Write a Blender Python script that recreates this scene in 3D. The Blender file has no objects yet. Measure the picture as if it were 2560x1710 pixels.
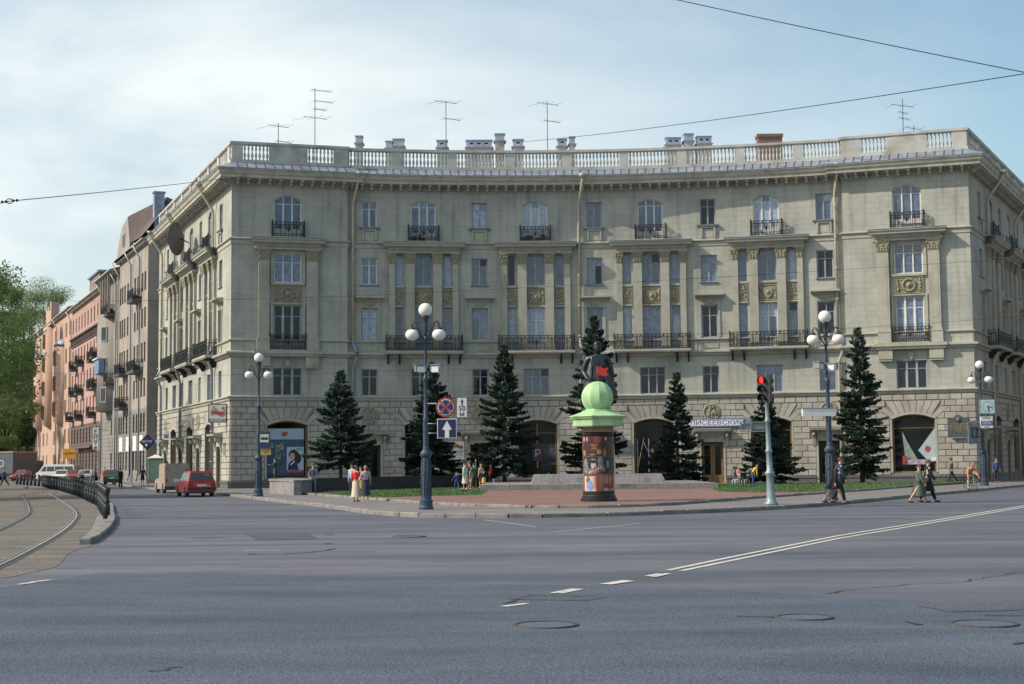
import bpy, bmesh, math, random
from math import sin, cos, pi, radians
from mathutils import Vector, Matrix
from mathutils.geometry import tessellate_polygon
import numpy as np
random.seed(7)
scene = bpy.context.scene
COL = scene.collection

# ------------------------------------------------------------------ camera, sky, sun, exposure
H = 1.8; FP = 3700.0; K = 1.0907
TH = math.atan(301.4 / 3700); RO = .0094
cf = Vector((0, cos(TH), sin(TH))); cu0 = Vector((0, -sin(TH), cos(TH))); cr0 = Vector((1, 0, 0))
cr = cos(RO) * cr0 - sin(RO) * cu0; cu = sin(RO) * cr0 + cos(RO) * cu0
cam_d = bpy.data.cameras.new('camera'); cam = bpy.data.objects.new('camera', cam_d); COL.objects.link(cam)
cam_d.sensor_width = 36; cam_d.lens = FP / 2560 * 36; cam_d.clip_start = .5; cam_d.clip_end = 6000
cm = Matrix((cr, cu, -cf)).transposed().to_4x4(); cm.translation = Vector((0, 0, H)); cam.matrix_world = cm
scene.camera = cam
SUN_AZ = 13.0; SUN_EL = 38.0      # sun from the left, a little in front of the facade
sdir = Vector((-cos(radians(SUN_AZ)) * cos(radians(SUN_EL)), -sin(radians(SUN_AZ)) * cos(radians(SUN_EL)), sin(radians(SUN_EL))))
sl = bpy.data.lights.new('sun', 'SUN'); sl.energy = 5.0; sl.angle = radians(.53); sl.color = (1, .875, .73)
so = bpy.data.objects.new('sun', sl); COL.objects.link(so); so.rotation_euler = sdir.to_track_quat('Z', 'Y').to_euler()
so.location = (-40, 0, 60)
W = bpy.data.worlds.new('World'); scene.world = W; W.use_nodes = True
nt = W.node_tree; nt.nodes.clear()
def wn(t, **k):
    n = nt.nodes.new(t)
    for a, b in k.items(): setattr(n, a, b)
    return n
sky = wn('ShaderNodeTexSky', sky_type='NISHITA', sun_disc=False, sun_elevation=radians(SUN_EL),
         sun_rotation=math.atan2(sdir.x, sdir.y), air_density=1.2, dust_density=1.6, ozone_density=1.3)
tc = wn('ShaderNodeTexCoord'); mp = wn('ShaderNodeMapping'); mp.inputs['Scale'].default_value = (1, 1.0, 3.2); mp.inputs['Location'].default_value = (.6, .3, .1)
nz = wn('ShaderNodeTexNoise'); nz.inputs['Scale'].default_value = 2.4; nz.inputs['Detail'].default_value = 9; nz.inputs['Roughness'].default_value = .56; nz.inputs['Distortion'].default_value = .35
rp = wn('ShaderNodeValToRGB'); rp.color_ramp.elements[0].position = .40; rp.color_ramp.elements[0].color = (.05, .05, .05, 1); rp.color_ramp.elements[1].position = .70; rp.color_ramp.elements[1].color = (1, 1, 1, 1)
sx = wn('ShaderNodeSeparateXYZ')
m1 = wn('ShaderNodeMapRange'); m1.inputs['From Min'].default_value = .35; m1.inputs['From Max'].default_value = -.38; m1.inputs['To Min'].default_value = .12; m1.inputs['To Max'].default_value = 1.1
ad = wn('ShaderNodeMath', operation='MULTIPLY'); ad2 = wn('ShaderNodeMath', operation='ADD', use_clamp=True)
m3 = wn('ShaderNodeMath', operation='MULTIPLY'); m3.inputs[1].default_value = .48
mx = wn('ShaderNodeMix', data_type='RGBA'); mx.inputs['B'].default_value = (7.0, 7.5, 7.55, 1)
bg = wn('ShaderNodeBackground'); bg.inputs['Strength'].default_value = .125; out = wn('ShaderNodeOutputWorld')
L = nt.links.new
L(tc.outputs['Generated'], mp.inputs[0]); L(mp.outputs[0], nz.inputs['Vector']); L(nz.outputs['Fac'], rp.inputs[0])
L(tc.outputs['Generated'], sx.inputs[0]); L(sx.outputs['X'], m1.inputs['Value'])
L(rp.outputs[0], ad.inputs[0]); L(m1.outputs[0], ad.inputs[1]); L(m1.outputs[0], m3.inputs[0]); L(ad.outputs[0], ad2.inputs[0]); L(m3.outputs[0], ad2.inputs[1])
tn = wn('ShaderNodeMix', data_type='RGBA', blend_type='MULTIPLY'); tn.inputs['Factor'].default_value = 1; tn.inputs['B'].default_value = (1.0, 1.17, 1.16, 1); L(sky.outputs[0], tn.inputs['A'])
L(ad2.outputs[0], mx.inputs['Factor']); L(tn.outputs['Result'], mx.inputs['A']); L(mx.outputs['Result'], bg.inputs['Color']); L(bg.outputs[0], out.inputs[0])
vs = scene.view_settings; scene.display_settings.display_device = 'sRGB'
vs.view_transform = 'Standard'; vs.look = 'None'; vs.exposure = 0.08; vs.gamma = 1; vs.use_curve_mapping = False

# ------------------------------------------------------------------ picture measurements to places
def ray(x, y):
    x *= K; y *= K
    return cf + (x - 1280) / FP * cr + (855 - y) / FP * cu
def G(x, y, z=0.0):
    d = ray(x, y); t = (z - H) / d.z
    return Vector((d.x * t, d.y * t, z))
def AT(x, y, Y):
    d = ray(x, y); t = Y / d.y
    return Vector((d.x * t, Y, H + d.z * t))
def PX(p):
    q = Vector(p) - Vector((0, 0, H)); zc = q.dot(cf)
    return (1280 + FP * q.dot(cr) / zc) / K, (855 - FP * q.dot(cu) / zc) / K

# ------------------------------------------------------------------ materials
MATS = {}
def nodes_of(name):
    m = bpy.data.materials.new(name); m.use_nodes = True
    t = m.node_tree; b = t.nodes['Principled BSDF']
    return m, t, b
def mat(name, col, rough=.7, metal=0.0, var=.12, scale=3.0, bump=0.0, bscale=None, emit=None, spec=None, local=False, dirt=None, rnd=0):
    if name in MATS: return MATS[name]
    m, t, b = nodes_of(name)
    b.inputs['Roughness'].default_value = rough; b.inputs['Metallic'].default_value = metal
    if spec is not None: b.inputs['Specular IOR Level'].default_value = spec
    N = t.nodes.new; l = t.links.new
    if local: src = N('ShaderNodeTexCoord').outputs['Object']
    else: src = N('ShaderNodeNewGeometry').outputs['Position']
    if var > 0:
        n = N('ShaderNodeTexNoise'); n.inputs['Scale'].default_value = scale; n.inputs['Detail'].default_value = 6; n.inputs['Roughness'].default_value = .65
        l(src, n.inputs['Vector'])
        mr = N('ShaderNodeMapRange'); mr.inputs['From Min'].default_value = .3; mr.inputs['From Max'].default_value = .7
        mr.inputs['To Min'].default_value = 1 - var; mr.inputs['To Max'].default_value = 1 + var
        l(n.outputs['Fac'], mr.inputs['Value'])
        v = N('ShaderNodeVectorMath'); v.operation = 'SCALE'; v.inputs[0].default_value = col[:3]; l(mr.outputs[0], v.inputs['Scale'])
        cs = v.outputs[0]
        if rnd:
            oi = N('ShaderNodeObjectInfo'); rr = N('ShaderNodeMapRange'); rr.inputs['To Min'].default_value = 1 - rnd; rr.inputs['To Max'].default_value = 1 + rnd; l(oi.outputs['Random'], rr.inputs['Value'])
            vv = N('ShaderNodeVectorMath'); vv.operation = 'SCALE'; l(cs, vv.inputs[0]); l(rr.outputs[0], vv.inputs['Scale']); cs = vv.outputs[0]
        if dirt:
            n2 = N('ShaderNodeTexNoise'); n2.inputs['Scale'].default_value = dirt[1]; n2.inputs['Detail'].default_value = 5
            mpp = N('ShaderNodeMapping'); mpp.inputs['Scale'].default_value = (1, 1, dirt[2] if len(dirt) > 2 else 1); l(src, mpp.inputs[0]); l(mpp.outputs[0], n2.inputs['Vector'])
            r2 = N('ShaderNodeMapRange'); r2.inputs['From Min'].default_value = .5; r2.inputs['From Max'].default_value = .75; l(n2.outputs['Fac'], r2.inputs['Value'])
            mm = N('ShaderNodeMix'); mm.data_type = 'RGBA'; l(r2.outputs[0], mm.inputs['Factor']); l(cs, mm.inputs['A']); mm.inputs['B'].default_value = (*dirt[0], 1)
            cs = mm.outputs['Result']
        l(cs, b.inputs['Base Color'])
    else:
        b.inputs['Base Color'].default_value = (*col[:3], 1)
    if bump > 0:
        n = N('ShaderNodeTexNoise'); n.inputs['Scale'].default_value = bscale or scale * 4; n.inputs['Detail'].default_value = 4
        l(src, n.inputs['Vector'])
        bp = N('ShaderNodeBump'); bp.inputs['Strength'].default_value = bump; bp.inputs['Distance'].default_value = .03
        l(n.outputs['Fac'], bp.inputs['Height']); l(bp.outputs[0], b.inputs['Normal'])
    if emit:
        b.inputs['Emission Color'].default_value = (*emit[:3], 1); b.inputs['Emission Strength'].default_value = emit[3]
    MATS[name] = m
    return m
def plaster(name, col, dark, cw=.95, ch=.42, mort=.012, mstr=.45, streak=.35):
    """painted ashlar plaster: scored joints, blotches, rain streaks (uv = metres along wall, height)"""
    if name in MATS: return MATS[name]
    m, t, b = nodes_of(name); N = t.nodes.new; l = t.links.new
    b.inputs['Roughness'].default_value = .9; b.inputs['Specular IOR Level'].default_value = .2
    uv = N('ShaderNodeUVMap'); uv.uv_map = 'UVMap'
    br = N('ShaderNodeTexBrick'); br.inputs['Scale'].default_value = 1; br.inputs['Brick Width'].default_value = cw; br.inputs['Row Height'].default_value = ch
    br.inputs['Mortar Size'].default_value = mort; br.inputs['Mortar Smooth'].default_value = .3
    br.inputs['Color1'].default_value = (1, 1, 1, 1); br.inputs['Color2'].default_value = (.93, .94, .95, 1); br.inputs['Mortar'].default_value = (1 - mstr,) * 3 + (1,)
    l(uv.outputs[0], br.inputs['Vector'])
    n1 = N('ShaderNodeTexNoise'); n1.inputs['Scale'].default_value = .35; n1.inputs['Detail'].default_value = 8; n1.inputs['Roughness'].default_value = .62; l(uv.outputs[0], n1.inputs['Vector'])
    mp = N('ShaderNodeMapping'); mp.inputs['Scale'].default_value = (2.2, .16, 1); l(uv.outputs[0], mp.inputs[0])
    n2 = N('ShaderNodeTexNoise'); n2.inputs['Scale'].default_value = 1; n2.inputs['Detail'].default_value = 7; l(mp.outputs[0], n2.inputs['Vector'])
    n3 = N('ShaderNodeTexNoise'); n3.inputs['Scale'].default_value = 14; n3.inputs['Detail'].default_value = 5; l(uv.outputs[0], n3.inputs['Vector'])
    def mr(o, a, c, lo, hi):
        r = N('ShaderNodeMapRange'); r.inputs['From Min'].default_value = a; r.inputs['From Max'].default_value = c; r.inputs['To Min'].default_value = lo; r.inputs['To Max'].default_value = hi
        l(o, r.inputs['Value']); return r.outputs[0]
    f = N('ShaderNodeMath'); f.operation = 'ADD'; f.use_clamp = True
    l(mr(n1.outputs['Fac'], .42, .72, 0, .8), f.inputs[0]); l(mr(n2.outputs['Fac'], .5, .75, 0, streak), f.inputs[1])
    mx = N('ShaderNodeMix'); mx.data_type = 'RGBA'; l(f.outputs[0], mx.inputs['Factor']); mx.inputs['A'].default_value = (*col, 1); mx.inputs['B'].default_value = (*dark, 1)
    m2 = N('ShaderNodeMix'); m2.data_type = 'RGBA'; m2.blend_type = 'MULTIPLY'; m2.inputs['Factor'].default_value = 1; l(mx.outputs['Result'], m2.inputs['A']); l(br.outputs['Color'], m2.inputs['B'])
    v = N('ShaderNodeVectorMath'); v.operation = 'SCALE'; l(m2.outputs['Result'], v.inputs[0]); l(mr(n3.outputs['Fac'], .3, .7, .92, 1.08), v.inputs['Scale'])
    l(v.outputs[0], b.inputs['Base Color'])
    bp = N('ShaderNodeBump'); bp.inputs['Strength'].default_value = .35; bp.inputs['Distance'].default_value = .02; l(br.outputs['Fac'], bp.inputs['Height']); bp.invert = True
    b2 = N('ShaderNodeBump'); b2.inputs['Strength'].default_value = .15; b2.inputs['Distance'].default_value = .02; l(n3.outputs['Fac'], b2.inputs['Height']); l(bp.outputs[0], b2.inputs['Normal'])
    l(b2.outputs[0], b.inputs['Normal'])
    MATS[name] = m
    return m

# ------------------------------------------------------------------ mesh and object helpers
WM = {}
def link(name, data, mtx=None, parent=None):
    o = bpy.data.objects.new(name, data); COL.objects.link(o)
    mtx = mtx or Matrix(); WM[o.name] = mtx
    if parent is not None:
        o.parent = parent; o.matrix_basis = WM[parent.name].inverted() @ mtx
    else: o.matrix_basis = mtx
    return o
def tag(o, label=None, cat=None, group=None, kind=None):
    if label: o['label'] = label
    if cat: o['category'] = cat
    if group: o['group'] = group
    if kind: o['kind'] = kind
    return o
def empty(name, loc=(0, 0, 0), rz=0.0, label=None, cat=None, group=None):
    o = link(name, None, Matrix.Translation(Vector(loc)) @ Matrix.Rotation(rz, 4, 'Z')); o.empty_display_size = .2
    return tag(o, label, cat, group)
def copy_tree(root, mtx, label=None):
    kids = [o for o in list(root.children)]
    c = root.copy(); COL.objects.link(c); c.matrix_basis = mtx; WM[c.name] = mtx
    if label: c['label'] = label
    for k in kids:
        d = k.copy(); COL.objects.link(d); d.parent = c
        for g in k.children:
            e = g.copy(); COL.objects.link(e); e.parent = d
    return c
class MB:
    def __init__(s, T=None): s.v = []; s.f = []; s.m = []; s.uv = []; s.T = T; s.sm = []
    def pt(s, a, b, c):
        s.uv.append((a, c))
        s.v.append(tuple(s.T(a, b, c)) if s.T else (a, b, c)); return len(s.v) - 1
    def face(s, ids, m=0, sm=False): s.f.append(tuple(ids)); s.m.append(m); s.sm.append(sm)
    def poly(s, pts, m=0): s.face([s.pt(*p) for p in pts], m)
    def box(s, x0, x1, y0, y1, z0, z1, m=0, step=None):
        n = 1 if not step else max(1, int(math.ceil(abs(x1 - x0) / step)))
        xs = [x0 + (x1 - x0) * i / n for i in range(n + 1)]
        R = [[s.pt(x, y, z) for (y, z) in ((y0, z0), (y1, z0), (y1, z1), (y0, z1))] for x in xs]
        for i in range(n):
            for j in range(4):
                k = (j + 1) % 4; s.face((R[i][j], R[i + 1][j], R[i + 1][k], R[i][k]), m)
        s.face(R[0][::-1], m); s.face(R[-1], m)
        return s
    def frus(s, c0, a0, b0, c1, a1, b1, m=0):
        """box between two rectangles (centre, half sizes)"""
        ids = []
        for c, a, b in ((c0, a0, b0), (c1, a1, b1)):
            for sx_, sy_ in ((-1, -1), (1, -1), (1, 1), (-1, 1)): ids.append(s.pt(c[0] + sx_ * a, c[1] + sy_ * b, c[2]))
        s.face(ids[3::-1], m); s.face(ids[4:], m)
        for j in range(4):
            k = (j + 1) % 4; s.face((ids[j], ids[k], ids[4 + k], ids[4 + j]), m)
        return s
    def prism(s, pts, y0, y1, m=0, axis='y'):
        """extrude a 2d outline (a, c) from y0 to y1"""
        def P(a, c, y):
            return (a, y, c) if axis == 'y' else ((y, a, c) if axis == 'x' else (a, c, y))
        A = [s.pt(*P(a, c, y0)) for a, c in pts]; B = [s.pt(*P(a, c, y1)) for a, c in pts]; n = len(pts)
        for i in range(n):
            j = (i + 1) % n; s.face((A[i], A[j], B[j], B[i]), m)
        tri = tessellate_polygon([[Vector((a, c, 0)) for a, c in pts]])
        for t in tri: s.face([A[i] for i in t], m); s.face([B[i] for i in t][::-1], m)
        return s
    def lathe(s, prof, c=(0, 0, 0), n=12, m=0, axis='z', sm=True, sq=1.0, ring=False):
        if ring: prof = list(prof) + [prof[0]]
        R = []
        for r, h in prof:
            row = []
            for i in range(n):
                a = 2 * pi * i / n; x, y = r * cos(a), r * sin(a) * sq
                p = (x, y, h) if axis == 'z' else ((x, h, y) if axis == 'y' else (h, x, y))
                row.append(s.pt(c[0] + p[0], c[1] + p[1], c[2] + p[2]))
            R.append(row)
        for i in range(len(R) - 1):
            for j in range(n):
                k = (j + 1) % n; s.face((R[i][j], R[i][k], R[i + 1][k], R[i + 1][j]), m, sm)
        if not ring: s.face(R[0][::-1], m); s.face(R[-1], m)
        return s
    def tube(s, pts, r, n=6, m=0, sm=True):
        pts = [Vector(p) for p in pts]; R = []; rr = r if isinstance(r, (list, tuple)) else [r] * len(pts)
        for i, p in enumerate(pts):
            d = (pts[min(i + 1, len(pts) - 1)] - pts[max(i - 1, 0)]).normalized()
            a = d.cross(Vector((0, 0, 1)));
            if a.length < .05: a = d.cross(Vector((0, 1, 0)))
            a.normalize(); b = d.cross(a)
            R.append([s.pt(*(p + (a * cos(2 * pi * k / n) + b * sin(2 * pi * k / n)) * rr[i])) for k in range(n)])
        for i in range(len(R) - 1):
            for j in range(n):
                k = (j + 1) % n; s.face((R[i][j], R[i][k], R[i + 1][k], R[i + 1][j]), m, sm)
        s.face(R[0][::-1], m); s.face(R[-1], m)
        return s
    def ball(s, c, r, m=0, n=10, k=7, sc=(1, 1, 1), sm=True):
        R = []
        top = s.pt(c[0], c[1], c[2] + r * sc[2]); bot = s.pt(c[0], c[1], c[2] - r * sc[2])
        for i in range(1, k):
            f = pi * i / k
            R.append([s.pt(c[0] + r * sc[0] * sin(f) * cos(2 * pi * j / n), c[1] + r * sc[1] * sin(f) * sin(2 * pi * j / n), c[2] + r * sc[2] * cos(f)) for j in range(n)])
        for j in range(n):
            q = (j + 1) % n; s.face((top, R[0][j], R[0][q]), m, sm); s.face((bot, R[-1][q], R[-1][j]), m, sm)
            for i in range(len(R) - 1): s.face((R[i][j], R[i + 1][j], R[i + 1][q], R[i][q]), m, sm)
        return s
    def mesh(s, name, mats):
        me = bpy.data.meshes.new(name); me.from_pydata(s.v, [], s.f)
        for mm in (mats if isinstance(mats, (list, tuple)) else [mats]): me.materials.append(mm)
        me.polygons.foreach_set('material_index', s.m); me.polygons.foreach_set('use_smooth', s.sm)
        u = me.uv_layers.new(name='UVMap'); li = np.empty(len(me.loops), dtype=np.int32); me.loops.foreach_get('vertex_index', li)
        u.data.foreach_set('uv', np.array(s.uv, dtype=np.float32)[li].ravel())
        me.update(); return me
    def build(s, name, mats, parent=None, mtx=None):
        return link(name, s.mesh(name, mats), mtx, parent)
CACHE = {}
def shared(key, name, mats, fn):
    """one mesh data block per key"""
    if key not in CACHE: CACHE[key] = fn().mesh(name, mats)
    return CACHE[key]

# ------------------------------------------------------------------ palette
M_WALL = plaster('facade_plaster', (.412, .412, .362), (.262, .270, .248), mstr=.26, streak=.75)
M_JOINT = mat('facade_joint_mortar', (.20, .19, .165), .95, var=.2)
M_STONE = mat('ground_floor_stone', (.345, .33, .29), .9, var=.18, scale=1.1, bump=.3, bscale=22, dirt=((.27, .255, .225), .5), rnd=.12)
M_TRIM = mat('facade_trim', (.362, .358, .308), .9, var=.14, scale=1.5, bump=.2, bscale=20, dirt=((.29, .27, .205), .8, .5))
M_RELIEF = mat('weathered_relief', (.27, .25, .18), .95, var=.25, scale=5, bump=.6, bscale=16)
M_CORN = mat('cornice_paint', (.40, .385, .33), .85, var=.14, scale=1.0, dirt=((.24, .23, .19), 1.2))
M_BALU = mat('balustrade_stone', (.42, .42, .40), .9, var=.16, scale=.9, bump=.3, bscale=18, dirt=((.27, .25, .21), .7))
M_ROOF = mat('roof_sheet_metal', (.27, .31, .38), .5, .45, var=.4, scale=1.3)
M_SEAM = mat('roof_seam', (.12, .14, .17), .5, .5)
M_PIPE = mat('drainpipe_paint', (.42, .39, .32), .55, .1, var=.15, scale=2)
M_PIPEB = mat('drainpipe_blue_grey', (.24, .29, .34), .45, .3, var=.15, scale=2)
M_IRON = mat('black_iron', (.014, .017, .02), .5, .3, var=.2)
M_PLINTH = mat('dark_granite', (.10, .10, .105), .6, var=.3, scale=9, bump=.1)
M_GRAN = mat('grey_granite', (.23, .22, .225), .75, var=.28, scale=7, bump=.15, bscale=30, dirt=((.12, .12, .125), 1.6))
M_WHITE = mat('white_frame_paint', (.62, .63, .62), .5, var=.1)
M_GREYF = mat('old_grey_frame_paint', (.30, .33, .37), .6, var=.25, scale=2)
M_BRNF = mat('varnished_wood_frame', (.20, .115, .04), .45, var=.25, scale=3)
M_GL1 = mat('window_glass_painted_sky', (.06, .09, .15), .05, var=.55, scale=1.6, spec=.9, bump=.05, bscale=2.5)  # blue mottle in the colour imitates a broken sky reflection
M_GL2 = mat('window_glass_dark', (.014, .02, .03), .05, var=.5, scale=2, spec=.45, bump=.05, bscale=2.5)
M_GL3 = mat('window_curtain_behind_glass', (.11, .155, .25), .15, var=.6, scale=3.0, spec=.9)
M_GL4 = mat('window_net_curtain', (.28, .36, .46), .3, var=.35, scale=4, spec=.8)
M_SHOP = mat('shop_glass', (.008, .010, .011), .08, var=.3, scale=1, spec=.22)
# ------------------------------------------------------------------ main building: plan
C0 = Vector((-20.5, 107.5)); C1 = Vector((32.95, 105.3))
def V2(d): return Vector((cos(radians(d)), sin(radians(d))))
class Sec:
    def __init__(s, p, t, L): s.p = p; s.t = t; s.L = L
    def P(s, a): return s.p + s.t * a, s.t
    def map(s, a, v, z):
        p, t = s.P(a); return Vector((p.x + t.y * v, p.y - t.x * v, z))
    def mat(s, a, v=0.0, z=0.0):
        p, t = s.P(a); q = s.map(a, v, z)
        return Matrix(((t.x, -t.y, 0, q.x), (t.y, t.x, 0, q.y), (0, 0, 1, q.z), (0, 0, 0, 1)))
    def at_px(s, x, z=9.0):
        lo, hi = 0, s.L
        for _ in range(40):
            mid = (lo + hi) / 2
            if PX(s.map(mid, 0, z))[0] < x: lo = mid
            else: hi = mid
        return (lo + hi) / 2
class Arc(Sec):
    def __init__(s, A, B, sag):
        c = (B - A).length; s.R = (c * c / 4 + sag * sag) / (2 * sag); d = (B - A) / c; n = Vector((-d.y, d.x))
        s.c = (A + B) / 2 + n * (sag - s.R); s.h = math.asin(c / 2 / s.R); s.L = 2 * s.h * s.R; s.d = d; s.n = n
    def P(s, a):
        f = -s.h + a / s.R; return s.c + (s.d * sin(f) + s.n * cos(f)) * s.R, (s.d * cos(f) - s.n * sin(f))
LWD = Vector((-sin(radians(22)), cos(radians(22)))); LWL = 34.5
LW = Sec(C0 + LWD * LWL, -LWD, LWL)
LP = Sec(C0, V2(16), 12.0); LP.L = LP.at_px(797.0)
RPd = V2(-18.6)
RP = Sec(C1 - RPd * 14, RPd, 14.0); cut = RP.at_px(1940); RP = Sec(RP.P(cut)[0], RPd, 14 - cut)
RWd = Vector((sin(radians(27.7)), cos(radians(27.7)))); RW = Sec(C1, RWd, 46.0)
REC = .38
A_ = Vector(LP.map(LP.L, -REC, 0)[:2]); B_ = Vector(RP.map(0, -REC, 0)[:2])
ARC = Arc(A_, B_, 2.35)
outline = [LW.P(0)[0], C0, LP.P(LP.L)[0]] + [ARC.P(ARC.L * i / 36)[0] for i in range(37)] + [RP.P(0)[0], C1, RW.P(RW.L)[0]]
def offset_path(path, v):
    o = []
    for i, p in enumerate(path):
        n = []
        if i > 0: d = (p - path[i - 1]).normalized(); n.append(Vector((d.y, -d.x)))
        if i < len(path) - 1: d = (path[i + 1] - p).normalized(); n.append(Vector((d.y, -d.x)))
        if len(n) == 1: o.append(p + n[0] * v)
        else:
            m = n[0] + n[1]; o.append(p + m * (2 * v / max(m.length_squared, .2)))
    return o
def sweep(mb, path, prof, m=0, closed=True):
    """run a (outward, height) profile along the facade outline with mitred corners"""
    rows = [[(q.x, q.y, z) for q in offset_path(path, v)] for v, z in prof]
    s_ = [0]
    for i in range(1, len(path)): s_.append(s_[-1] + (path[i] - path[i - 1]).length)
    ids = []
    for r, (v, z) in zip(rows, prof):
        row = []
        for k, q in enumerate(r): mb.v.append(q); mb.uv.append((s_[k], z + v)); row.append(len(mb.v) - 1)
        ids.append(row)
    n = len(prof)
    for j in range(n if closed else n - 1):
        k = (j + 1) % n
        for i in range(len(path) - 1): mb.face((ids[j][i], ids[j][i + 1], ids[k][i + 1], ids[k][i]), m)
    if closed:
        for e in (0, -1): mb.face([ids[j][e] for j in range(n)], m)
    return mb

BLD = empty('apartment_building', (6, 110, 0), 0, 'long five-storey cream apartment building with concave front, white roof balustrade and curved cornice', 'apartment building')
ZG = 6.66; ZTOP = 22.6
def wall_panel(mb, sec, ops, z0, z1, step, m=0, depth=.3, mr=None):
    """wall surface with openings (s0, s1, z0, z1, rise) and their reveals"""
    mr = m if mr is None else mr
    xs = {0.0, sec.L}; zs = {z0, z1}
    for o in ops: xs |= {o[0], o[1]}; zs |= {o[2], o[3]}
    zs = sorted(z for z in zs if z0 - 1e-6 <= z <= z1 + 1e-6)
    xs = sorted(xs); X = []
    for a, b in zip(xs, xs[1:]):
        n = max(1, int(math.ceil((b - a) / step))); X += [a + (b - a) * i / n for i in range(n)]
    X.append(xs[-1]); idx = {}
    def P(a, c):
        if (a, c) not in idx: idx[(a, c)] = mb.pt(a, 0, c)
        return idx[(a, c)]
    for a, b in zip(X, X[1:]):
        for c, d in zip(zs, zs[1:]):
            ma, mz = (a + b) / 2, (c + d) / 2
            if any(o[0] < ma < o[1] and o[2] < mz < o[3] for o in ops): continue
            mb.face((P(a, c), P(b, c), P(b, d), P(a, d)), m)
    for o in ops:
        a, b, c, d = o[:4]; rise = o[4] if len(o) > 4 else 0; dp = -(o[5] if len(o) > 5 else depth)
        arcp = [(b, d), (a, d)]
        if rise:
            n = 8; arcp = []
            for i in range(n + 1):
                f = i / n * 2 - 1; arcp.append((a + (b - a) * (1 - (f + 1) / 2), d - rise * f * f))
            for i in range(n):
                (x0, h0), (x1, h1) = arcp[i], arcp[i + 1]
                mb.poly([(x0, 0, h0), (x0, 0, d), (x1, 0, d), (x1, 0, h1)], m)
        lp = [(a, c), (b, c)] + arcp
        for i in range(len(lp)):
            p, q = lp[i], lp[(i + 1) % len(lp)]
            if p == q: continue
            mb.poly([(p[0], 0, p[1]), (q[0], 0, q[1]), (q[0], dp, q[1]), (p[0], dp, p[1])], mr)
    return mb

# ------------------------------------------------------------------ windows
def glass_pick(r):
    return M_GL1 if r < .40 else (M_GL3 if r < .62 else (M_GL2 if r < .82 else M_GL4))
def window(parent, mtx, w, h, lights=2, trans=.72, rise=0, fm=None, door=False, fw=.07, mull=.06, gl=None, one=False, rnd=None, inset=.22, name='window', tr_list=None):
    """casement in an opening: frame mesh + one pane object per light; local x along wall, z up from the sill"""
    rnd = rnd or random; fm = fm or M_GREYF
    key = ('win', round(w, 2), round(h, 2), lights, trans, rise, fw, mull, door, fm.name)
    xs = [-w / 2 + fw + (w - 2 * fw - mull * (lights - 1)) * i / lights + mull * i for i in range(lights + 1)]
    lw = (w - 2 * fw - mull * (lights - 1)) / lights
    def arc_h(x): return h - rise * (2 * x / w) ** 2
    def mk():
        b = MB(); y0, y1 = inset - .07, inset + .03
        b.box(-w / 2, -w / 2 + fw, y0, y1, 0, arc_h(w / 2)); b.box(w / 2 - fw, w / 2, y0, y1, 0, arc_h(w / 2))
        b.box(-w / 2 + fw, w / 2 - fw, y0, y1, 0, fw)
        n = 8 if rise else 1
        for i in range(n):
            x0 = -w / 2 + fw + (w - 2 * fw) * i / n; x1 = -w / 2 + fw + (w - 2 * fw) * (i + 1) / n
            b.prism([(x0, arc_h(x0) - fw), (x1, arc_h(x1) - fw), (x1, arc_h(x1)), (x0, arc_h(x0))], y0, y1)
        for i in range(1, lights):
            xx = xs[i] - mull; b.box(xx, xx + mull, y0 - .012, y1, fw, min(arc_h(xx), arc_h(xx + mull)) - fw)
        if trans:
            for i in range(lights):
                b.box(xs[i], xs[i] + lw, y0 + .02, y1, h * trans, h * trans + .045)
        # casement stiles
        for i in range(lights):
            for xx in (xs[i], xs[i] + lw - .028): b.box(xx, xx + .028, y0 + .018, y1, fw + .003, h * (trans or .9) - .003)
        if door:
            for i in range(lights): b.box(xs[i] + .03, xs[i] + lw - .03, y0 + .012, y1, fw, .62)
        return b
    f = link(name, shared(key, name, fm, mk), mtx, parent)
    segs = []
    for i in range(lights):
        zz = [(fw, h * trans), (h * trans + .045, None)] if trans else [(fw, None)]
        for (a, c) in zz: segs.append((xs[i], xs[i] + lw, a, c))
    if one:
        def mkp():
            b = MB()
            for a, c, z0, z1 in segs:
                zz1 = z1 if z1 else min(arc_h(a), arc_h(c)) - fw
                b.poly([(a, inset, z0), (c, inset, z0), (c, inset, zz1), (a, inset, zz1)])
            return b
        g = gl or glass_pick(rnd.random())
        link('pane', shared(key + ('one', g.name), 'pane', g, mkp), mtx, f)
        return f
    base = gl or glass_pick(rnd.random())
    for i, (a, c, z0, z1) in enumerate(segs):
        r = rnd.random(); g = base if r < .8 or gl else glass_pick(rnd.random())
        top = z1 is None
        def mkp():
            b = MB()
            if not top: b.box(a, c, inset - .004, inset + .004, z0, z1)
            else: b.prism([(a, z0), (c, z0), (c, arc_h(c) - fw), ((a + c) / 2, arc_h((a + c) / 2) - fw), (a, arc_h(a) - fw)], inset - .004, inset + .004)
            return b
        link('pane', shared(key + ('p', i, g.name), 'pane', g, mkp), mtx, f)
    return f

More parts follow.
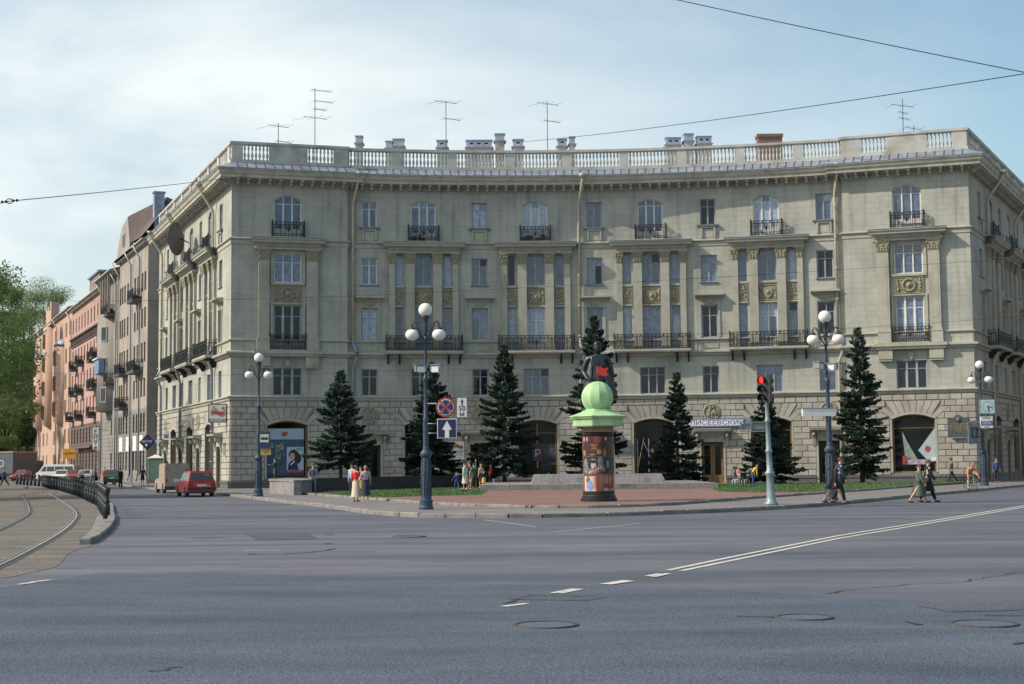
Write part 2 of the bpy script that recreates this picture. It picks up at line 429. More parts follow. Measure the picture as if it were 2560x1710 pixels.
# ------------------------------------------------------------------ balcony railings
def railing_mesh(w, d, h, side=True):
    b = MB()
    def run(p, q):
        p = Vector(p[:2]); q = Vector(q[:2]); L_ = (q - p).length; n = max(3, int(L_ / .125)); t = (q - p) / L_
        nrm = Vector((-t.y, t.x))
        def bar(c, hw, z0, z1):
            c = p + t * c; b.frus((c.x, c.y, z0), hw, hw, (c.x, c.y, z1), hw, hw)
        def rail(z0, z1, hw=.022):
            a = [p - nrm * hw, q - nrm * hw, q + nrm * hw, p + nrm * hw]
            b.prism([(v_.x, v_.y) for v_ in a], z0, z1, axis='z')
        rail(h - .045, h, .03); rail(h - .24, h - .19); rail(.06, .09); rail(.2, .24)
        for i in range(n + 1): bar(L_ * i / n, .016, .09, h - .22)
        k = max(1, int(round(L_ / .55)))
        for i in range(k + 1):
            bar(L_ * i / k, .022, 0, h - .045)
            if i < k:
                c = L_ * (i + .5) / k; cc = p + t * c
                for z in (h - .12,): b.frus((cc.x, cc.y, z - .06), .05, .02, (cc.x, cc.y, z + .06), .05, .02)
                b.frus((cc.x, cc.y, .11), .04, .015, (cc.x, cc.y, .19), .04, .015)
        for e in (p, q):
            b.frus((e.x, e.y, 0), .03, .03, (e.x, e.y, h + .06), .03, .03); b.ball((e.x, e.y, h + .1), .045, n=6, k=4)
    run((-w / 2, -d, 0), (w / 2, -d, 0))
    if side: run((-w / 2, -.02, 0), (-w / 2, -d + .03, 0)); run((w / 2, -.02, 0), (w / 2, -d + .03, 0))
    # diamond ornament at the middle
    for sg in (1,):
        y = -d - .02
        for z0, r in ((h * .48, .17),):
            b.prism([(0, z0 - r * 1.5), (r * .62, z0), (0, z0 + r * 1.5), (-r * .62, z0)], y, y + .03)
            for a in (-1, 1): b.prism([(a * .12, z0 - .02), (a * .30, z0 - .012), (a * .30, z0 + .012), (a * .12, z0 + .02)], y, y + .025)
            b.prism([(-.28, z0 - .26), (-.25, z0 - .26), (-.25, z0 + .26), (-.28, z0 + .26)], y, y + .02); b.prism([(.25, z0 - .26), (.28, z0 - .26), (.28, z0 + .26), (.25, z0 + .26)], y, y + .02)
    return b
def balcony(parent, mtx, w, d, h, slab=True, brackets=(), clutter=0, mslab=None, kit=None):
    """mtx origin = wall face at railing foot"""
    sb = MB()
    if slab: sb.box(-w / 2 - .05, w / 2 + .05, -d - .08, -.004, -.16, -.002); sb.box(-w / 2 - .01, w / 2 + .01, -d - .03, -.004, -.24, -.162)
    else: sb.box(-w / 2, w / 2, -d - .03, -.004, -.06, -.002)
    o = sb.build('balcony', mslab or M_TRIM, parent, mtx)
    link('railing', shared(('rail', round(w, 2), d, h), 'railing', M_IRON, lambda: railing_mesh(w, d, h)), mtx, o)
    for x in brackets:
        def mk():
            b = MB(); b.prism([(0, -.24), (-d, -.24), (-d, -.33), (-d * .45, -.5), (-.12, -.95), (0, -.95)], -.06, .06, axis='x')
            return b
        bo = link('bracket', shared(('brk', d), 'bracket', M_IRON, mk), mtx @ Matrix.Translation((x, 0, 0)), o)
    if clutter:
        b = MB(); r = random.Random(clutter)
        for i in range(5):
            x = r.uniform(-w / 2 + .3, w / 2 - .3); s = r.uniform(.1, .28); b.box(x - s, x + s, -d + .12, -.15, 0.002, r.uniform(.2, .7))
        b.build('stored_belongings', M_PLINTH, o, mtx)
    return o

# ------------------------------------------------------------------ relief, capitals
def blob_relief(w, h, seed, shield=True):
    b = MB(); r = random.Random(seed)
    b.box(-w / 2, w / 2, -.05, .0, 0, h)
    if w > 1.0:
        n = 18
        if shield == 'wreath':
            R = min(w, h) * .36; pts = [(R * cos(2 * pi * i / n), -.09, h / 2 + R * sin(2 * pi * i / n)) for i in range(n + 1)]
            for p in pts: b.ball((p[0], p[1], p[2]), .10, n=6, k=4)
            b.ball((0, -.08, h / 2), R * .55, n=10, k=6, sc=(1, .35, 1)); b.ball((0, -.16, h / 2), R * .25, n=8, k=5)
        else:
            R = h * .36; out = [(-R * .8, h / 2 + R * .75), (-R * .3, h / 2 + R * .95), (0, h / 2 + R * .75), (R * .3, h / 2 + R * .95), (R * .8, h / 2 + R * .75), (R * .85, h / 2), (R * .5, h / 2 - R * .65), (0, h / 2 - R * 1.1), (-R * .5, h / 2 - R * .65), (-R * .85, h / 2)]
            b.prism(out, -.16, -.05); b.ball((0, -.16, h / 2), R * .42, n=8, k=5, sc=(1, .4, 1.1))
        for sd in (-1, 1):
            for i in range(9): b.ball((sd * (w * .40 + r.uniform(-.04, .04)), -.08, .18 + (h - .36) * i / 8), r.uniform(.06, .11), n=6, k=4)
            for i in range(6): b.ball((sd * w * r.uniform(.2, .36), -.06, h * r.uniform(.1, .9)), r.uniform(.04, .08), n=6, k=4)
    else:
        for i in range(14): b.ball((r.uniform(-w * .28, w * .28), -.07, .15 + (h - .3) * i / 13), r.uniform(.05, .1), n=6, k=4)
    for x0, x1, z0, z1 in ((-w / 2, w / 2, -.003, .06), (-w / 2, w / 2, h - .06, h + .003), (-w / 2 - .003, -w / 2 + .05, .06, h - .06), (w / 2 - .05, w / 2 + .003, .06, h - .06)): b.box(x0, x1, -.1, -.003, z0, z1)
    return b
def capital(w, h, d):
    b = MB(); b.frus((0, -d / 2 - .01, 0), w / 2 + .01, d / 2 + .01, (0, -d / 2 - .05, h * .8), w / 2 + .08, d / 2 + .06); b.box(-w / 2 - .13, w / 2 + .13, -d - .15, 0, h * .82, h)
    n = max(2, int(w / .2))
    for i in range(n):
        x = -w / 2 + w * (i + .5) / n
        b.ball((x, -d - .03, h * .2), .075, n=6, k=4, sc=(1, .8, 1.5)); b.ball((x, -d - .08, h * .36), .05, n=6, k=4)
    for sd in (-1, 1):
        b.lathe([(.0, -.05), (.09, -.05), (.09, .05), (0, .05)], (sd * (w / 2 + .02), -d - .08, h * .66), n=8, axis='y'); b.ball((sd * (w / 2 - .1), -d - .07, h * .5), .06, n=6, k=4)
    b.ball((0, -d - .1, h * .62), .07, n=6, k=4)
    return b
def pilaster(parent, sec, s, w, d, z0, z1, capw=True, ped=True, mtx=None):
    M_ = sec.mat(s)
    zc = z1 - .85
    def mk():
        b = MB(); b.box(-w / 2, w / 2, -d, .0, z0 + (.28 if ped else 0), zc)
        if ped:
            b.box(-w / 2 - .09, w / 2 + .09, -d - .09, 0, z0, z0 + .1); b.box(-w / 2 - .05, w / 2 + .05, -d - .05, 0, z0 + .1, z0 + .2); b.box(-w / 2 - .02, w / 2 + .02, -d - .02, 0, z0 + .2, z0 + .28)
        if w > .7: b.box(-w / 2 + .14, w / 2 - .14, -d - .015, -d, z0 + 1.0, zc - .6)
        return b
    o = link('pilaster', shared(('pil', w, d, z0, z1, ped), 'pilaster', M_TRIM, mk), M_, parent)
    link('capital', shared(('cap', w, d), 'capital', M_RELIEF, lambda: capital(w, .85, d)), M_ @ Matrix.Translation((0, 0, zc)), o)
    return o
def entablature(parent, sec, s, wf, wc, z0, z1, brk=0):
    """fluted frieze under a projecting cornice with sloped top"""
    def mk():
        b = MB(); zc = z1 - .5
        b.box(-wf / 2, wf / 2, -.42, 0, z0, z0 + .12)
        n = int(wf / .16)
        b.box(-wf / 2, wf / 2, -.40, 0, z0 + .12, zc - .14)
        for i in range(n):
            x = -wf / 2 + wf * (i + .5) / n; b.box(x - .05, x + .05, -.45, -.40, z0 + .14, zc - .18)
        pr = [(0, zc - .14), (-.48, zc - .14), (-.52, zc - .05), (-.62, zc), (-.84, zc + .1), (-.84, zc + .2), (-.95, zc + .32), (-.95, zc + .4), (0, z1)]
        # mitred ends
        xs = [wc / 2 - (.95 - max(0, -p[0])) * 1.0 for p in pr]
        A = [b.pt(-x, y, z) for x, (y, z) in zip(xs, pr)]; B2_ = [b.pt(x, y, z) for x, (y, z) in zip(xs, pr)]
        for i in range(len(pr)):
            j = (i + 1) % len(pr); b.face((A[i], B2_[i], B2_[j], A[j]))
        b.face(A); b.face(B2_[::-1])
        b.box(-wc / 2 + .05, wc / 2 - .05, -.99, -.1, z1 - .085, z1 - .045, 1)
        return b
    return link('entablature', shared(('ent', wf, wc, z0, z1), 'entablature', [M_TRIM, M_ROOF], mk), sec.mat(s), parent)

# ------------------------------------------------------------------ bays
rw = random.Random(21)
OPS = {id(x): [] for x in (LW, LP, ARC, RP, RW)}
def op(sec, s, w, z0, z1, rise=0, depth=.3): OPS[id(sec)].append((s - w / 2, s + w / 2, z0, z1, rise, depth))
def win(sec, s, w, z0, z1, **k):
    rise = k.pop('rise', 0); op(sec, s, w, z0, z1, rise)
    return window(BLD, sec.mat(s, 0, z0), w, z1 - z0, rise=rise, rnd=rw, **k)
SIDE = (LW, RW)
def sill(sec, s, w, z, d=.14, hh=.1):
    link('window_sill', shared(('sill', w, d, hh), 'window_sill', mat('sill_flashing', (.12, .14, .165), .5, .3), lambda: MB().box(-w / 2, w / 2, -d, .0, -hh, 0)), sec.mat(s, 0, z - .003), BLD)
DOORS = []; ARCHES = []
def narrow_bay(sec, s, i=0, white=False):
    one = sec in SIDE
    fm = M_WHITE if white else M_GREYF
    win(sec, s, 1.16, 19.58, 21.55, fm=fm, one=one, trans=.7); sill(sec, s, 1.65, 19.58, .2, .12)
    def ap():
        b = MB()
        for q in (((-.56, -1.0), (-.42, -.12)), ((.42, -1.0), (.56, -.12)), ((-.42, -.26), (.42, -.12))): b.box(q[0][0], q[1][0], -.13, 0, q[0][1], q[1][1])
        b.box(-.38, .38, -.025, 0, -.96, -.3)
        return b
    link('window_apron', shared('apron', 'window_apron', M_TRIM, ap), sec.mat(s, 0, 19.58), BLD)
    win(sec, s, 1.22, 15.22, 17.28, fm=fm, one=one, trans=.7); sill(sec, s, 1.4, 15.22, .1, .08)
    win(sec, s, 1.22, 11.05, 13.45, one=one, trans=.68, fm=M_GREYF)
    def hood():
        b = MB(); b.prism([(0, 14.05), (-.16, 14.05), (-.3, 14.12), (-.62, 14.18), (-.62, 14.3), (0, 14.36)], -1.08, 1.08, axis='x')
        b.box(-.95, .95, -.16, 0, 13.98, 14.05)
        b.box(-.8, .8, -.06, 0, 13.52, 13.98)
        for i_ in range(9):
            a = (i_ / 8 * 2 - 1); b.ball((a * .48, -.08, 13.66 + .2 * a * a), .07, n=6, k=4)
        b.box(-.78, -.64, -.07, 0, 11.05, 13.52); b.box(.64, .78, -.07, 0, 11.05, 13.52)
        return b
    link('window_hood', shared('hood', 'window_hood', M_TRIM, hood), sec.mat(s), BLD)
    link('window_apron', shared('apron2', 'window_apron', M_TRIM, lambda: MB().box(-.62, .62, -.05, 0, 10.25, 10.3).box(-.62, .62, -.05, 0, 10.7, 10.75).box(-.62, -.57, -.05, 0, 10.3, 10.7).box(.57, .62, -.05, 0, 10.3, 10.7)), sec.mat(s), BLD)
    win(sec, s, 1.22, 6.87, 8.87, one=one, trans=.7, fm=M_WHITE if i == 2 else M_GREYF, gl=M_GL2 if i % 2 else None); 
    DOORS.append((sec, s)); op(sec, s, 1.6, .02, 3.15, 0, .55)
    def surround():
        b = MB(); b.box(-.98, -.82, -.1, 0, .0, 3.2); b.box(.82, .98, -.1, 0, 0, 3.2); b.box(-.98, .98, -.1, 0, 3.2, 3.3)
        b.box(-.92, .92, -.09, 0, 3.3, 3.85)
        for a in (-.36, .36):
            for k_ in range(7):
                f = k_ / 6 * 2 - 1; b.ball((a + f * .26, -.1, 3.5 + .1 * f * f), .05, n=6, k=4)
        b.prism([(0, 3.85), (-.16, 3.85), (-.3, 3.92), (-.72, 4.0), (-.74, 4.12), (0, 4.22)], -1.4, 1.4, axis='x')
        b.box(-1.42, 1.42, -.77, -.002, 4.13, 4.16, 1)
        for a in (-1.1, 1.1):
            b.prism([(0, 3.84), (-.6, 3.84), (-.55, 3.68), (-.28, 3.45), (-.2, 3.1), (-.14, 2.85), (0, 2.8)], a - .11, a + .11, axis='x')
            b.ball((a, -.5, 3.66), .12, n=6, k=5, sc=(.8, 1, 1))
        return b
    link('door_surround', shared('dsur', 'door_surround', [M_TRIM, M_ROOF], surround), sec.mat(s), BLD)
    # two leaved door with glazed panels
    dm = M_BRNF if (sec is ARC and i == 3) or sec in SIDE else mat('dark_door_paint', (.028, .026, .022), .5)
    def door():
        b = MB(); y0, y1 = .42, .5
        for x0 in (-.78, .01):
            x1 = x0 + .77; b.box(x0, x0 + .16, y0, y1, .03, 3.1); b.box(x1 - .16, x1, y0, y1, .03, 3.1); b.box(x0 + .16, x1 - .16, y0, y1, 2.95, 3.1); b.box(x0 + .16, x1 - .16, y0, y1, .03, .75)
        return b
    d_ = link('door', shared(('door', dm.name), 'door', dm, door), sec.mat(s), BLD)
    for x0 in (-.62, .17):
        link('pane', shared(('dp', x0), 'pane', M_SHOP, lambda: MB().box(x0, x0 + .45, .45, .47, .75, 2.95)), sec.mat(s), d_)
    link('door_handle', shared('dh', 'door_handle', M_ROOF, lambda: MB().box(-.06, -.03, .37, .42, 1.1, 1.45)), sec.mat(s), d_)
    if sec not in SIDE or True:
        def med():
            b = MB(); b.lathe([(.0, 0), (.66, 0), (.66, -.1), (.56, -.14), (.54, -.08), (0, -.08)], (0, 0, 5.42), n=24, axis='y', sm=False)
            r_ = random.Random(5)
            for i_ in range(26):
                a = r_.uniform(0, 6.28); q = r_.uniform(0, .42); b.ball((q * cos(a), -.1, 5.42 + q * sin(a)), r_.uniform(.06, .13), n=6, k=4, sc=(1, .7, 1))
            return b
        link('medallion', shared('med', 'medallion', M_RELIEF, med), sec.mat(s), BLD)
def shop_arch(sec, s, kind=0):
    w = 3.0; ARCHES.append((sec, s, w)); op(sec, s, w, .82, 5.0, .34, .42)
    one = sec in SIDE
    fr = M_BRNF
    window(BLD, sec.mat(s, 0, .82), w, 4.18, lights=2 if kind == 2 else 1, trans=.76 if kind else 0, rise=.34, fm=fr, fw=.1, gl=M_SHOP, one=one, inset=.34, rnd=rw, mull=.08, name='shop_window')
    def ar():
        b = MB(); n = 10
        for i in range(n):
            f0 = i / n * 2 - 1; f1 = (i + 1) / n * 2 - 1
            b.prism([(f0 * (w / 2 + .0), 5.0 - .34 * f0 * f0), (f1 * (w / 2), 5.0 - .34 * f1 * f1), (f1 * (w / 2 + .16), 5.17 - .36 * f1 * f1), (f0 * (w / 2 + .16), 5.17 - .36 * f0 * f0)], -.09, 0)
        b.box(-w / 2 - .14, -w / 2, -.06, 0, .82, 4.66); b.box(w / 2, w / 2 + .14, -.06, 0, .82, 4.66)
        return b
    link('arch_moulding', shared('archm', 'arch_moulding', M_TRIM, ar), sec.mat(s), BLD)
def tri_bay(sec, s, i=0, clutter=0, white=False):
    one = sec in SIDE
    win(sec, s, 1.9, 18.62, 21.7, rise=.36, lights=3, trans=.82, fm=M_WHITE, door=True, one=one)
    balcony(BLD, sec.mat(s, 0, 18.56), 2.3, .42, 1.12, slab=False, clutter=clutter)
    entablature(BLD, sec, s, 5.5, 6.35, 17.62, 18.5)
    for dx, w in ((-1.84, .62), (1.84, .62), (0, 1.34)):
        n = 1 if w < 1 else 2
        win(sec, s + dx, w, 15.2, 17.5, lights=n, trans=.7 if n == 2 else 0, one=one, fw=.05)
        win(sec, s + dx, w, 10.2, 13.5, lights=n, trans=.7 if n == 2 else .8, one=one, fw=.05, door=(n == 2), fm=M_WHITE if n == 2 and i % 2 else M_GREYF)
        link('relief_panel', shared(('rel', w, i % 2), 'relief_panel', M_RELIEF, lambda: blob_relief(w + .02, 1.16, 3 + i % 2)), sec.mat(s + dx, .0, 13.72), BLD)
        ww = w + .12
        link('spandrel_moulding', shared(('spm', w), 'spandrel_moulding', M_TRIM, lambda: MB().box(-ww / 2, ww / 2, -.16, -.003, 15.02, 15.18)), sec.mat(s + dx), BLD)
        link('spandrel_moulding', shared(('spm2', w), 'spandrel_moulding', M_TRIM, lambda: MB().box(-ww / 2, ww / 2, -.12, -.003, 13.55, 13.66)), sec.mat(s + dx), BLD)
    for dx in (-1.03, 1.03): pilaster(BLD, sec, s + dx, .66, .34, 10.2, 17.65)
    for dx in (-2.4, 2.4): pilaster(BLD, sec, s + dx, .44, .22, 10.2, 17.65)
    balcony(BLD, sec.mat(s, 0, 10.2), 5.7, .8, 1.14, brackets=(-2.7, -1.85, 1.85, 2.7), clutter=0)
    win(sec, s, 1.9, 6.87, 8.87, lights=3, trans=.7, one=one, fw=.06, gl=M_GL2 if i % 2 == 0 else None)
    shop_arch(sec, s, kind=(i + 1) % 3)
def pav_bay(sec, s, i=0):
    wh = (i == 0)
    win(sec, s, 2.05, 18.62, 21.75, rise=.42, lights=3, trans=.78, fm=M_WHITE, door=True, gl=M_GL1)
    balcony(BLD, sec.mat(s, 0, 18.56), 2.35, .42, 1.12, slab=False)
    entablature(BLD, sec, s, 4.9, 5.6, 17.62, 18.5)
    win(sec, s, 2.05, 15.22, 17.38, lights=3, trans=.68, fm=M_WHITE, gl=M_GL3 if wh else M_GL1)
    link('relief_panel', shared('relw', 'relief_panel', M_RELIEF, lambda: blob_relief(2.0, 1.2, 9, 'wreath')), sec.mat(s, .0, 13.76), BLD)
    link('spandrel_moulding', shared('spw', 'spandrel_moulding', M_TRIM, lambda: MB().box(-1.25, 1.25, -.16, -.003, 15.02, 15.18).box(-1.27, -1.1, -.12, -.003, 15.18, 17.6).box(1.1, 1.27, -.12, -.003, 15.18, 17.6)), sec.mat(s), BLD)
    link('spandrel_moulding', shared('spw2', 'spandrel_moulding', M_TRIM, lambda: MB().box(-1.3, 1.3, -.1, -.003, 13.6, 13.7).box(-1.27, -1.1, -.12, -.003, 10.9, 13.605).box(1.1, 1.27, -.12, -.003, 10.9, 13.605)), sec.mat(s), BLD)
    win(sec, s, 2.0, 10.2, 13.52, lights=3, trans=.75, door=True, gl=M_GL2 if wh else M_GL3, fm=M_GREYF if wh else M_WHITE, mull=.14)
    for dx in (-1.78, 1.78):
        pilaster(BLD, sec, s + dx, .8, .3, 10.95, 17.65)
        link('pedestal', shared('ped', 'pedestal', M_TRIM, lambda: MB().box(-.5, .5, -.36, 0, 10.15, 10.95)), sec.mat(s + dx), BLD)
        link('console', shared('con', 'console', M_TRIM, lambda: MB().box(-.5, .5, -.42, 0, 9.0, 9.7).box(-.47, .47, -.36, 0, 8.85, 9.0)), sec.mat(s + dx), BLD)
    balcony(BLD, sec.mat(s, 0, 10.2), 2.6, .42, 1.12, slab=False)
    link('ledge', shared('ledge', 'ledge', M_TRIM, lambda: MB().box(-2.55, 2.55, -.62, 0, 9.9, 10.12).box(-2.45, 2.45, -.52, 0, 9.72, 9.9)), sec.mat(s), BLD)
    win(sec, s, 2.15, 6.87, 8.9, lights=3, trans=.7, mull=.14, gl=M_GL2)
    shop_arch(sec, s, kind=0 if i == 0 else 3)
    link('shield', shared('shl', 'shield', M_TRIM, lambda: MB().prism([(-.2, 9.5), (.2, 9.5), (.16, 9.1), (0, 8.98), (-.16, 9.1)], -.1, 0)), sec.mat(s), BLD)
pav_bay(LP, LP.at_px(659), 0)
axes = [847, 972, 1101, 1230, 1366, 1496, 1629, 1764, 1897]
for i, x in enumerate(axes):
    s = ARC.at_px(x)
    if i % 2 == 0: narrow_bay(ARC, s, i // 2, white=(i == 0))
    else: tri_bay(ARC, s, i // 2, clutter=(7 if i == 1 else (3 if i == 3 else 0)))
pav_bay(RP, RP.at_px(2089), 1)
for k, t in enumerate((4.0, 8.3, 12.6, 16.9, 21.0, 25.1, 29.3)):
    (narrow_bay if k % 2 == 0 else tri_bay)(LW, LWL - t, k)
for k, t in enumerate((4.1, 8.6, 12.8, 16.9, 21.1, 25.3)):
    (narrow_bay if k % 2 == 0 else tri_bay)(RW, t, k)
# walls
for sec, stp in ((LW, 50), (LP, 50), (ARC, 1.1), (RP, 50), (RW, 50)):
    b = MB(sec.map)
    up = [o for o in OPS[id(sec)] if o[3] > ZG]; lo = [o for o in OPS[id(sec)] if o[3] < ZG]
    wall_panel(b, sec, up, ZG - .01, ZTOP, stp, 0); wall_panel(b, sec, lo, 0, ZG - .01, stp, 1, mr=1)
    b.build('wall', [M_WALL, M_JOINT], BLD)
# interior darkness behind doors is closed by back faces; returns at the steps
b = MB()
for p, q in ((LP.map(LP.L, 0, 0), ARC.map(0, 0, 0)), (ARC.map(ARC.L, 0, 0), RP.map(0, 0, 0))):
    b.poly([(p.x, p.y, 0), (q.x, q.y, 0), (q.x, q.y, ZTOP), (p.x, p.y, ZTOP)])
e0 = LW.P(0)[0]; e1 = e0 + Vector((.93, .37)) * 14
b.poly([(e0.x, e0.y, 0), (e1.x, e1.y, 0), (e1.x, e1.y, 23.7), (e0.x, e0.y, 23.7)])
e0 = RW.P(46)[0]; e1 = e0 + Vector((-.885, .465)) * 14
b.poly([(e0.x, e0.y, 0), (e1.x, e1.y, 0), (e1.x, e1.y, 23.7), (e0.x, e0.y, 23.7)])
b.build('return_wall', M_WALL, BLD)
# bands, plinth, cornice, roof edge
full = outline
M_BAND = M_TRIM
sweep(MB(), full, [(0, .0), (.14, 0), (.14, .5), (.2, .5), (.2, .6), (.0, .66)]).build('plinth', M_PLINTH, BLD) if False else None
def cut_band(name, prof, mats_, cuts):
    """band along the ground floor interrupted at doors"""
    for sec in (LW, LP, ARC, RP, RW):
        iv = sorted((s - 1.0, s + 1.0) for se, s in DOORS if se is sec) if cuts else []
        a = 0.0; segs = []
        for lo, hi in iv + [(sec.L, None)]:
            if lo > a: segs.append((a, lo))
            if hi: a = hi
        for a, c in segs:
            n = max(1, int((c - a) / (1.2 if sec is ARC else 60))); path = [sec.P(a + (c - a) * i / n)[0] for i in range(n + 1)]
            sweep(MB(), path, prof).build(name, mats_, BLD)
cut_band('plinth', [(0.002, .0), (.14, 0), (.14, .48), (.19, .48), (.19, .58), (.002, .63)], M_PLINTH, True)
sweep(MB(), full, [(.002, 6.48), (.1, 6.48), (.14, 6.56), (.14, 6.66), (.26, 6.72), (.26, 6.8), (.002, 6.86)]).build('string_course', M_TRIM, BLD)
sweep(MB(), full, [(.002, 9.7), (.12, 9.7), (.2, 9.85), (.38, 9.92), (.38, 10.05), (.002, 10.13)]).build('string_course', M_TRIM, BLD)
sweep(MB(), full, [(.002, 10.84), (.08, 10.84), (.14, 10.9), (.14, 10.96), (.002, 11.0)]).build('string_course', M_TRIM, BLD)
sweep(MB(), full, [(.002, 18.0), (.05, 18.0), (.05, 18.3), (.18, 18.36), (.18, 18.43), (.002, 18.5)]).build('string_course', M_TRIM, BLD)
sweep(MB(), full, [(.002, 22.42), (.07, 22.42), (.07, 22.6), (.2, 22.62), (.22, 22.74), (.98, 22.76), (1.0, 22.95), (1.1, 23.05), (1.18, 23.28), (1.25, 23.32), (1.25, 23.42), (.002, 23.72)]).build('cornice', M_CORN, BLD)
sweep(MB(), full, [(1.29, 23.44), (.06, 24.03), (.06, 23.9), (1.29, 23.41)]).build('roof_edge', M_ROOF, BLD)
b = MB(); bd = MB()
def along(sec, step, fn, off=0):
    n = int(sec.L / step); 
    for i in range(n): fn(sec, (i + .5) * sec.L / n)
def seam(sec, s):
    m_ = sec.mat(s); 
    p = [m_ @ Vector(q) for q in ((-.025, -1.3, 23.44), (.025, -1.3, 23.44), (.025, -.08, 24.03), (-.025, -.08, 24.03))]; q_ = [v + Vector((0, 0, .05)) for v in p]
    ids = [b.pt(*v) for v in p + q_]
    for f in ((4, 5, 6, 7), (0, 1, 5, 4), (1, 2, 6, 5), (3, 0, 4, 7)): b.face([ids[k] for k in f])
def mod(sec, s):
    def mk():
        q = MB(); q.prism([(-.21, 22.42), (-.3, 22.36), (-.44, 22.42), (-.52, 22.55), (-.86, 22.6), (-.9, 22.67), (-.9, 22.757), (-.21, 22.757)], -.1, .1, axis='x'); return q
    link('cornice_bracket', shared('modl', 'cornice_bracket', M_CORN, mk), sec.mat(s), BLD)
def dent(sec, s):
    m_ = sec.mat(s); c = m_ @ Vector((0, -.14, 0)); t = m_.col[0].xyz * .06; o = m_.col[1].xyz * .06
    ids = [bd.pt(*(c + t * a + o * e + Vector((0, 0, z)))) for z in (22.46, 22.6) for a, e in ((-1, -1), (1, -1), (1, 1), (-1, 1))]
    for f in ((0, 1, 2, 3), (0, 1, 5, 4), (1, 2, 6, 5), (3, 0, 4, 7)): bd.face([ids[k] for k in f])
for sec in (LW, LP, ARC, RP, RW):
    along(sec, .62, seam); along(sec, .72, mod); along(sec, .24, dent)
tag(b.build('roof_seam', M_SEAM, BLD), kind='stuff'); tag(bd.build('dentil', M_CORN, BLD), kind='stuff')
# main roof deck
poly = [Vector((q.x, q.y, 0)) for q in offset_path(full, .05)]
back = [Vector((q.x, q.y, 0)) for q in offset_path([full[0], C0, LP.P(LP.L)[0], ARC.P(ARC.L / 2)[0], RP.P(0)[0], C1, full[-1]], -13)]
b = MB(); pl = poly + back[::-1]
ids = [b.pt(q.x, q.y, 23.98) for q in pl]
for t in tessellate_polygon([pl]): b.face([ids[i] for i in t])
b.build('roof', M_ROOF, BLD)
b = MB(); qq = [(q.x, q.y) for q in back]
for a, c in zip(qq, qq[1:]): b.poly([(a[0], a[1], 0), (c[0], c[1], 0), (c[0], c[1], 23.98), (a[0], a[1], 23.98)])
b.build('rear_wall', M_WALL, BLD)
# balustrade: rails, piers, balusters
sweep(MB(), full, [(.1, 24.02), (.1, 24.26), (-.22, 24.26), (-.22, 24.02)]).build('balustrade_base', M_BALU, BLD)
sweep(MB(), full, [(.08, 25.36), (.15, 25.42), (.15, 25.6), (-.27, 25.6), (-.27, 25.42), (-.2, 25.36)]).build('balustrade_rail', M_BALU, BLD)
BPROF = [(.075, 0), (.075, .08), (.045, .12), (.085, .24), (.1, .36), (.07, .5), (.042, .6), (.042, .66), (.075, .78), (.085, .88), (.05, .98), (.08, 1.02), (.08, 1.1)]
def baluster_mesh(): return MB().lathe(BPROF, n=8)
far_b = MB()
def piece(sec, a, c, kind):
    if kind == 'solid':
        n = 4 if sec is ARC else 1
        bb = MB(sec.map); bb.box(a, c, -.2, .07, 24.26, 25.36, step=1.2); bb.build('balustrade_pier', M_BALU, BLD)
    else:
        k = max(2, int(round((c - a) / .27)))
        for i in range(k):
            s = a + (c - a) * (i + .5) / k
            if sec in SIDE:
                m_ = sec.mat(s, -.06, 24.26); o = len(far_b.v)
                bm_ = MB().lathe(BPROF[::2] + [BPROF[-1]], n=6)
                for v in bm_.v: w_ = m_ @ Vector(v); far_b.pt(*w_)
                for f in bm_.f: far_b.face([q + o for q in f], 0, True)
            else: link('baluster', shared('balu', 'baluster', M_BALU, baluster_mesh), sec.mat(s, -.06, 24.26), BLD)
def bal_px(sec, marks):
    """marks: (D pixel at top, kind until next)"""
    for (x0, k), (x1, _) in zip(marks, marks[1:]):
        a = 0 if x0 is None else sec.at_px(x0, 25); c = sec.L if x1 is None else sec.at_px(x1, 25)
        piece(sec, a, c, k)
bal_px(LP, [(None, 'solid'), (557, 'b'), (617, 'solid'), (705, 'b'), (765, 'solid'), (None, 0)])
bal_px(ARC, [(None, 'solid'), (801, 'b')] + [z for x in (908, 1037, 1168, 1299, 1430, 1562, 1694, 1828) for z in ((x - 10.5, 'solid'), (x + 10.5, 'b'))] + [(1936, 'solid'), (None, 0)])
bal_px(RP, [(None, 'solid'), (1971, 'b'), (2031, 'solid'), (2121, 'b'), (2183, 'solid'), (None, 0)])
for sec in SIDE:
    s = 0.0
    while s < sec.L - 1: piece(sec, s, s + .7, 'solid'); piece(sec, s + .7, min(s + 4.15, sec.L), 'b'); s += 4.15
tag(far_b.build('baluster', M_BALU, BLD), kind='stuff')
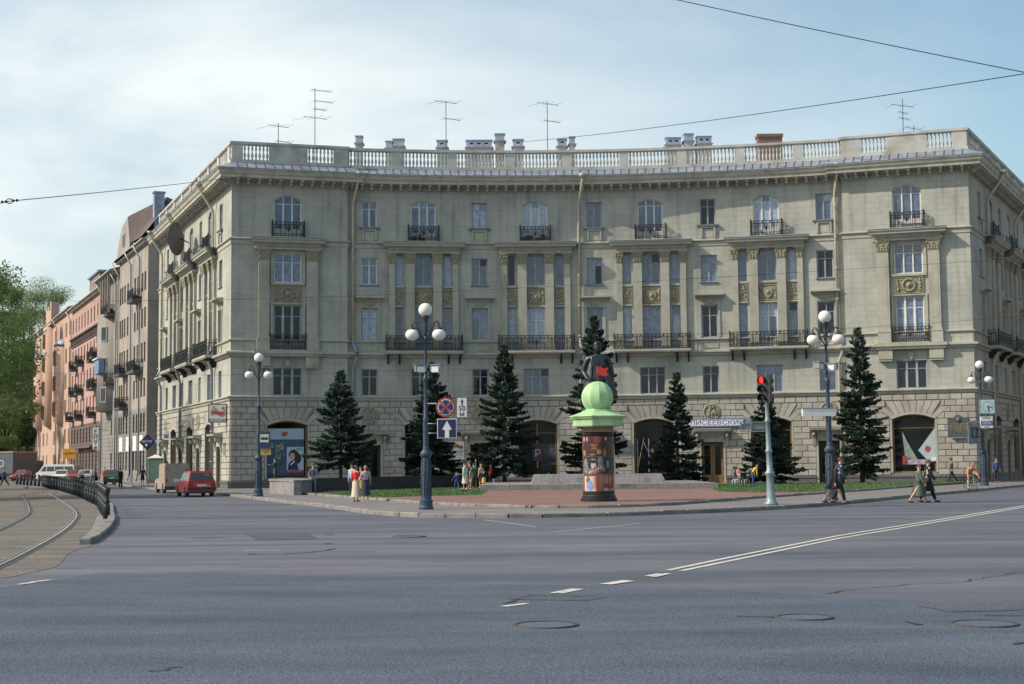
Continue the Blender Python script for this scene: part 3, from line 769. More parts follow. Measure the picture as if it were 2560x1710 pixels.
# rusticated blocks
blocks = []
CH = (6.46 - .64) / 13
for sec in (LP, ARC, RP, LW, RW):
    for r_ in range(13):
        z0 = .64 + CH * r_; zm = z0 + CH / 2
        ex = []; slant = set()
        for se, s in DOORS:
            if se is sec:
                if zm < 3.25: ex.append((s - .98, s + .98))
                elif zm < 4.2: ex.append((s - 1.4, s + 1.4))
        for se, s, w in ARCHES:
            if se is sec:
                if zm < 4.7: ex.append((s - w / 2 - .15, s + w / 2 + .15))
                elif zm < 5.57: hw = 1.69 + (zm - 4.81) * 1.107; ex.append((s - hw, s + hw)); slant |= {round(s - hw, 4), round(s + hw, 4)}
                elif zm < 6.02: ex.append((s - 1.95, s + 1.95))
        ex.sort(); a = 0.0; free = []
        for lo, hi in ex + [(sec.L, None)]:
            if lo > a: free.append((a, lo))
            if hi: a = max(a, hi)
        for a, c in free:
            cuts = [a]; x = (math.floor(a / .8) + (.5 if r_ % 2 else 0)) * .8
            while x < c:
                if x > a + .22 and x < c - .22: cuts.append(x)
                x += .8
            cuts.append(c)
            for p, q in zip(cuts, cuts[1:]): blocks.append((sec, p, q, z0, z0 + CH, round(p, 4) in slant, round(q, 4) in slant))
front = [b_ for b_ in blocks if b_[0] not in SIDE]
front.sort(key=lambda b_: b_[0].map((b_[1] + b_[2]) / 2, 0, 0).length)
g = .022
def blk(w, sl=False, sr=False):
    b = MB(); h = CH / 2 - g; w2 = w / 2 - g; k1 = (CH / 2) * 1.107
    ids = [b.pt(x, y, z) for x, y, z in ((-w2, .01, -h), (w2, .01, -h), (w2, .01, h), (-w2, .01, h), (-w2, -.04, -h), (w2, -.04, -h), (w2, -.04, h), (-w2, -.04, h),
         (-w2 + .02, -.06, -h + .02), (w2 - .02, -.06, -h + .02), (w2 - .02, -.06, h - .02), (-w2 + .02, -.06, h - .02))]
    for i, v in enumerate(b.v):
        up_ = v[2] > 0
        if sl and v[0] < 0: b.v[i] = (v[0] + (k1 if up_ else -k1), v[1], v[2])
        if sr and v[0] > 0: b.v[i] = (v[0] - (k1 if up_ else -k1), v[1], v[2])
    for j in range(4):
        k = (j + 1) % 4; b.face((ids[j], ids[k], ids[4 + k], ids[4 + j])); b.face((ids[4 + j], ids[4 + k], ids[8 + k], ids[8 + j]))
    b.face(ids[8:]); return b
for sec, p, q, z0, z1, sl, sr in front[:300]:
    w = round(q - p, 2)
    link('stone_block', shared(('blk', w, sl, sr), 'stone_block', M_STONE, lambda: blk(w, sl, sr)), sec.mat((p + q) / 2, 0, (z0 + z1) / 2), BLD)
rest = front[300:] + [b_ for b_ in blocks if b_[0] in SIDE]; far = MB()
for sec, p, q, z0, z1, sl, sr in rest:
    m_ = sec.mat((p + q) / 2, 0, (z0 + z1) / 2); t = blk(q - p, sr if False else sl, sr); o = len(far.v)
    for v in t.v: far.pt(*(m_ @ Vector(v)))
    for f in t.f: far.face([k + o for k in f])
tag(far.build('stone_block', M_STONE, BLD), kind='stuff')
# voussoirs
def vous(i, w):
    b = MB(); n = 9
    def low(f): return (f * (w / 2 + .17), 5.18 - .37 * f * f)
    def high(f): return (f * (w / 2 + 1.0), 6.0 if abs(f) < .8 else 5.55)
    f0 = i / n * 2 - 1; f1 = (i + 1) / n * 2 - 1
    a, c, d, e = low(f0), low(f1), high(f1), high(f0)
    if i in (0, n - 1): d = (d[0], 5.56); e = (e[0], 5.56)
    else: d = (d[0], 6.0); e = (e[0], 6.0)
    gg = .022
    b.prism([(a[0] + gg, a[1]), (c[0] - gg, c[1]), (d[0] - gg, d[1] - gg), (e[0] + gg, e[1] - gg)], -.06, .01); return b
for sec, s, w in ARCHES:
    for i in range(9): link('voussoir', shared(('vou', i), 'voussoir', M_STONE, lambda: vous(i, w)), sec.mat(s), BLD)
# drainpipes
def pipe(sec, s, blue_to=0, bend=1.1, dx=0.0, zsw=10.6):
    b = MB(); r = .11
    pts = [(dx + .32, -1.38, 23.4), (dx + .32, -1.32, 23.0), (dx, -.22, 21.4), (dx, -.2, 21.0), (dx, -.2, zsw + .5), (dx + .02, -.28, zsw), (dx + .28, -.55, zsw - .5), (dx + .3, -.55, zsw - .9), (dx + .05, -.25, zsw - 1.5), (dx, -.2, zsw - 1.8), (dx, -.2, .35), (dx, -.35, .2)]
    b.tube(pts[:5], r, n=8); b.lathe([(.0, 0), (.12, 0), (.26, .2), (.28, .35), (.2, .36)], (dx + .32, -1.4, 23.15), n=8)
    b.tube(pts[4:], r, n=8, m=1 if blue_to else 0)
    z = 20.5
    while z > 1: b.lathe([(r, -.04), (r + .025, -.04), (r + .025, .04), (r, .04)], (dx, -.2, z), n=8, m=0); z -= 2.3
    return b.build('drainpipe', [M_PIPE, M_PIPEB], BLD, sec.mat(s))
pipe(ARC, .45, 1); pipe(ARC, ARC.at_px(1328, 15)); pipe(ARC, ARC.L - .55, 0)
for t in (6.2, 20.9, 31.5): pipe(LW, LWL - t, 1)
for t in (6.4, 19.0): pipe(RW, t, 0)
# ------------------------------------------------------------------ ground, kerbs, rails
_a, _b = G(1531, 1308), G(2347, 1160); LANE = math.atan2(_b.y - _a.y, _b.x - _a.x)
def asphalt(name, c1, c2, spk=.5, fine=60, patch=.25, rough=.88, bmp=.3, lanes=False):
    m, t, b = nodes_of(name); N = t.nodes.new; l = t.links.new
    b.inputs['Roughness'].default_value = rough; b.inputs['Specular IOR Level'].default_value = .25
    g = N('ShaderNodeNewGeometry').outputs['Position']
    def noise(sc, det, ro=.6, mp=None, dist=0, rz=.32):
        n = N('ShaderNodeTexNoise'); n.inputs['Scale'].default_value = sc; n.inputs['Detail'].default_value = det; n.inputs['Roughness'].default_value = ro; n.inputs['Distortion'].default_value = dist
        if mp: q = N('ShaderNodeMapping'); q.inputs['Scale'].default_value = mp; q.inputs['Rotation'].default_value = (0, 0, rz); l(g, q.inputs[0]); l(q.outputs[0], n.inputs['Vector'])
        else: l(g, n.inputs['Vector'])
        return n.outputs['Fac']
    def mr(o, a, c, lo, hi):
        r = N('ShaderNodeMapRange'); r.inputs['From Min'].default_value = a; r.inputs['From Max'].default_value = c; r.inputs['To Min'].default_value = lo; r.inputs['To Max'].default_value = hi
        l(o, r.inputs['Value']); return r.outputs[0]
    big = noise(patch, 6, .6, (.55, 1.6, 1), .6)
    mx = N('ShaderNodeMix'); mx.data_type = 'RGBA'; l(mr(big, .35, .68, 0, 1), mx.inputs['Factor']); mx.inputs['A'].default_value = (*c1, 1); mx.inputs['B'].default_value = (*c2, 1)
    stain = noise(.9, 5, .6, (.35, 1, 1), .3)
    v = N('ShaderNodeVectorMath'); v.operation = 'SCALE'; l(mx.outputs['Result'], v.inputs[0]); l(mr(stain, .3, .72, 1.14, .76), v.inputs['Scale'])
    if lanes:
        ln_ = noise(1.0, 3, .5, (.03, .42, 1), .25, -LANE); v_ = N('ShaderNodeMix'); v_.data_type = 'RGBA'; v_.blend_type = 'MULTIPLY'; v_.inputs['Factor'].default_value = 1
        cm_ = N('ShaderNodeMix'); cm_.data_type = 'RGBA'; cm_.inputs['A'].default_value = (.66, .75, .84, 1); cm_.inputs['B'].default_value = (1.08, 1.07, 1.11, 1); l(mr(ln_, .38, .6, 0, 1), cm_.inputs['Factor'])
        l(v.outputs[0], v_.inputs['A']); l(cm_.outputs['Result'], v_.inputs['B']); v = v_; vout = v_.outputs['Result']
    else: vout = v.outputs[0]
    vo = N('ShaderNodeTexVoronoi'); vo.inputs['Scale'].default_value = fine; l(g, vo.inputs['Vector'])
    sp = N('ShaderNodeTexNoise'); sp.inputs['Scale'].default_value = fine * .8; sp.inputs['Detail'].default_value = 2; l(g, sp.inputs['Vector'])
    v2 = N('ShaderNodeVectorMath'); v2.operation = 'SCALE'; l(vout, v2.inputs[0]); l(mr(sp.outputs['Fac'], .36, .68, 1 - spk * .5, 1 + spk), v2.inputs['Scale'])
    l(v2.outputs[0], b.inputs['Base Color'])
    bp = N('ShaderNodeBump'); bp.inputs['Strength'].default_value = bmp; bp.inputs['Distance'].default_value = .01; l(vo.outputs['Distance'], bp.inputs['Height']); l(bp.outputs[0], b.inputs['Normal'])
    MATS[name] = m; return m
M_ASPH = asphalt('worn_asphalt', (.096, .101, .120), (.122, .121, .137), .34, 50, .12, rough=.8, bmp=.25, lanes=True)
M_ASPN = asphalt('coarse_dark_asphalt', (.052, .067, .093), (.074, .089, .116), 1.0, 55, .35, bmp=.12)
M_PAVE = asphalt('pavement_asphalt', (.155, .148, .155), (.185, .175, .18), .22, 30, .3)
M_DUST = asphalt('dusty_tram_bed', (.155, .135, .11), (.085, .085, .085), .6, 22, .7)
M_RED = asphalt('red_crushed_brick', (.21, .12, .10), (.165, .105, .095), .4, 22, .4)
M_KERB = mat('kerb_granite', (.20, .19, .175), .85, var=.25, scale=2.5, bump=.3, bscale=18, dirt=((.10, .10, .10), 1.1))
M_GRASSB = mat('lawn_soil', (.035, .075, .018), .95, var=.4, scale=2)
M_GRASS = mat('grass_blades', (.06, .125, .035), .7, var=.45, scale=1.2)
M_PAINT = mat('worn_road_paint', (.52, .51, .47), .8, var=.2, scale=9, dirt=((.3, .3, .3), 7))
M_STEEL = mat('polished_rail', (.45, .46, .48), .25, .9, var=.1)
M_RUSTD = mat('rail_groove', (.05, .042, .035), .8, var=.3)
M_CAST = mat('manhole_iron', (.09, .10, .16), .5, .2, var=.3, scale=14, bump=.5, bscale=40)
M_CRACK = mat('crack_tar', (.035, .035, .038), .9, var=.3)

def sheet(name, pts, z, m, top=None, kind='structure', base=None):
    """flat or raised polygon slab; pts are ground points"""
    P = [Vector((p[0], p[1], 0)) for p in pts]; b = MB()
    T = [b.pt(p.x, p.y, z) for p in P]
    for t in tessellate_polygon([P]): b.face([T[i] for i in t])
    if base is not None:
        Bt = [b.pt(p.x, p.y, base) for p in P]
        for i in range(len(P)): j = (i + 1) % len(P); b.face((T[i], T[j], Bt[j], Bt[i]))
    o = b.build(name, m)
    if kind: tag(o, kind=kind)
    return o
b = MB(); b.poly([(-3500, -60, 0), (3500, -60, 0), (3500, 5000, 0), (-3500, 5000, 0)])
tag(b.build('ground', M_ASPH), kind='structure')
def wob(pts, amp, step=1.2, seed=1):
    r = random.Random(seed); o = []
    for p, q in zip(pts, pts[1:]):
        L_ = (q - p).length; n = max(1, int(L_ / step))
        for i in range(n): o.append(p.lerp(q, i / n) + Vector((r.uniform(-amp, amp), r.uniform(-amp, amp), 0)))
    o.append(pts[-1]); return o
# newer coarse asphalt in the foreground
edge = wob([G(x, y) for x, y in ((-900, 1420), (-300, 1372), (0, 1348), (240, 1312), (500, 1312), (760, 1324), (1000, 1336), (1173, 1341), (1453, 1343), (1700, 1355), (1873, 1366), (2050, 1376), (2347, 1392), (2900, 1420), (3600, 1470))], .07, .6)
sheet('road', edge + [Vector((14, 1, 0)), Vector((-14, 1, 0))], .004, M_ASPN)
# dusty tram reservation
bol = [Vector((x, y, 0)) for x, y in ((-14.0, 51.2), (-18.8, 67.5), (-21.3, 75), (-25.6, 88), (-28.1, 95), (-31.6, 105), (-34.5, 113), (-38, 122), (-43, 136), (-53, 158))]
te = wob([G(x, y) for x, y in ((-900, 1395), (-300, 1350), (0, 1325), (120, 1300), (170, 1270), (195, 1252))] + [G(262, 1200), G(262, 1190)] + bol[1:] + [Vector((-64, 190, 0))], .16, 1.5, 4)
sheet('tram_bed', te + [Vector((-140, 190, 0)), Vector((-140, 30, 0))], .006, M_DUST)
def strip(name, pts, w, z, m, parent=None, kind='structure', h=None, seg=None):
    """ribbon of width w along pts (optionally a solid of height h)"""
    pts = [Vector((p[0], p[1], 0)) for p in pts]; b = MB(); Lf, Rt = [], []
    for i, p in enumerate(pts):
        d = (pts[min(i + 1, len(pts) - 1)] - pts[max(0, i - 1)]).normalized(); n = Vector((-d.y, d.x, 0)); ww = w[i] if isinstance(w, list) else w
        Lf.append(p + n * ww / 2); Rt.append(p - n * ww / 2)
    T = [(b.pt(a.x, a.y, z), b.pt(c.x, c.y, z)) for a, c in zip(Lf, Rt)]
    for i in range(len(T) - 1): b.face((T[i][0], T[i][1], T[i + 1][1], T[i + 1][0]))
    if h is not None:
        D_ = [(b.pt(a.x, a.y, h), b.pt(c.x, c.y, h)) for a, c in zip(Lf, Rt)]
        for i in range(len(T) - 1): b.face((T[i][0], T[i + 1][0], D_[i + 1][0], D_[i][0])); b.face((T[i][1], T[i + 1][1], D_[i + 1][1], D_[i][1]))
        b.face((T[0][0], T[0][1], D_[0][1], D_[0][0])); b.face((T[-1][0], T[-1][1], D_[-1][1], D_[-1][0]))
    o = b.build(name, m, parent)
    if parent is None and kind: tag(o, kind=kind)
    return o
def smooth(pts, n=8):
    o = []
    for i in range(len(pts) - 1):
        p0, p1, p2, p3 = pts[max(i - 1, 0)], pts[i], pts[i + 1], pts[min(i + 2, len(pts) - 1)]
        for k in range(n):
            t = k / n; o.append(.5 * ((2 * p1) + (-p0 + p2) * t + (2 * p0 - 5 * p1 + 4 * p2 - p3) * t * t + (-p0 + 3 * p1 - 3 * p2 + p3) * t ** 3))
    o.append(pts[-1]); return o
def resample(pts, step):
    o = [pts[0]]; acc = 0
    for p, q in zip(pts, pts[1:]):
        L_ = (q - p).length; t = step - acc
        while t <= L_: o.append(p.lerp(q, t / L_)); t += step
        acc = (acc + L_) % step
    return o
def S(x, y): return G(x / K, y / K)        # from full-resolution picture pixels
def poly_px(l): return [S(x, y) for x, y in l]
rail_a = smooth(poly_px([(-260, 1530), (0, 1415), (109, 1358), (160, 1326), (184, 1303), (191, 1288), (181, 1272), (157, 1255), (128, 1238), (92, 1224)]) + [Vector((-62, 150, 0))], 10)
rail_b = smooth(poly_px([(-200, 1385), (-80, 1350), (0, 1324), (26, 1311), (54, 1297), (69, 1285), (72, 1274), (64, 1252), (53, 1238), (37, 1227)]) + [Vector((-75, 150, 0))], 10)
for ln, lab in ((rail_a, 'tram track rail sweeping round the bend nearest to the bollards'), (rail_b, 'left tram track rail curving towards the picture edge')):
    r_ = empty('tram_rail', ln[0], 0, lab, 'tram rail', 'curved tram rails in the dusty reservation')
    strip('groove_edge', ln, .30, .012, M_RUSTD, r_)
    strip('rail_head', ln, .075, .028, M_STEEL, r_, h=.0)
    off = []
    for i, p in enumerate(ln):
        d = (ln[min(i + 1, len(ln) - 1)] - ln[max(0, i - 1)]).normalized(); off.append(p + Vector((-d.y, d.x, 0)) * .1)
    strip('check_rail', off, .035, .024, M_STEEL, r_, h=.0)
# traffic island pavement
kerb_px = [(600, 1243.5), (700, 1256), (818, 1269), (900, 1281), (981, 1290), (1090, 1294), (1280, 1295), (1400, 1293.5), (1553, 1290), (1750, 1283), (1934, 1274), (2087, 1263), (2272, 1244.5), (2425, 1230), (2560, 1216.5), (2760, 1199)]
kerb = smooth(poly_px([(225, 1206), (290, 1211), (330, 1217.5), (362, 1222), (470, 1231), (562, 1239)] + kerb_px), 5)
far_end = [RW.P(46)[0] + Vector((60, 100)), Vector((-52, 190)), Vector((-60, 200))]
isl = kerb + [Vector((90, 190, 0)), Vector((-60, 200, 0))]
PAV = sheet('pavement', isl, .12, M_PAVE)
inner_px = [(752, 1235.5), (850, 1243), (954, 1251), (1050, 1258), (1145, 1264), (1254, 1267), (1350, 1269.5), (1498, 1269), (1600, 1266), (1716, 1260), (1842, 1249.5), (1960, 1241), (2043, 1235), (2150, 1227.5), (2272, 1218)]
def S2(x, y, z=.13): return G(x / K, y / K, z)
inner = smooth([S2(x, y) for x, y in inner_px], 4)
def kerbs(line, step, w, z0, z1, parent, inset=0.0, name='kerb_stone', seed=3):
    r = random.Random(seed); pts = resample(line, step)
    for a, c in zip(pts, pts[1:]):
        d = (c - a); L_ = d.length; d = d / L_; n = Vector((-d.y, d.x, 0)); mid = (a + c) / 2 + n * (w / 2 + inset + r.uniform(-.012, .012))
        lw = round(L_ / 2 - .012, 2)
        def mk():
            b = MB(); b.box(-lw, lw, -w / 2, w / 2, z0, z1 - .03); b.frus((0, 0, z1 - .03), lw, w / 2, (0, 0, z1), lw - .02, w / 2 - .025); return b
        mm = Matrix(((d.x, n.x, 0, mid.x), (d.y, n.y, 0, mid.y), (0, 0, 1, r.uniform(-.012, .01)), (0, 0, 0, 1)))
        link(name, shared(('kerb', lw, w, z0, z1), name, M_KERB, mk), mm, parent)
kerbs(kerb, 1.1, .2, -.05, .15, PAV, -.12)
plaza_back = [Vector((33, 99, 0)), Vector((31, 104, 0)), Vector((-14, 104.5, 0)), Vector((-14.2, 90, 0))]
PLZ = sheet('plaza', inner + [Vector((22, 101.5, 0)), Vector((-13, 101.5, 0)), Vector((-13.5, 90.5, 0))], .2, M_RED, base=.1)
kerbs(inner, 1.1, .16, .05, .23, PLZ, -.1, seed=5)
# kerb stones at the end of the tram reservation
tk = smooth(poly_px([(213, 1362), (238, 1350), (262, 1331), (276, 1314), (281, 1300), (278, 1287)]), 5)
TK = sheet('kerb', [p + Vector((-.0, 0, 0)) for p in tk[::4]] + [tk[-1] + Vector((-.5, 0, 0)), tk[len(tk) // 2] + Vector((-.5, .1, 0)), tk[0] + Vector((-.35, .5, 0))], .012, M_KERB)
kerbs(tk, .95, .24, 0, .14, TK, -.1, seed=8)
line2 = [Vector((p.x + .55, p.y, 0)) for p in bol]
kerbs(resample([tk[-1]] + line2[1:6], 1.0), 1.6, .2, 0, .13, TK, -.1, seed=9)
# lawns
def lawn(pts, z=.215, n=22000, seed=1):
    P = [Vector((p[0], p[1], 0)) for p in pts]
    sheet('lawn', P, z, M_GRASSB, base=.1)
    tris = tessellate_polygon([P]); r = random.Random(seed); A = [((P[b_] - P[a]).cross(P[c] - P[a])).length / 2 for a, b_, c in tris]; b = MB()
    for _ in range(n):
        a, b_, c = tris[r.choices(range(len(tris)), A)[0]]; u, v = r.random(), r.random()
        if u + v > 1: u, v = 1 - u, 1 - v
        q = P[a] + (P[b_] - P[a]) * u + (P[c] - P[a]) * v; h = r.uniform(.02, .07); an = r.uniform(0, 3.14); w = .022
        b.poly([(q.x - w * cos(an), q.y - w * sin(an), z - .01), (q.x + w * cos(an), q.y + w * sin(an), z - .01), (q.x + r.uniform(-.05, .05), q.y + r.uniform(-.05, .05), z + h)])
    tag(b.build('grass', M_GRASS), kind='stuff')
lawn([S2(x, y, .2) for x, y in ((860, 1239), (960, 1243.5), (1060, 1240), (1160, 1238), (1203, 1237))] + [Vector((-1.3, 101.5, 0)), Vector((-13, 101.5, 0)), Vector((-13, 93, 0))], seed=2)
lawn([S2(x, y, .2) for x, y in ((1796, 1229), (1900, 1231), (2010, 1230), (2100, 1226), (2190, 1220.5), (2262, 1216))] + [Vector((31.5, 101, 0)), Vector((13, 101.8, 0))], seed=3)
# repaired patches
M_PAT = asphalt('patch_asphalt', (.055, .066, .086), (.072, .08, .10), .8, 70, .6, bmp=.12)
for i, pts in enumerate(([(1212, 1365), (1392, 1371), (1330, 1379), (1165, 1374)], [(2110, 1390), (2347, 1380), (2347, 1400), (2180, 1404)], [(560, 1222), (700, 1222), (735, 1236), (590, 1238)])):
    P = wob([G(x, y) for x, y in pts + [pts[0]]], .04, .3, 30 + i)[:-1]; sheet('asphalt_patch', P, .0095 if i != 2 else .006, M_PAT)
# road markings, cracks, manholes
def mark(pts, w, z=.0085): strip('road_marking', [G(x, y) for x, y in pts], w, z, M_PAINT)
up = [(1531, 1308), (1674, 1278), (1924, 1228), (2174, 1188), (2347, 1159.5), (2600, 1118)]
lo = [(1563, 1309), (1674, 1286), (1924, 1234.5), (2174, 1192.5), (2347, 1163), (2600, 1121)]
mark(up, .11); mark(lo, .11)
for a in ([(1153, 1392), (1207, 1385)], [(1268, 1361), (1318, 1351)], [(1281, 1361.5), (1331, 1351.5)], [(1380, 1340.5), (1436, 1331.5)], [(1394, 1341), (1448, 1333)], [(1484, 1322), (1512, 1316.5)], [(1497, 1323.5), (1532, 1316)], [(44, 1341), (78, 1336)], [(74, 1335.5), (118, 1330.5)]): mark(a, .11, .0125)
for a in ([(1269, 1220), (1468, 1200.5)], [(1110, 1192), (1229, 1208)], [(560, 1262), (640, 1262)]): mark(a, .06)
def crack(pts, w=.05, seed=1, z=.010):
    r = random.Random(seed); P = wob([G(x, y) for x, y in pts], .06, .25, seed); strip('road_crack', P, [w * r.uniform(.2, 1.6) for _ in P], z, M_CRACK)
crack([(425, 1234), (516, 1233)], .13, 1); crack([(560, 1270.5), (640, 1271), (715, 1266), (770, 1258)], .07, 2); crack([(742, 1226), (765, 1226)], .2, 3); crack([(742, 1236), (762, 1236)], .16, 4); crack([(740, 1247), (760, 1247)], .16, 5)
crack([(1890, 1362), (1960, 1352), (2100, 1339), (2200, 1335), (2260, 1324), (2347, 1312)], .03, 6, .0125); crack([(1690, 1413), (1745, 1414), (1775, 1416)], .07, 7, .0125); crack([(2085, 1427), (2110, 1434)], .05, 8, .0125); crack([(2255, 1412), (2347, 1413)], .06, 9, .0125)
crack([(2320, 1478), (2347, 1474)], .06, 10, .0125); crack([(338, 1541), (372, 1538), (380, 1533), (418, 1531)], .045, 11, .0125); crack([(130, 1304), (190, 1304)], .06, 12, .0125)
crack([(1160, 1385), (1220, 1364), (1380, 1370)], .05, 13, .0125)
for i, (x, y, hw, lab) in enumerate(((1250, 1434.5, 70, 'round iron manhole cover nearest the bottom centre of the road'), (1843, 1417, 62, 'round iron manhole cover in the road below the couple crossing'), (2255, 1432, 72, 'round iron manhole cover near the right picture edge, set in broken asphalt'), (938, 1230.5, 36, 'small distant manhole cover in the road below the big lamp'))):
    c = G(x, y); r = hw * K * c.y / FP
    o = empty('manhole_cover', c, 0, lab, 'manhole cover', 'manhole covers in the road')
    MB().lathe([(0, .014), (r * .9, .014), (r * .9, .0)], n=28, sm=False).build('lid', M_CAST, o, Matrix.Translation(c))
    bb = MB(); bb.lathe([(r * .93, .0), (r * .93, .02), (r * 1.06, .022), (r * 1.1, .0)], n=28, sm=False); bb.build('rim', M_RUSTD, o, Matrix.Translation(c))

# ------------------------------------------------------------------ the street of older houses on the left
SP = Vector((-33.3, 139.6)); SD = Vector((-sin(radians(23.5)), cos(radians(23.5))))
def street_house(label, t0, t1, z_top, mats_, cols, rows, w, floor_z, base_z=0, door_cols=(), side=12, name='town_house', bal=(), eave=.7, fm=None, z_top2=None, pipes=(), wins_skip=(), mroof=None, pair=False):
    """facade from distance t0 (near) to t1 (far) along the street; s runs from far to near"""
    L_ = t1 - t0; sec = Sec(SP + SD * t1, -SD, L_)
    R = empty(name, (*sec.P(L_ / 2)[0], 0), 0, label, 'house')
    OPS[id(sec)] = []; wl = []
    for ri, (z, h) in enumerate(rows):
        for ci, c in enumerate(cols):
            if (ri, ci) in wins_skip: continue
            s = L_ - c
            for dx in ((-.55, .55) if pair and ci % 2 else (0,)):
                ww = w if not (pair and ci % 2) else w * .75
                OPS[id(sec)].append((s + dx - ww / 2, s + dx + ww / 2, z, z + h, 0, .3)); wl.append((s + dx, z, ww, h))
    b = MB(sec.map); z2 = z_top2 or z_top
    wall_panel(b, sec, [o for o in OPS[id(sec)] if o[3] > floor_z], floor_z, z_top, 60, 0)
    wall_panel(b, sec, [o for o in OPS[id(sec)] if o[3] <= floor_z], 0, floor_z, 60, 1)
    b.T = None
    for e in (0, L_):
        p = sec.map(e, 0, 0); q = sec.map(e, -side, 0)
        b.poly([(p.x, p.y, 0), (q.x, q.y, 0), (q.x, q.y, z_top), (p.x, p.y, z_top)], 0)
    b.build('wall', mats_, R)
    for s, z, ww, h in wl:
        window(R, sec.mat(s, 0, z), ww, h, lights=2 if ww > .8 else 1, trans=.7, fm=fm or M_BRNF, one=True, rnd=rw, gl=M_GL2, fw=.05, mull=.05)
    rb = MB(sec.map); rb.box(-.2, L_ + .2, -side, eave, z_top, z_top + .12); rb.box(0, L_, .004, eave * .6, z_top - .25, z_top - .002)
    rb.build('eave', M_CORN, R)
    rr = MB(sec.map)
    for a in (0,):
        rr.poly([(-.2, eave, z_top + .125), (L_ + .2, eave, z_top + .125), (L_ + .2, -side / 2, z_top + 2.2), (-.2, -side / 2, z_top + 2.2)])
        rr.poly([(-.2, -side, z_top + .125), (L_ + .2, -side, z_top + .125), (L_ + .2, -side / 2, z_top + 2.2), (-.2, -side / 2, z_top + 2.2)])
        for e in (-.2, L_ + .2): rr.poly([(e, eave, z_top + .125), (e, -side, z_top + .125), (e, -side / 2, z_top + 2.2)])
    rr.build('roof', mroof or mat('rusty_red_roof', (.12, .07, .065), .7, .2, var=.3, scale=.8), R)
    for (c, z, w_) in bal:
        balcony(R, sec.mat(L_ - c, 0, z), w_, .9, 1.05, clutter=int(c * 7) if w_ > 2 else 0, mslab=M_PLINTH)
    for c in pipes:
        MB().tube([(0, -.9, z_top - .1), (0, -.2, z_top - 1.4), (0, -.15, 1.0), (0, -.3, .3)], .09, n=6).build('drainpipe', M_PIPEB if c < 12 else M_PIPE, R, sec.mat(L_ - c))
    return R, sec
M_HG = plaster('grey_brown_render', (.35, .315, .28), (.22, .20, .185), 3, 3, .0, 0, .7)
M_HGB = plaster('rough_grey_stone', (.25, .24, .225), (.17, .16, .15), .7, .45, .03, .5, .4)
M_HP = plaster('pink_render', (.42, .28, .245), (.34, .235, .205), 3, 3, 0, 0, .35)
M_HPB = plaster('dark_brown_rustication', (.15, .12, .11), (.10, .085, .08), 1.2, .5, .05, .4, .4)
M_HS = plaster('salmon_render', (.48, .335, .265), (.41, .30, .25), 3, 3, 0, 0, .25)
M_SIDE = plaster('bare_side_render', (.25, .22, .195), (.185, .165, .15), 3, 3, 0, 0, .6)
fl = [(1.4, 1.9), (5.2, 1.9), (8.7, 1.9), (12.2, 2.0), (15.7, 2.0), (19.4, 1.9)]
# grey house beside the main building
R2, S2_ = street_house('grey-brown house with rough stone base, tall gable and maroon roof beside the cream building', 7.0, 25.5, 24.3, [M_HG, M_HGB], [1.6, 3.3, 6.0, 7.8, 10.6, 12.4, 14.4, 16.0, 17.4], fl, 1.0, 7.6, side=12,
    bal=((2.6, 8.0, 3.0), (2.6, 19.2, 0.01),) if False else ((5.4, 18.7, 3.4), (13.6, 11.6, 3.6), (4.6, 11.8, 0.0)) [:2] + ((4.8, 11.4, 4.6), (13.2, 8.0, 3.6)), pipes=(4.0, 9.4, 18.2))
Lg = 18.5
b = MB(S2_.map)    # gable wall with its profile
def gs(t): return 25.5 - t
prof = [(gs(25.4), 24.3), (gs(22.6), 24.5), (gs(22.0), 25.4), (gs(19.7), 27.3), (gs(15.6), 27.9), (gs(14.2), 25.0), (gs(14.2), 24.3)]
b.prism([(a, z) for a, z in prof], .72, .32); b.build('gable', M_HG, R2)
b = MB(S2_.map)
for zz, aa in ((25.0, 8.2), (25.0, 7.2)): window(R2, S2_.mat(aa, .72, zz), .5, 1.3, lights=1, trans=0, one=True, rnd=rw, inset=-.02)
b = MB(S2_.map); A0 = (gs(19.7), .6, 27.35); A1 = (gs(15.4), .6, 27.95); A2 = (gs(14.2), .6, 24.95); pk = (gs(8.2), -2.0, 28.9); pk2 = (gs(7.0), -2.0, 28.0); lo_ = (gs(7.0), .8, 24.45)
b.poly([A1, pk, pk2, lo_, A2]); b.poly([A0, A1, pk, (gs(14), -5, 28.6)]); b.poly([A1, A2, (gs(14.2), -10, 24.6), (gs(15), -10, 28)]); b.poly([pk, pk2, (gs(7), -11, 25), (gs(12), -11, 25)])
b.build('roof', mat('maroon_sheet_roof', (.075, .048, .048), .55, .3, var=.3, scale=.6), R2)
MB(S2_.map).box(gs(8.2), gs(7.3), -1.6, -.6, 24.6, 29.1).box(gs(8.3), gs(7.2), -1.7, -.5, 29.1, 29.25).build('chimney', M_ROOF, R2)
b = MB(S2_.map)
for s0 in (2.6, 7.2, 11.6, 15.6): b.box(s0 - 1.1, s0 + 1.1, .003, .05, 2.9, 4.9)
for k_, s0 in enumerate((2.6, 7.2, 11.6, 15.6)): MB(S2_.map).box(s0 - 1.1, s0 + 1.1, .003, .05, 3.35, 4.9).build('white_panel', M_WHITE, R2)
MB(S2_.map).prism([(9.0, 0), (10.4, 0), (10.4, 3.6), (9.7, 4.6), (9.0, 3.6)], .03, .06).build('door', M_PLINTH, R2)
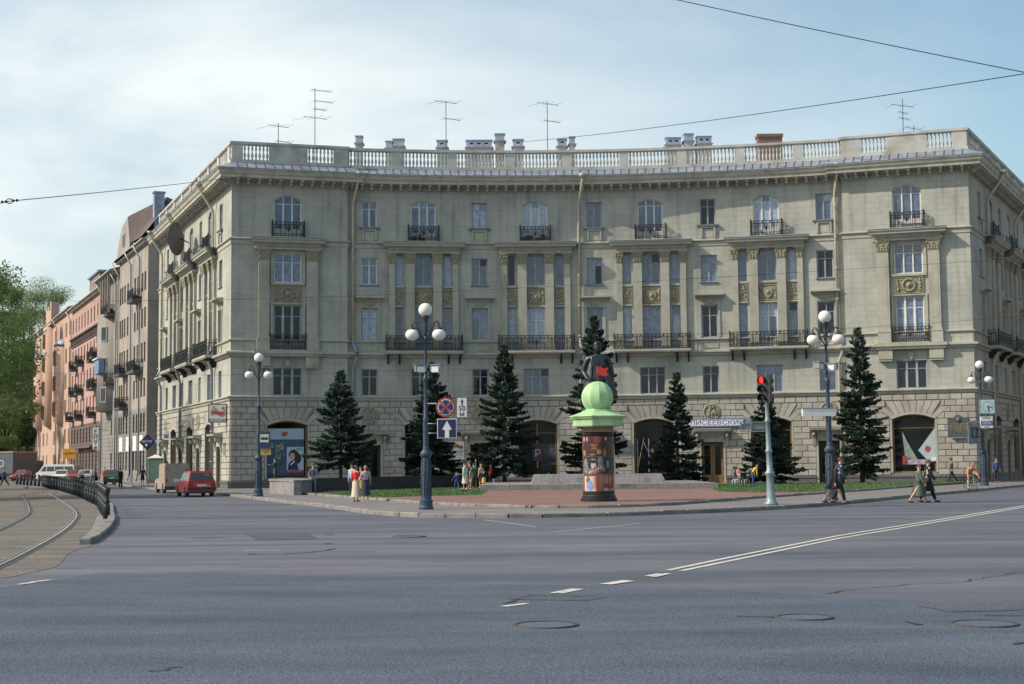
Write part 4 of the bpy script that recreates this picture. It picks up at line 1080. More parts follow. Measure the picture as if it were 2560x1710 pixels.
# narrow grey house with a rounded bay
R3, S3_ = street_house('narrow grey rendered house with rounded corner bay, loggia and white flared eave', 25.5, 37.7, 23.4, [plaster('grey_render', (.27, .25, .23), (.185, .175, .165), 3, 3, 0, 0, .7), M_HGB], [1.4, 4.6], [(1.4, 1.9), (5.3, 1.9), (12.4, 1.4), (15.8, 2.2)], .9, 7.6,
    bal=((5.5, 11.2, 5.6), (5, 18.9, 4.5)), pipes=(1.0, 11.8), eave=1.2)
b = MB(); b.lathe([(3.6, 8.0), (3.6, 19.0), (0, 19.1)], (0, 0, 0), n=20); bay = b.build('bay', MATS['grey_render'], R3, S3_.mat(12.2 - 6.5, -2.2))
for z_ in (9.0, 12.4, 15.9):
    for a_ in (-50, -10, 30):
        fr_ = S3_.mat(12.2 - 6.5, -2.2) @ Matrix.Rotation(radians(a_), 4, 'Z'); MB().box(-.5, .5, -3.64, -3.5, z_, z_ + 1.7).build('window', M_GREYF, R3, fr_); MB().box(-.4, .4, -3.66, -3.641, z_ + .1, z_ + 1.6).build('pane', M_GL2, R3, fr_)
b = MB()
for a in (-2.8, -1.0, .9, 2.7): b.box(a - .14, a + .14, -.9, -.6, 19, 23.4)
b.build('loggia_post', M_HG, R3, S3_.mat(12.2 - 5.5)); 
MB().box(-1.9, 1.9, -1.5, -.02, 12.3, 13.9).build('glazed_balcony', mat('blue_balcony_glazing', (.14, .25, .40), .2, var=.4, scale=1.5), R3, S3_.mat(12.2 - 6.4))
MB().box(-2.0, 2.0, -1.7, .0, 13.9, 14.05).build('balcony_roof', M_WHITE, R3, S3_.mat(12.2 - 6.4))
# pink house
cols4 = [1.5 + i * 2.9 for i in range(10)]
R4, S4_ = street_house('dusky pink house with dark rusticated ground floor and many iron balconies', 37.7, 66.6, 22.9, [M_HP, M_HPB], cols4, [(1.0, 2.6), (4.8, 1.9), (8.6, 1.9), (12.0, 2.0), (15.4, 1.9), (19.6, 1.9)], .95, 7.2,
    bal=((5.9, 14.6, 2.2), (3.2, 14.9, 2.2), (5.9, 11.2, 2.2), (3.0, 11.2, 2.2), (17.4, 14.9, 2.2), (17.4, 11.2, 2.2), (5.9, 7.9, 2.2), (17.4, 7.9, 2.2), (23.5, 14.6, 2.2), (23.5, 11.2, 2.2), (26.5, 8.0, 2.2)), pipes=(28.7,), mroof=M_SEAM)
MB(S4_.map).box(0, 28.9, .003, .4, 18.75, 18.95).box(0, 28.9, .003, .14, 17.75, 17.9).build('string_course', M_HPB, R4)
b = MB(S4_.map)
for i in range(58): b.box(i * .5 + .1, i * .5 + .3, .003, .2, 17.95, 18.74)
tag(b.build('dentil', M_HPB, R4), kind='stuff')
b = MB(S4_.map)
for c in (6, 11.5, 17): b.box(28.9 - c - .2, 28.9 - c + .2, .003, .12, 3, 16)
MB(S4_.map).box(8, 24, .003, .7, 4.1, 4.35).build('shop_canopy', M_HPB, R4)
MB(S4_.map).box(-6, 4, -9, -3, 22, 28).build('attic_block', plaster('attic_grey', (.22, .21, .19), (.17, .16, .15), 3, 3, 0, 0, .3), R4); MB(S4_.map).box(-6.3, 4.3, -9.3, -2.7, 28, 28.25).build('attic_roof', M_ROOF, R4)
# salmon house
R5, S5_ = street_house('bright salmon house with rounded bay windows and crenellated gable, farthest in the row', 66.6, 115.5, 23.4, [M_HS, M_HS], [2.6, 6.6, 13.5, 19.5, 29, 34, 41, 45.6], [(1.2, 2.4), (5.0, 2.0), (9.0, 2.1), (12.6, 2.1), (16.2, 2.1), (19.9, 2.0)], 1.1, 7.0, pipes=(16.5, 38), mroof=M_ROOF, pair=True)
for c in (10, 24.6, 37.6):
    o = MB().lathe([(.3, 7.4), (1.45, 8.2), (1.45, 18.8 if c != 24.6 else 22.8), (0, 19.0 if c != 24.6 else 23.0)], n=14).build('bay_window', M_HS, R5, S5_.mat(48.9 - c, -.2))
    for z in (8.9, 12.5, 16.1) + ((19.6,) if c == 24.6 else ()):
        MB().box(-.7, .7, -1.50, -1.1, z, z + 2.1).build('bay_glazing', M_BRNF, o, S5_.mat(48.9 - c, -.2))
        MB().box(-.55, .55, -1.53, -1.50, z + .15, z + 1.95).build('pane', M_GL2, o, S5_.mat(48.9 - c, -.2))
    if c != 24.6: MB().lathe([(1.55, 18.9), (1.4, 19.3), (.9, 19.8), (0, 20.0)], n=14).build('bay_dome', M_ROOF, o, S5_.mat(48.9 - c, -.2))
MB(S5_.map).prism([(21.5, 23), (21.5, 26.0), (22.9, 26.0), (22.9, 25.4), (24.2, 25.4), (24.2, 25.9), (25.6, 25.9), (25.6, 25.2), (27.2, 25.2), (27.2, 26.3), (28.6, 26.3), (28.6, 23)], -.5, .6).build('gable', M_HS, R5)

# unseen house added across the side street on the right to shade the right wing
oc = C1 + Vector((.885, -.465)) * 27 - RWd * 4; osec = Sec(oc + RWd * 62, -RWd, 62.0)
RO_ = empty('town_house', (*osec.P(31)[0], 0), 0, 'unseen ochre house added across the side street to shade the right wing', 'house')
OPS[id(osec)] = [(4 + i * 4.0 - .6, 4 + i * 4.0 + .6, z, z + 2.0, 0, .3) for i in range(14) for z in (1.4, 5.4, 9.0, 12.6, 16.2, 19.6)]
bb_ = MB(osec.map); wall_panel(bb_, osec, OPS[id(osec)], 0, 23, 80, 0); bb_.build('wall', plaster('ochre_render', (.36, .29, .20), (.26, .21, .15), 3, 3, 0, 0, .5), RO_)
for o_ in OPS[id(osec)]: window(RO_, osec.mat((o_[0] + o_[1]) / 2, 0, o_[2]), 1.2, 2.0, lights=2, trans=.7, one=True, rnd=rw, fm=M_GREYF)
MB(osec.map).box(-.3, 62.3, -13, .6, 23, 23.4).box(-.0, 62.0, -13, -12.7, 0, 22.99).build('roof', M_SEAM, RO_)
for e_ in (0, 62): p_, q_ = osec.map(e_, 0, 0), osec.map(e_, -12.8, 0); b_ = MB(); b_.poly([(p_.x, p_.y, 0), (q_.x, q_.y, 0), (q_.x, q_.y, 23), (p_.x, p_.y, 23)]); b_.build('side_wall', MATS['ochre_render'], RO_)
# ------------------------------------------------------------------ trees
M_SPR = mat('spruce_needles', (.027, .053, .038), .7, var=.6, scale=2.2, spec=.3, rnd=.3)
M_BARK = mat('dark_bark', (.06, .05, .042), .95, var=.3, scale=4)
M_LEAF = mat('spring_leaves', (.15, .22, .08), .6, var=.3, scale=.35, spec=.3)
M_LEAF2 = mat('dark_leaves', (.08, .135, .05), .6, var=.35, scale=.35, spec=.3)
for nm_ in ('spring_leaves', 'dark_leaves', 'spruce_needles'):
    t_ = MATS[nm_].node_tree; pb = t_.nodes['Principled BSDF']; col_ = pb.inputs['Base Color'].links[0].from_socket
    tr_ = t_.nodes.new('ShaderNodeBsdfTranslucent'); mx_s = t_.nodes.new('ShaderNodeMixShader'); mx_s.inputs[0].default_value = .42 if nm_ != 'spruce_needles' else .2
    t_.links.new(col_, tr_.inputs['Color']); t_.links.new(pb.outputs[0], mx_s.inputs[1]); t_.links.new(tr_.outputs[0], mx_s.inputs[2]); t_.links.new(mx_s.outputs[0], t_.nodes['Material Output'].inputs['Surface'])
def quads_mesh(name, P, m):
    """P: (n, 4, 3) array of quads"""
    n = len(P); me = bpy.data.meshes.new(name); me.vertices.add(n * 4); me.vertices.foreach_set('co', P.reshape(-1).astype(np.float32))
    me.loops.add(n * 4); me.loops.foreach_set('vertex_index', np.arange(n * 4, dtype=np.int32))
    me.polygons.add(n); me.polygons.foreach_set('loop_start', np.arange(0, n * 4, 4, dtype=np.int32)); me.polygons.foreach_set('loop_total', np.full(n, 4, dtype=np.int32))
    me.materials.append(m); me.update(calc_edges=True); return me
def spruce(x, y, Ht, R, seed, label, base=.2, clear=.9):
    r = np.random.default_rng(seed); T = empty('spruce_tree', (x, y, base), r.uniform(0, 6), label, 'spruce tree', 'spruces in front of the curved building')
    Mx = WM[T.name]; Q = []; tb = MB(); k0 = Ht / 10
    tb.tube([(0, 0, -.3), (0, 0, Ht * .4), (0, 0, Ht * .98)], [.17 * k0, .11 * k0, .012], n=8)
    bb = MB(); nB = int(Ht * 30); ph = r.uniform(0, 6.28, 4)
    for i in range(nB):
        f = ((i + r.uniform(0, 1)) / nB) ** 1.05; f = min(.985, max(0, f)); f = f + .018 * math.sin(f * Ht * 9.5) / max(Ht / 10, .5) * (1 - f)
        z = clear + (Ht - clear) * f; a = r.uniform(0, 6.283)
        env = R * (1.02 - f) ** .88 * (.86 + .12 * math.sin(2 * a + ph[0] + f * 5) + .10 * math.sin(3 * a + ph[1] - f * 9)) + .05
        if f < .14: env *= .80 + f * 1.45
        L_ = env * (r.uniform(.80, 1.14) if r.random() < .6 else r.uniform(.45, .85))
        d0 = r.uniform(.25, .55) * (1 - f) + .02 - .35 * f; upc = r.uniform(.12, .38) * (1 - .4 * f)
        d = np.array([cos(a), sin(a), 0]); sd = np.array([-sin(a), cos(a), 0])
        def bp(t): return d * L_ * t + np.array([0, 0, z - d0 * L_ * t + upc * L_ * t * t])
        if L_ > .6: bb.tube([tuple(bp(0)), tuple(bp(.5)), tuple(bp(.95))], [.028, .016, .006], n=3)
        n = max(7, int(L_ * 46)); t = r.uniform(.08, 1.0, n) ** .72; side = r.choice([-1, 1], n)
        tl = (.10 + .30 * math.sqrt(min(L_, 2.4)) * (1.02 - t * .72) * r.uniform(.4, 1.15, n)) * .78
        fw = r.uniform(.35, 1.2, n); P0 = np.stack([bp(v) for v in t]) + r.normal(0, .03, (n, 3))
        dirv = sd[None] * side[:, None] + d[None] * fw[:, None] + np.array([0, 0, 1])[None] * r.uniform(-.75, .12, n)[:, None]
        dirv /= np.linalg.norm(dirv, axis=1)[:, None]; P1 = P0 + dirv * tl[:, None]
        wv = np.cross(dirv, r.normal(0, 1, (n, 3)) * .6 + np.array([0, 0, 1])[None]); wv /= np.linalg.norm(wv, axis=1)[:, None] + 1e-6
        hw = r.uniform(.022, .050, n)[:, None]
        Q.append(np.stack([P0 - wv * hw * .7, P0 + wv * hw * .7, P1 + wv * hw * .5, P1 - wv * hw * .5], 1))
        vv = np.array([0, 0, -1])[None] * r.uniform(.05, .17, n)[:, None]
        Q.append(np.stack([P0, P1, P1 + vv * .35, P0 * .5 + P1 * .5 + vv], 1))
    # pointed leader shoot
    tb.build('trunk', M_BARK, T, Mx)
    me = quads_mesh('crown', np.concatenate(Q), M_SPR); link('crown', me, Mx, T)
    tag(bb.build('branch', M_BARK, T, Mx), kind='stuff')
    return T
def spr(xd, tipy, lx, rx, Y, seed, label, base_z=.2, clear=.9):
    p = AT(xd, tipy, Y); wR = (rx - lx) / 2 * K * Y / FP
    return spruce(p.x, Y, p.z - base_z, wR * 1.30, seed, label, base_z, clear)
spr(781, 847, 708, 850, 94.9, 1, 'spruce left of the row, standing behind the two women on the pavement', clear=1.5)
spr(990, 829, 924, 1056, 98.5, 2, 'spruce partly hidden behind the big street lamp with road signs', clear=.8)
spr(1154, 788, 1073, 1226, 98.5, 3, 'broad spruce beside the group of children left of the statue', clear=1.0)
spr(1362, 722, 1280, 1450, 99.5, 4, 'tallest spruce rising behind the bronze statue', clear=.8)
spr(1550, 852, 1486, 1606, 101.0, 5, 'small spruce right of the statue in front of the blue shop name board', clear=.5)
spr(1754, 893, 1690, 1822, 99.5, 6, 'short bushy spruce behind the red traffic light', clear=.2)
spr(1967, 748, 1900, 2042, 102.5, 7, 'tall slender spruce on the right lawn behind the walking couple', clear=.9)

def broadleaf(x, y, Ht, R, seed, label, m=None, n=9000, trunk=.45, cz=.35, ls=.30):
    r = np.random.default_rng(seed); T = empty('broadleaf_tree', (x, y, 0), 0, label, 'tree', 'tall park trees beyond the tram tracks')
    Mx = WM[T.name]; tb = MB(); nc = 60; C = []
    lean = r.uniform(-.6, .6, 2)
    tb.tube([(0, 0, 0), (lean[0] * .3, lean[1] * .3, Ht * .3), (lean[0], lean[1], Ht * .6), (lean[0] * 1.3, lean[1] * 1.3, Ht * .9)], [trunk, trunk * .75, trunk * .4, .05], n=8)
    for i in range(nc):
        f = r.uniform(cz, .97); a = r.uniform(0, 6.28); env = R * math.sin(pi * min(1, (f - cz + .12) / (1.12 - cz)) ** .8) ** .7
        q = env * r.uniform(.25, 1) ** .6; c = np.array([q * cos(a) + lean[0], q * sin(a) + lean[1], Ht * f]); C.append((c, r.uniform(.17, .30) * R))
        if i % 2 == 0:
            z0 = Ht * max(.22, f * .62 - .02); p0 = (lean[0] * .6, lean[1] * .6, z0); mid = ((p0[0] + c[0]) / 2, (p0[1] + c[1]) / 2, (z0 + c[2]) / 2 + .4)
            tb.tube([p0, mid, tuple(c)], [trunk * .35, trunk * .18, .03], n=5)
    P = []; n = int(n * 3.6)
    for c, s in C:
        k = n // nc; v = r.normal(0, 1, (k, 3)); v /= np.linalg.norm(v, axis=1)[:, None]; v *= (r.uniform(0, 1, k) ** .45)[:, None] * s * np.array([1.15, 1.15, .75])
        o = c + v; e1 = r.normal(0, 1, (k, 3)); e1 /= np.linalg.norm(e1, axis=1)[:, None]; e2 = np.cross(e1, r.normal(0, 1, (k, 3))); e2 /= np.linalg.norm(e2, axis=1)[:, None]
        z_ = (r.uniform(.5, 1.1, k) * ls / 2)[:, None]; P.append(np.stack([o - e1 * z_, o + e2 * z_ * .6, o + e1 * z_, o - e2 * z_ * .6], 1))
    tb.build('trunk', M_BARK, T, Mx); link('crown', quads_mesh('crown', np.concatenate(P), m or M_LEAF), Mx, T)
    return T
def bl(xd, tipy, Y, R, seed, label, **k):
    p = AT(xd, tipy, Y); return broadleaf(p.x, Y, p.z, R, seed, label, **k)
bl(18, 648, 262, 9, 11, 'tall pale green tree at the left edge, lower storeys full of leaves', n=15000, cz=.2, trunk=.5)
bl(112, 640, 305, 10, 12, 'tall leafy tree rising above the roof of the salmon house', n=15000, cz=.25)
bl(66, 660, 290, 9, 13, 'leaning tree with bare dark trunk beside the end of the salmon house', n=9000, cz=.4, trunk=.65)
bl(-14, 645, 210, 5.5, 14, 'big tree cut off by the left picture edge', n=13000, cz=.15, trunk=.6)
bl(10, 830, 240, 5.5, 15, 'lower dark tree behind the parked lorry', m=M_LEAF2, n=12000, cz=.08)
bl(46, 800, 300, 9, 16, 'dark undergrowth tree filling the gap left of the salmon house', m=M_LEAF2, n=12000, cz=.05)
bl(-120, 560, 120, 8, 17, 'tree just outside the left picture edge shading the tram tracks', n=9000, cz=.3)
bl(-330, 500, 84, 7, 18, 'tree outside the left edge nearest to the crossing', n=8000, cz=.3)
# distant wood closing the street
r = np.random.default_rng(5); k = 26000
o = np.stack([r.uniform(-215, -78, k), r.uniform(330, 400, k), r.uniform(0, 1, k)], 1); o[:, 2] = o[:, 2] ** .8 * (15 + 5 * np.sin(o[:, 0] * .18) + 4 * np.sin(o[:, 0] * .37 + 1))
e1 = r.normal(0, 1, (k, 3)); e1 /= np.linalg.norm(e1, axis=1)[:, None]; e2 = np.cross(e1, r.normal(0, 1, (k, 3))); e2 /= np.linalg.norm(e2, axis=1)[:, None]
tag(link('distant_wood', quads_mesh('distant_wood', np.stack([o - e1 * .6, o + e2 * .45, o + e1 * .6, o - e2 * .45], 1), M_LEAF2)), 'far green wood closing the street behind the trees at left', 'wood', kind='stuff')

# ------------------------------------------------------------------ street lamps
M_LAMP = mat('lamp_blue_grey_paint', (.04, .064, .10), .5, .3, var=.3, scale=6, local=True, bump=.3, bscale=30)
M_LAMPD = mat('lamp_dark_iron', (.04, .05, .06), .5, .3)
M_GLOBE = mat('opal_glass_globe', (.70, .69, .66), .25, var=.04, scale=2)
def make_lamp():
    R = empty('street_lamp', (0, 0, 0), 0, 'x', 'street lamp', 'three-globe cast-iron street lamps')
    MB().lathe([(.27, 0), (.27, .1), (.24, .14), (.24, .3), (.26, .33), (.20, .38), (.195, .5), (.175, 1.2), (.155, 1.9), (.215, 2.0), (.215, 2.08), (.13, 2.2), (.11, 2.35)], n=16, sm=False).build('base', M_LAMP, R)
    b = MB()
    for i in range(10):
        a = 2 * pi * i / 10; b.tube([(.195 * cos(a), .195 * sin(a), .5), (.165 * cos(a), .165 * sin(a), 1.85)], .016, n=4)
    for i in range(12): a = i * 2.4; b.ball((.185 * cos(a), .185 * sin(a), .6 + i * .1), .04, n=6, k=4)
    b.build('ornament', M_LAMP, R)
    pr = [(.11, 2.3)]
    for i in range(9): pr += [(.10, 2.36 + i * .09), (.115, 2.4 + i * .09)]
    pr += [(.095, 3.25), (.12, 3.35), (.08, 3.45), (.078, 4.75), (.10, 4.8), (.10, 4.86), (.06, 4.92), (.052, 6.25), (.09, 6.3), (.05, 6.45)]
    MB().lathe(pr, n=14).build('pole', M_LAMP, R)
    MB().lathe([(.05, 6.4), (.06, 6.6), (.1, 6.75), (.08, 6.9), (.1, 7.05), (.15, 7.16), (.16, 7.22)], n=12).build('finial', M_LAMPD, R)
    MB().ball((0, 0, 7.43), .26, n=20, k=14).build('globe', M_GLOBE, R)
    for sd in (-1, 1):
        a = MB(); a.tube([(0, 0, 6.32), (sd * .12, 0, 6.42), (sd * .24, 0, 6.62), (sd * .3, 0, 6.85), (sd * .36, 0, 6.98), (sd * .45, 0, 7.0), (sd * .5, 0, 6.92), (sd * .5, 0, 6.8)], .028, n=6)
        a.tube([(0, 0, 6.75), (sd * .14, 0, 6.6), (sd * .22, 0, 6.7), (sd * .2, 0, 6.82)], .018, n=5); a.ball((sd * .24, 0, 6.55), .045, n=6, k=4); a.build('arm', M_LAMPD, R)
        MB().lathe([(.0, 6.82), (.06, 6.82), (.11, 6.75), (.13, 6.74), (.12, 6.68)], (sd * .5, 0, 0), n=12).build('lamp_cap', M_LAMPD, R)
        MB().ball((sd * .5, 0, 6.5), .255, n=20, k=14, sc=(1, 1, .86)).build('globe', M_GLOBE, R)
    return R
L0 = make_lamp()
def put(root, loc, rz=0, sc=1.0, label=None, lean=(0, 0), first=False):
    mm = Matrix.Translation(Vector(loc)) @ Matrix.Rotation(lean[0], 4, 'X') @ Matrix.Rotation(lean[1], 4, 'Y') @ Matrix.Rotation(rz, 4, 'Z') @ Matrix.Diagonal((sc, sc, sc, 1))
    if first: root.matrix_basis = mm; WM[root.name] = mm; root['label'] = label; return root
    return copy_tree(root, mm, label)
def gz(x, y, z=.12):
    p = G(x, y, z); return (p.x, p.y, z)
put(L0, gz(977, 1168), 0, .985, 'nearest street lamp left of centre carrying the no-stopping sign and one-way arrow', first=True)
put(L0, gz(592, 1138), .1, 1.0, 'street lamp by the left corner with the tram stop sign on its post')
put(L0, gz(1906, 1147.5), -.15, 1.02, 'street lamp right of centre with a blank white banner box, behind a walking couple', lean=(0, radians(-.6)))
put(L0, gz(2257, 1113), -.3, 1.0, 'street lamp by the right corner beside the clock', lean=(0, radians(-.5)))
ZB = .12

# ------------------------------------------------------------------ lettering and signs
def text_mesh(txt, size, ext=.004, align='CENTER'):
    cu_ = bpy.data.curves.new('text', 'FONT'); cu_.body = txt; cu_.size = size; cu_.extrude = ext; cu_.align_x = align; cu_.align_y = 'CENTER'; cu_.resolution_u = 2
    o = bpy.data.objects.new('tmp_text', cu_); COL.objects.link(o)
    dg = bpy.context.evaluated_depsgraph_get(); me = bpy.data.meshes.new_from_object(o.evaluated_get(dg)); bpy.data.objects.remove(o); return me
def letters(txt, size, m, parent, mtx, sx=1.0, name='lettering', ext=.004):
    """mtx: local x right, y inward, z up; text faces -y"""
    me = text_mesh(txt, size, ext); me.materials.clear(); me.materials.append(m)
    return link(name, me, mtx @ Matrix(((sx, 0, 0, 0), (0, 0, -1, 0), (0, 1, 0, 0), (0, 0, 0, 1))), parent)
def facing(loc, yaw=0.0):
    """frame looking to the camera side: x right, y away, z up"""
    return Matrix.Translation(Vector(loc)) @ Matrix.Rotation(yaw, 4, 'Z')
C_BLUE = mat('sign_blue', (.014, .028, .12), .45, var=.1); C_RED = mat('sign_red', (.34, .05, .04), .45, var=.15); C_WHT = mat('sign_white', (.68, .68, .66), .5, var=.08)
C_BLK = mat('sign_black', (.015, .015, .018), .6, var=.1); C_YEL = mat('sign_yellow', (.34, .26, .07), .5, var=.2); C_GRY = mat('sign_grey_back', (.22, .26, .30), .5, .4, var=.2)
C_NAVY = mat('sign_navy', (.012, .018, .085), .45, var=.15); C_LBL = mat('sign_light_blue', (.05, .12, .38), .45, var=.1); C_OLV = mat('scroll_yellow_green', (.30, .28, .08), .6, var=.2); C_ORG = mat('sign_orange', (.62, .28, .03), .5, var=.2)
lamp2 = gz(977, 1168); Ys = lamp2[1] - .12
def on_lamp(x, y, Y=Ys): p = AT(x, y, Y); return p
def sc_at(px, Y): return px * K * Y / FP
# no stopping sign
p = on_lamp(1022, 933.5); rr_ = sc_at(23, Ys)
R = empty('road_sign', p, 0, 'round blue and red crossed no-stopping sign fixed to the nearest lamp', 'road sign')
F = facing(p)
MB().lathe([(0, -.0), (rr_, -.0), (rr_, .03), (0, .03)], n=36, axis='y', sm=False).build('plate', C_RED, R, F)
MB().lathe([(0, -.008), (rr_ * .80, -.008), (rr_ * .80, -.001), (0, -.001)], n=36, axis='y', sm=False).build('white_ring', C_WHT, R, F)
b = MB()
for q in range(4):
    a0 = q * pi / 2 - pi / 4 + .2; a1 = a0 + pi / 2 - .4; pts = [(.13 * rr_ * cos((a0 + a1) / 2), .13 * rr_ * sin((a0 + a1) / 2))] + [(rr_ * .72 * cos(a0 + (a1 - a0) * i / 8), rr_ * .72 * sin(a0 + (a1 - a0) * i / 8)) for i in range(9)]
    b.prism(pts, -.016, -.009)
b.build('blue_quarters', C_BLUE, R, F)
b = MB()
for a in (pi / 4, -pi / 4):
    u = Vector((cos(a), sin(a))) * rr_ * .84; v = Vector((-sin(a), cos(a))) * rr_ * .085; b.prism([tuple(-u - v), tuple(u - v), tuple(u + v), tuple(-u + v)], -.022 - (.002 if a > 0 else 0), -.017)
b.build('red_cross', C_RED, R, F)
# plate 50 m
p = on_lamp(1058.5, 934); w, h = sc_at(11, Ys), sc_at(22, Ys)
R = empty('distance_plate', p, 0, 'small white plate reading 50 m beside the round no-stopping sign', 'road sign'); F = facing(p)
MB().box(-w, w, 0, .02, -h, h).build('plate', C_WHT, R, F)
letters('50', .27, C_BLK, R, F @ Matrix.Translation((0, -.005, -.04))); letters('м', .26, C_BLK, R, F @ Matrix.Translation((0, -.005, -.24)))
MB().prism([(-.02, .07), (.025, .07), (.025, .2), (.06, .2), (.01, .32), (-.05, .2), (-.02, .2)], -.009, -.001).build('arrow', C_BLK, R, F)
# one way sign
p = on_lamp(1024.5, 982); w = sc_at(22.5, Ys)
R = empty('one_way_sign', p, 0, 'square navy blue sign with an upward white arrow, below the round sign', 'road sign'); F = facing(p)
MB().box(-w, w, .0, .03, -w, w).build('frame', C_WHT, R, F); MB().box(-w + .03, w - .03, -.008, -.001, -w + .03, w - .03).build('plate', C_NAVY, R, F)
u = w / 23
MB().prism([(-5 * u, -22 * u), (5 * u, -22 * u), (5 * u, -3 * u), (11.5 * u, -3 * u), (0, 18 * u), (-11.5 * u, -3 * u), (-5 * u, -3 * u)], -.016, -.009).build('arrow', C_WHT, R, F)
b = MB()
for y in (971, 993):
    q = on_lamp(1002, y); q0 = on_lamp(979, y); b.tube([(q0.x, Ys + .05, q0.z), (q.x, Ys + .02, q.z)], .02, n=5)
q0 = on_lamp(979, 925); q = on_lamp(1050, 925); b.tube([(q0.x, Ys + .06, q0.z), (q.x, Ys + .06, q.z)], .02, n=5)
b.build('bracket', C_GRY, R)
# floodlights under lamps
def flood(x, y, Y, yaw, lab):
    p = AT(x, y, Y); R = empty('floodlight', p, yaw, lab, 'floodlight', 'small floodlights clamped to lamp posts'); F = WM[R.name]
    MB().box(-.2, .2, -.14, .14, -.11, .13).box(-.23, .23, -.17, .16, .131, .16).build('housing', C_GRY, R, F); MB().box(-.13, .13, -.17, -.141, -.14, .06).build('reflector', C_WHT, R, F)
    MB().tube([(0, .14, 0), (.0, .3, -.05)], .02, n=5).build('bracket', C_GRY, R, F)
flood(964, 845, lamp2[1] - .25, .25, 'left floodlight on the nearest lamp above the road signs'); flood(1000, 845, lamp2[1] - .25, -.25, 'right floodlight on the nearest lamp above the road signs')
lamp3 = gz(1906, 1147.5)
flood(1876, 838, lamp3[1] - .2, .9, 'white cased floodlight on the lamp behind the walking couple'); flood(1908, 841, lamp3[1] - .2, -.6, 'dark floodlight on the lamp right of the red traffic light')
# blank banner box on lamp 3
p = AT(1878, 944, lamp3[1] - .15); R = empty('banner_box', p, .12, 'blank white horizontal banner box on the lamp right of the traffic light', 'banner'); F = WM[R.name]
w = sc_at(39, lamp3[1]); MB().box(-w, w, 0, .16, -.17, .13).build('panel', C_WHT, R, F); MB().box(-w - .02, w + .02, -.02, .18, .13, .16).build('top_cover', C_GRY, R, F)
# clock, blue sign and sign back on lamp 4
lamp4 = gz(2257, 1113); Y4 = lamp4[1] - .2
p = AT(2264, 932, Y4 + .1); w = sc_at(16.5, Y4)
R = empty('street_clock', p, 0, 'square pale clock box hanging beside the right corner lamp', 'clock'); F = WM[R.name]
MB().box(-w, w, 0, .3, -w, w).build('case', C_GRY, R, F); MB().box(-w + .03, w - .03, -.012, -.001, -w + .03, w - .03).build('dial', mat('clock_dial', (.45, .58, .60), .4, var=.1), R, F)
b = MB()
for i in range(12): a = i * pi / 6; b.ball((w * .72 * sin(a), -.014, w * .72 * cos(a)), .03, n=6, k=3, sc=(1, .3, 1))
b.build('hour_marks', C_BLK, R, F); MB().prism([(-.02, .0), (.3, -.1), (.3, -.06), (0, .06)], -.022, -.016).build('minute_hand', C_BLK, R, F); MB().prism([(-.03, 0), (.03, -.0), (.08, -.26), (.03, -.28)], -.030, -.024).build('hour_hand', C_BLK, R, F)
p = AT(2261.5, 968, Y4 + .1); w = sc_at(14, Y4)
R = empty('hanging_sign', p, 0, 'small white red and blue sign under the street clock', 'shop sign'); F = WM[R.name]
MB().box(-w, w, 0, .12, -w * .95, w * .95).build('panel', C_WHT, R, F); MB().box(-w + .01, w - .01, -.01, -.001, -w * .5, w * .22).build('blue_band', C_LBL, R, F)
letters('ЛЕКА', .24, C_WHT, R, F @ Matrix.Translation((0, -.016, -.06)), .9); letters('ОПТИКА', .13, C_RED, R, F @ Matrix.Translation((0, -.006, .27)), .9); letters('АПТЕКА', .09, C_RED, R, F @ Matrix.Translation((0, -.006, -.3)), .9)
p = AT(2229, 990, Y4 - .1); R = empty('traffic_sign_back', p, .7, 'grey back of a traffic sign on brackets, left of the right corner lamp', 'road sign'); F = WM[R.name]
MB().prism([(-.45, -.75), (.5, -.7), (.6, -.2), (.6, .75), (-.45, .6)], 0, .03).build('plate', C_GRY, R, F)
b = MB(); b.box(-.1, 1.0, -.05, -.01, .2, .26); b.box(-.1, 1.0, -.05, -.01, -.33, -.27); b.box(-.1, -.05, -.05, -.01, -.27, .2); b.box(.45, .5, -.05, -.01, -.27, .2); b.build('bracket', C_LBL if False else M_LAMP, R, F)
# tram stop signs on lamp 1
l1 = gz(592, 1138); Y1 = l1[1] - .15
p = AT(606, 1009, Y1); w, h = sc_at(12.2, Y1), sc_at(18.5, Y1)
R = empty('tram_stop_sign', p, 0, 'blue tram stop sign with a pale tram picture on the left corner lamp', 'stop sign'); F = WM[R.name]
MB().box(-w, w, 0, .03, -h, h).build('plate', C_BLUE, R, F); MB().box(-w * .82, w * .82, -.008, -.001, -h * .25, h * .72).build('white_field', mat('sign_cream', (.50, .50, .38), .5), R, F)
b = MB(); b.box(-w * .62, w * .66, -.016, -.009, h * .06, h * .30); b.box(-w * .70, w * .70, -.014, -.009, h * .1, h * .2)
for i in range(5): b.prism([(-w * .6 + i * w * .3, h * .32), (-w * .42 + i * w * .3, h * .32), (-w * .47 + i * w * .3, h * .42), (-w * .55 + i * w * .3, h * .42)], -.016, -.009)
b.build('tram_pictogram', C_BLK, R, F)
p = AT(609, 1035.5, Y1 + .05); R = empty('timetable_plate', p, 0, 'yellow timetable plate under the blue tram stop sign', 'stop sign'); F = WM[R.name]
w, h = sc_at(12, Y1), sc_at(7.5, Y1); MB().box(-w, w, 0, .02, -h, h).build('plate', C_YEL, R, F); letters('47  Т', .1, C_BLK, R, F @ Matrix.Translation((.02, -.005, -.04)))
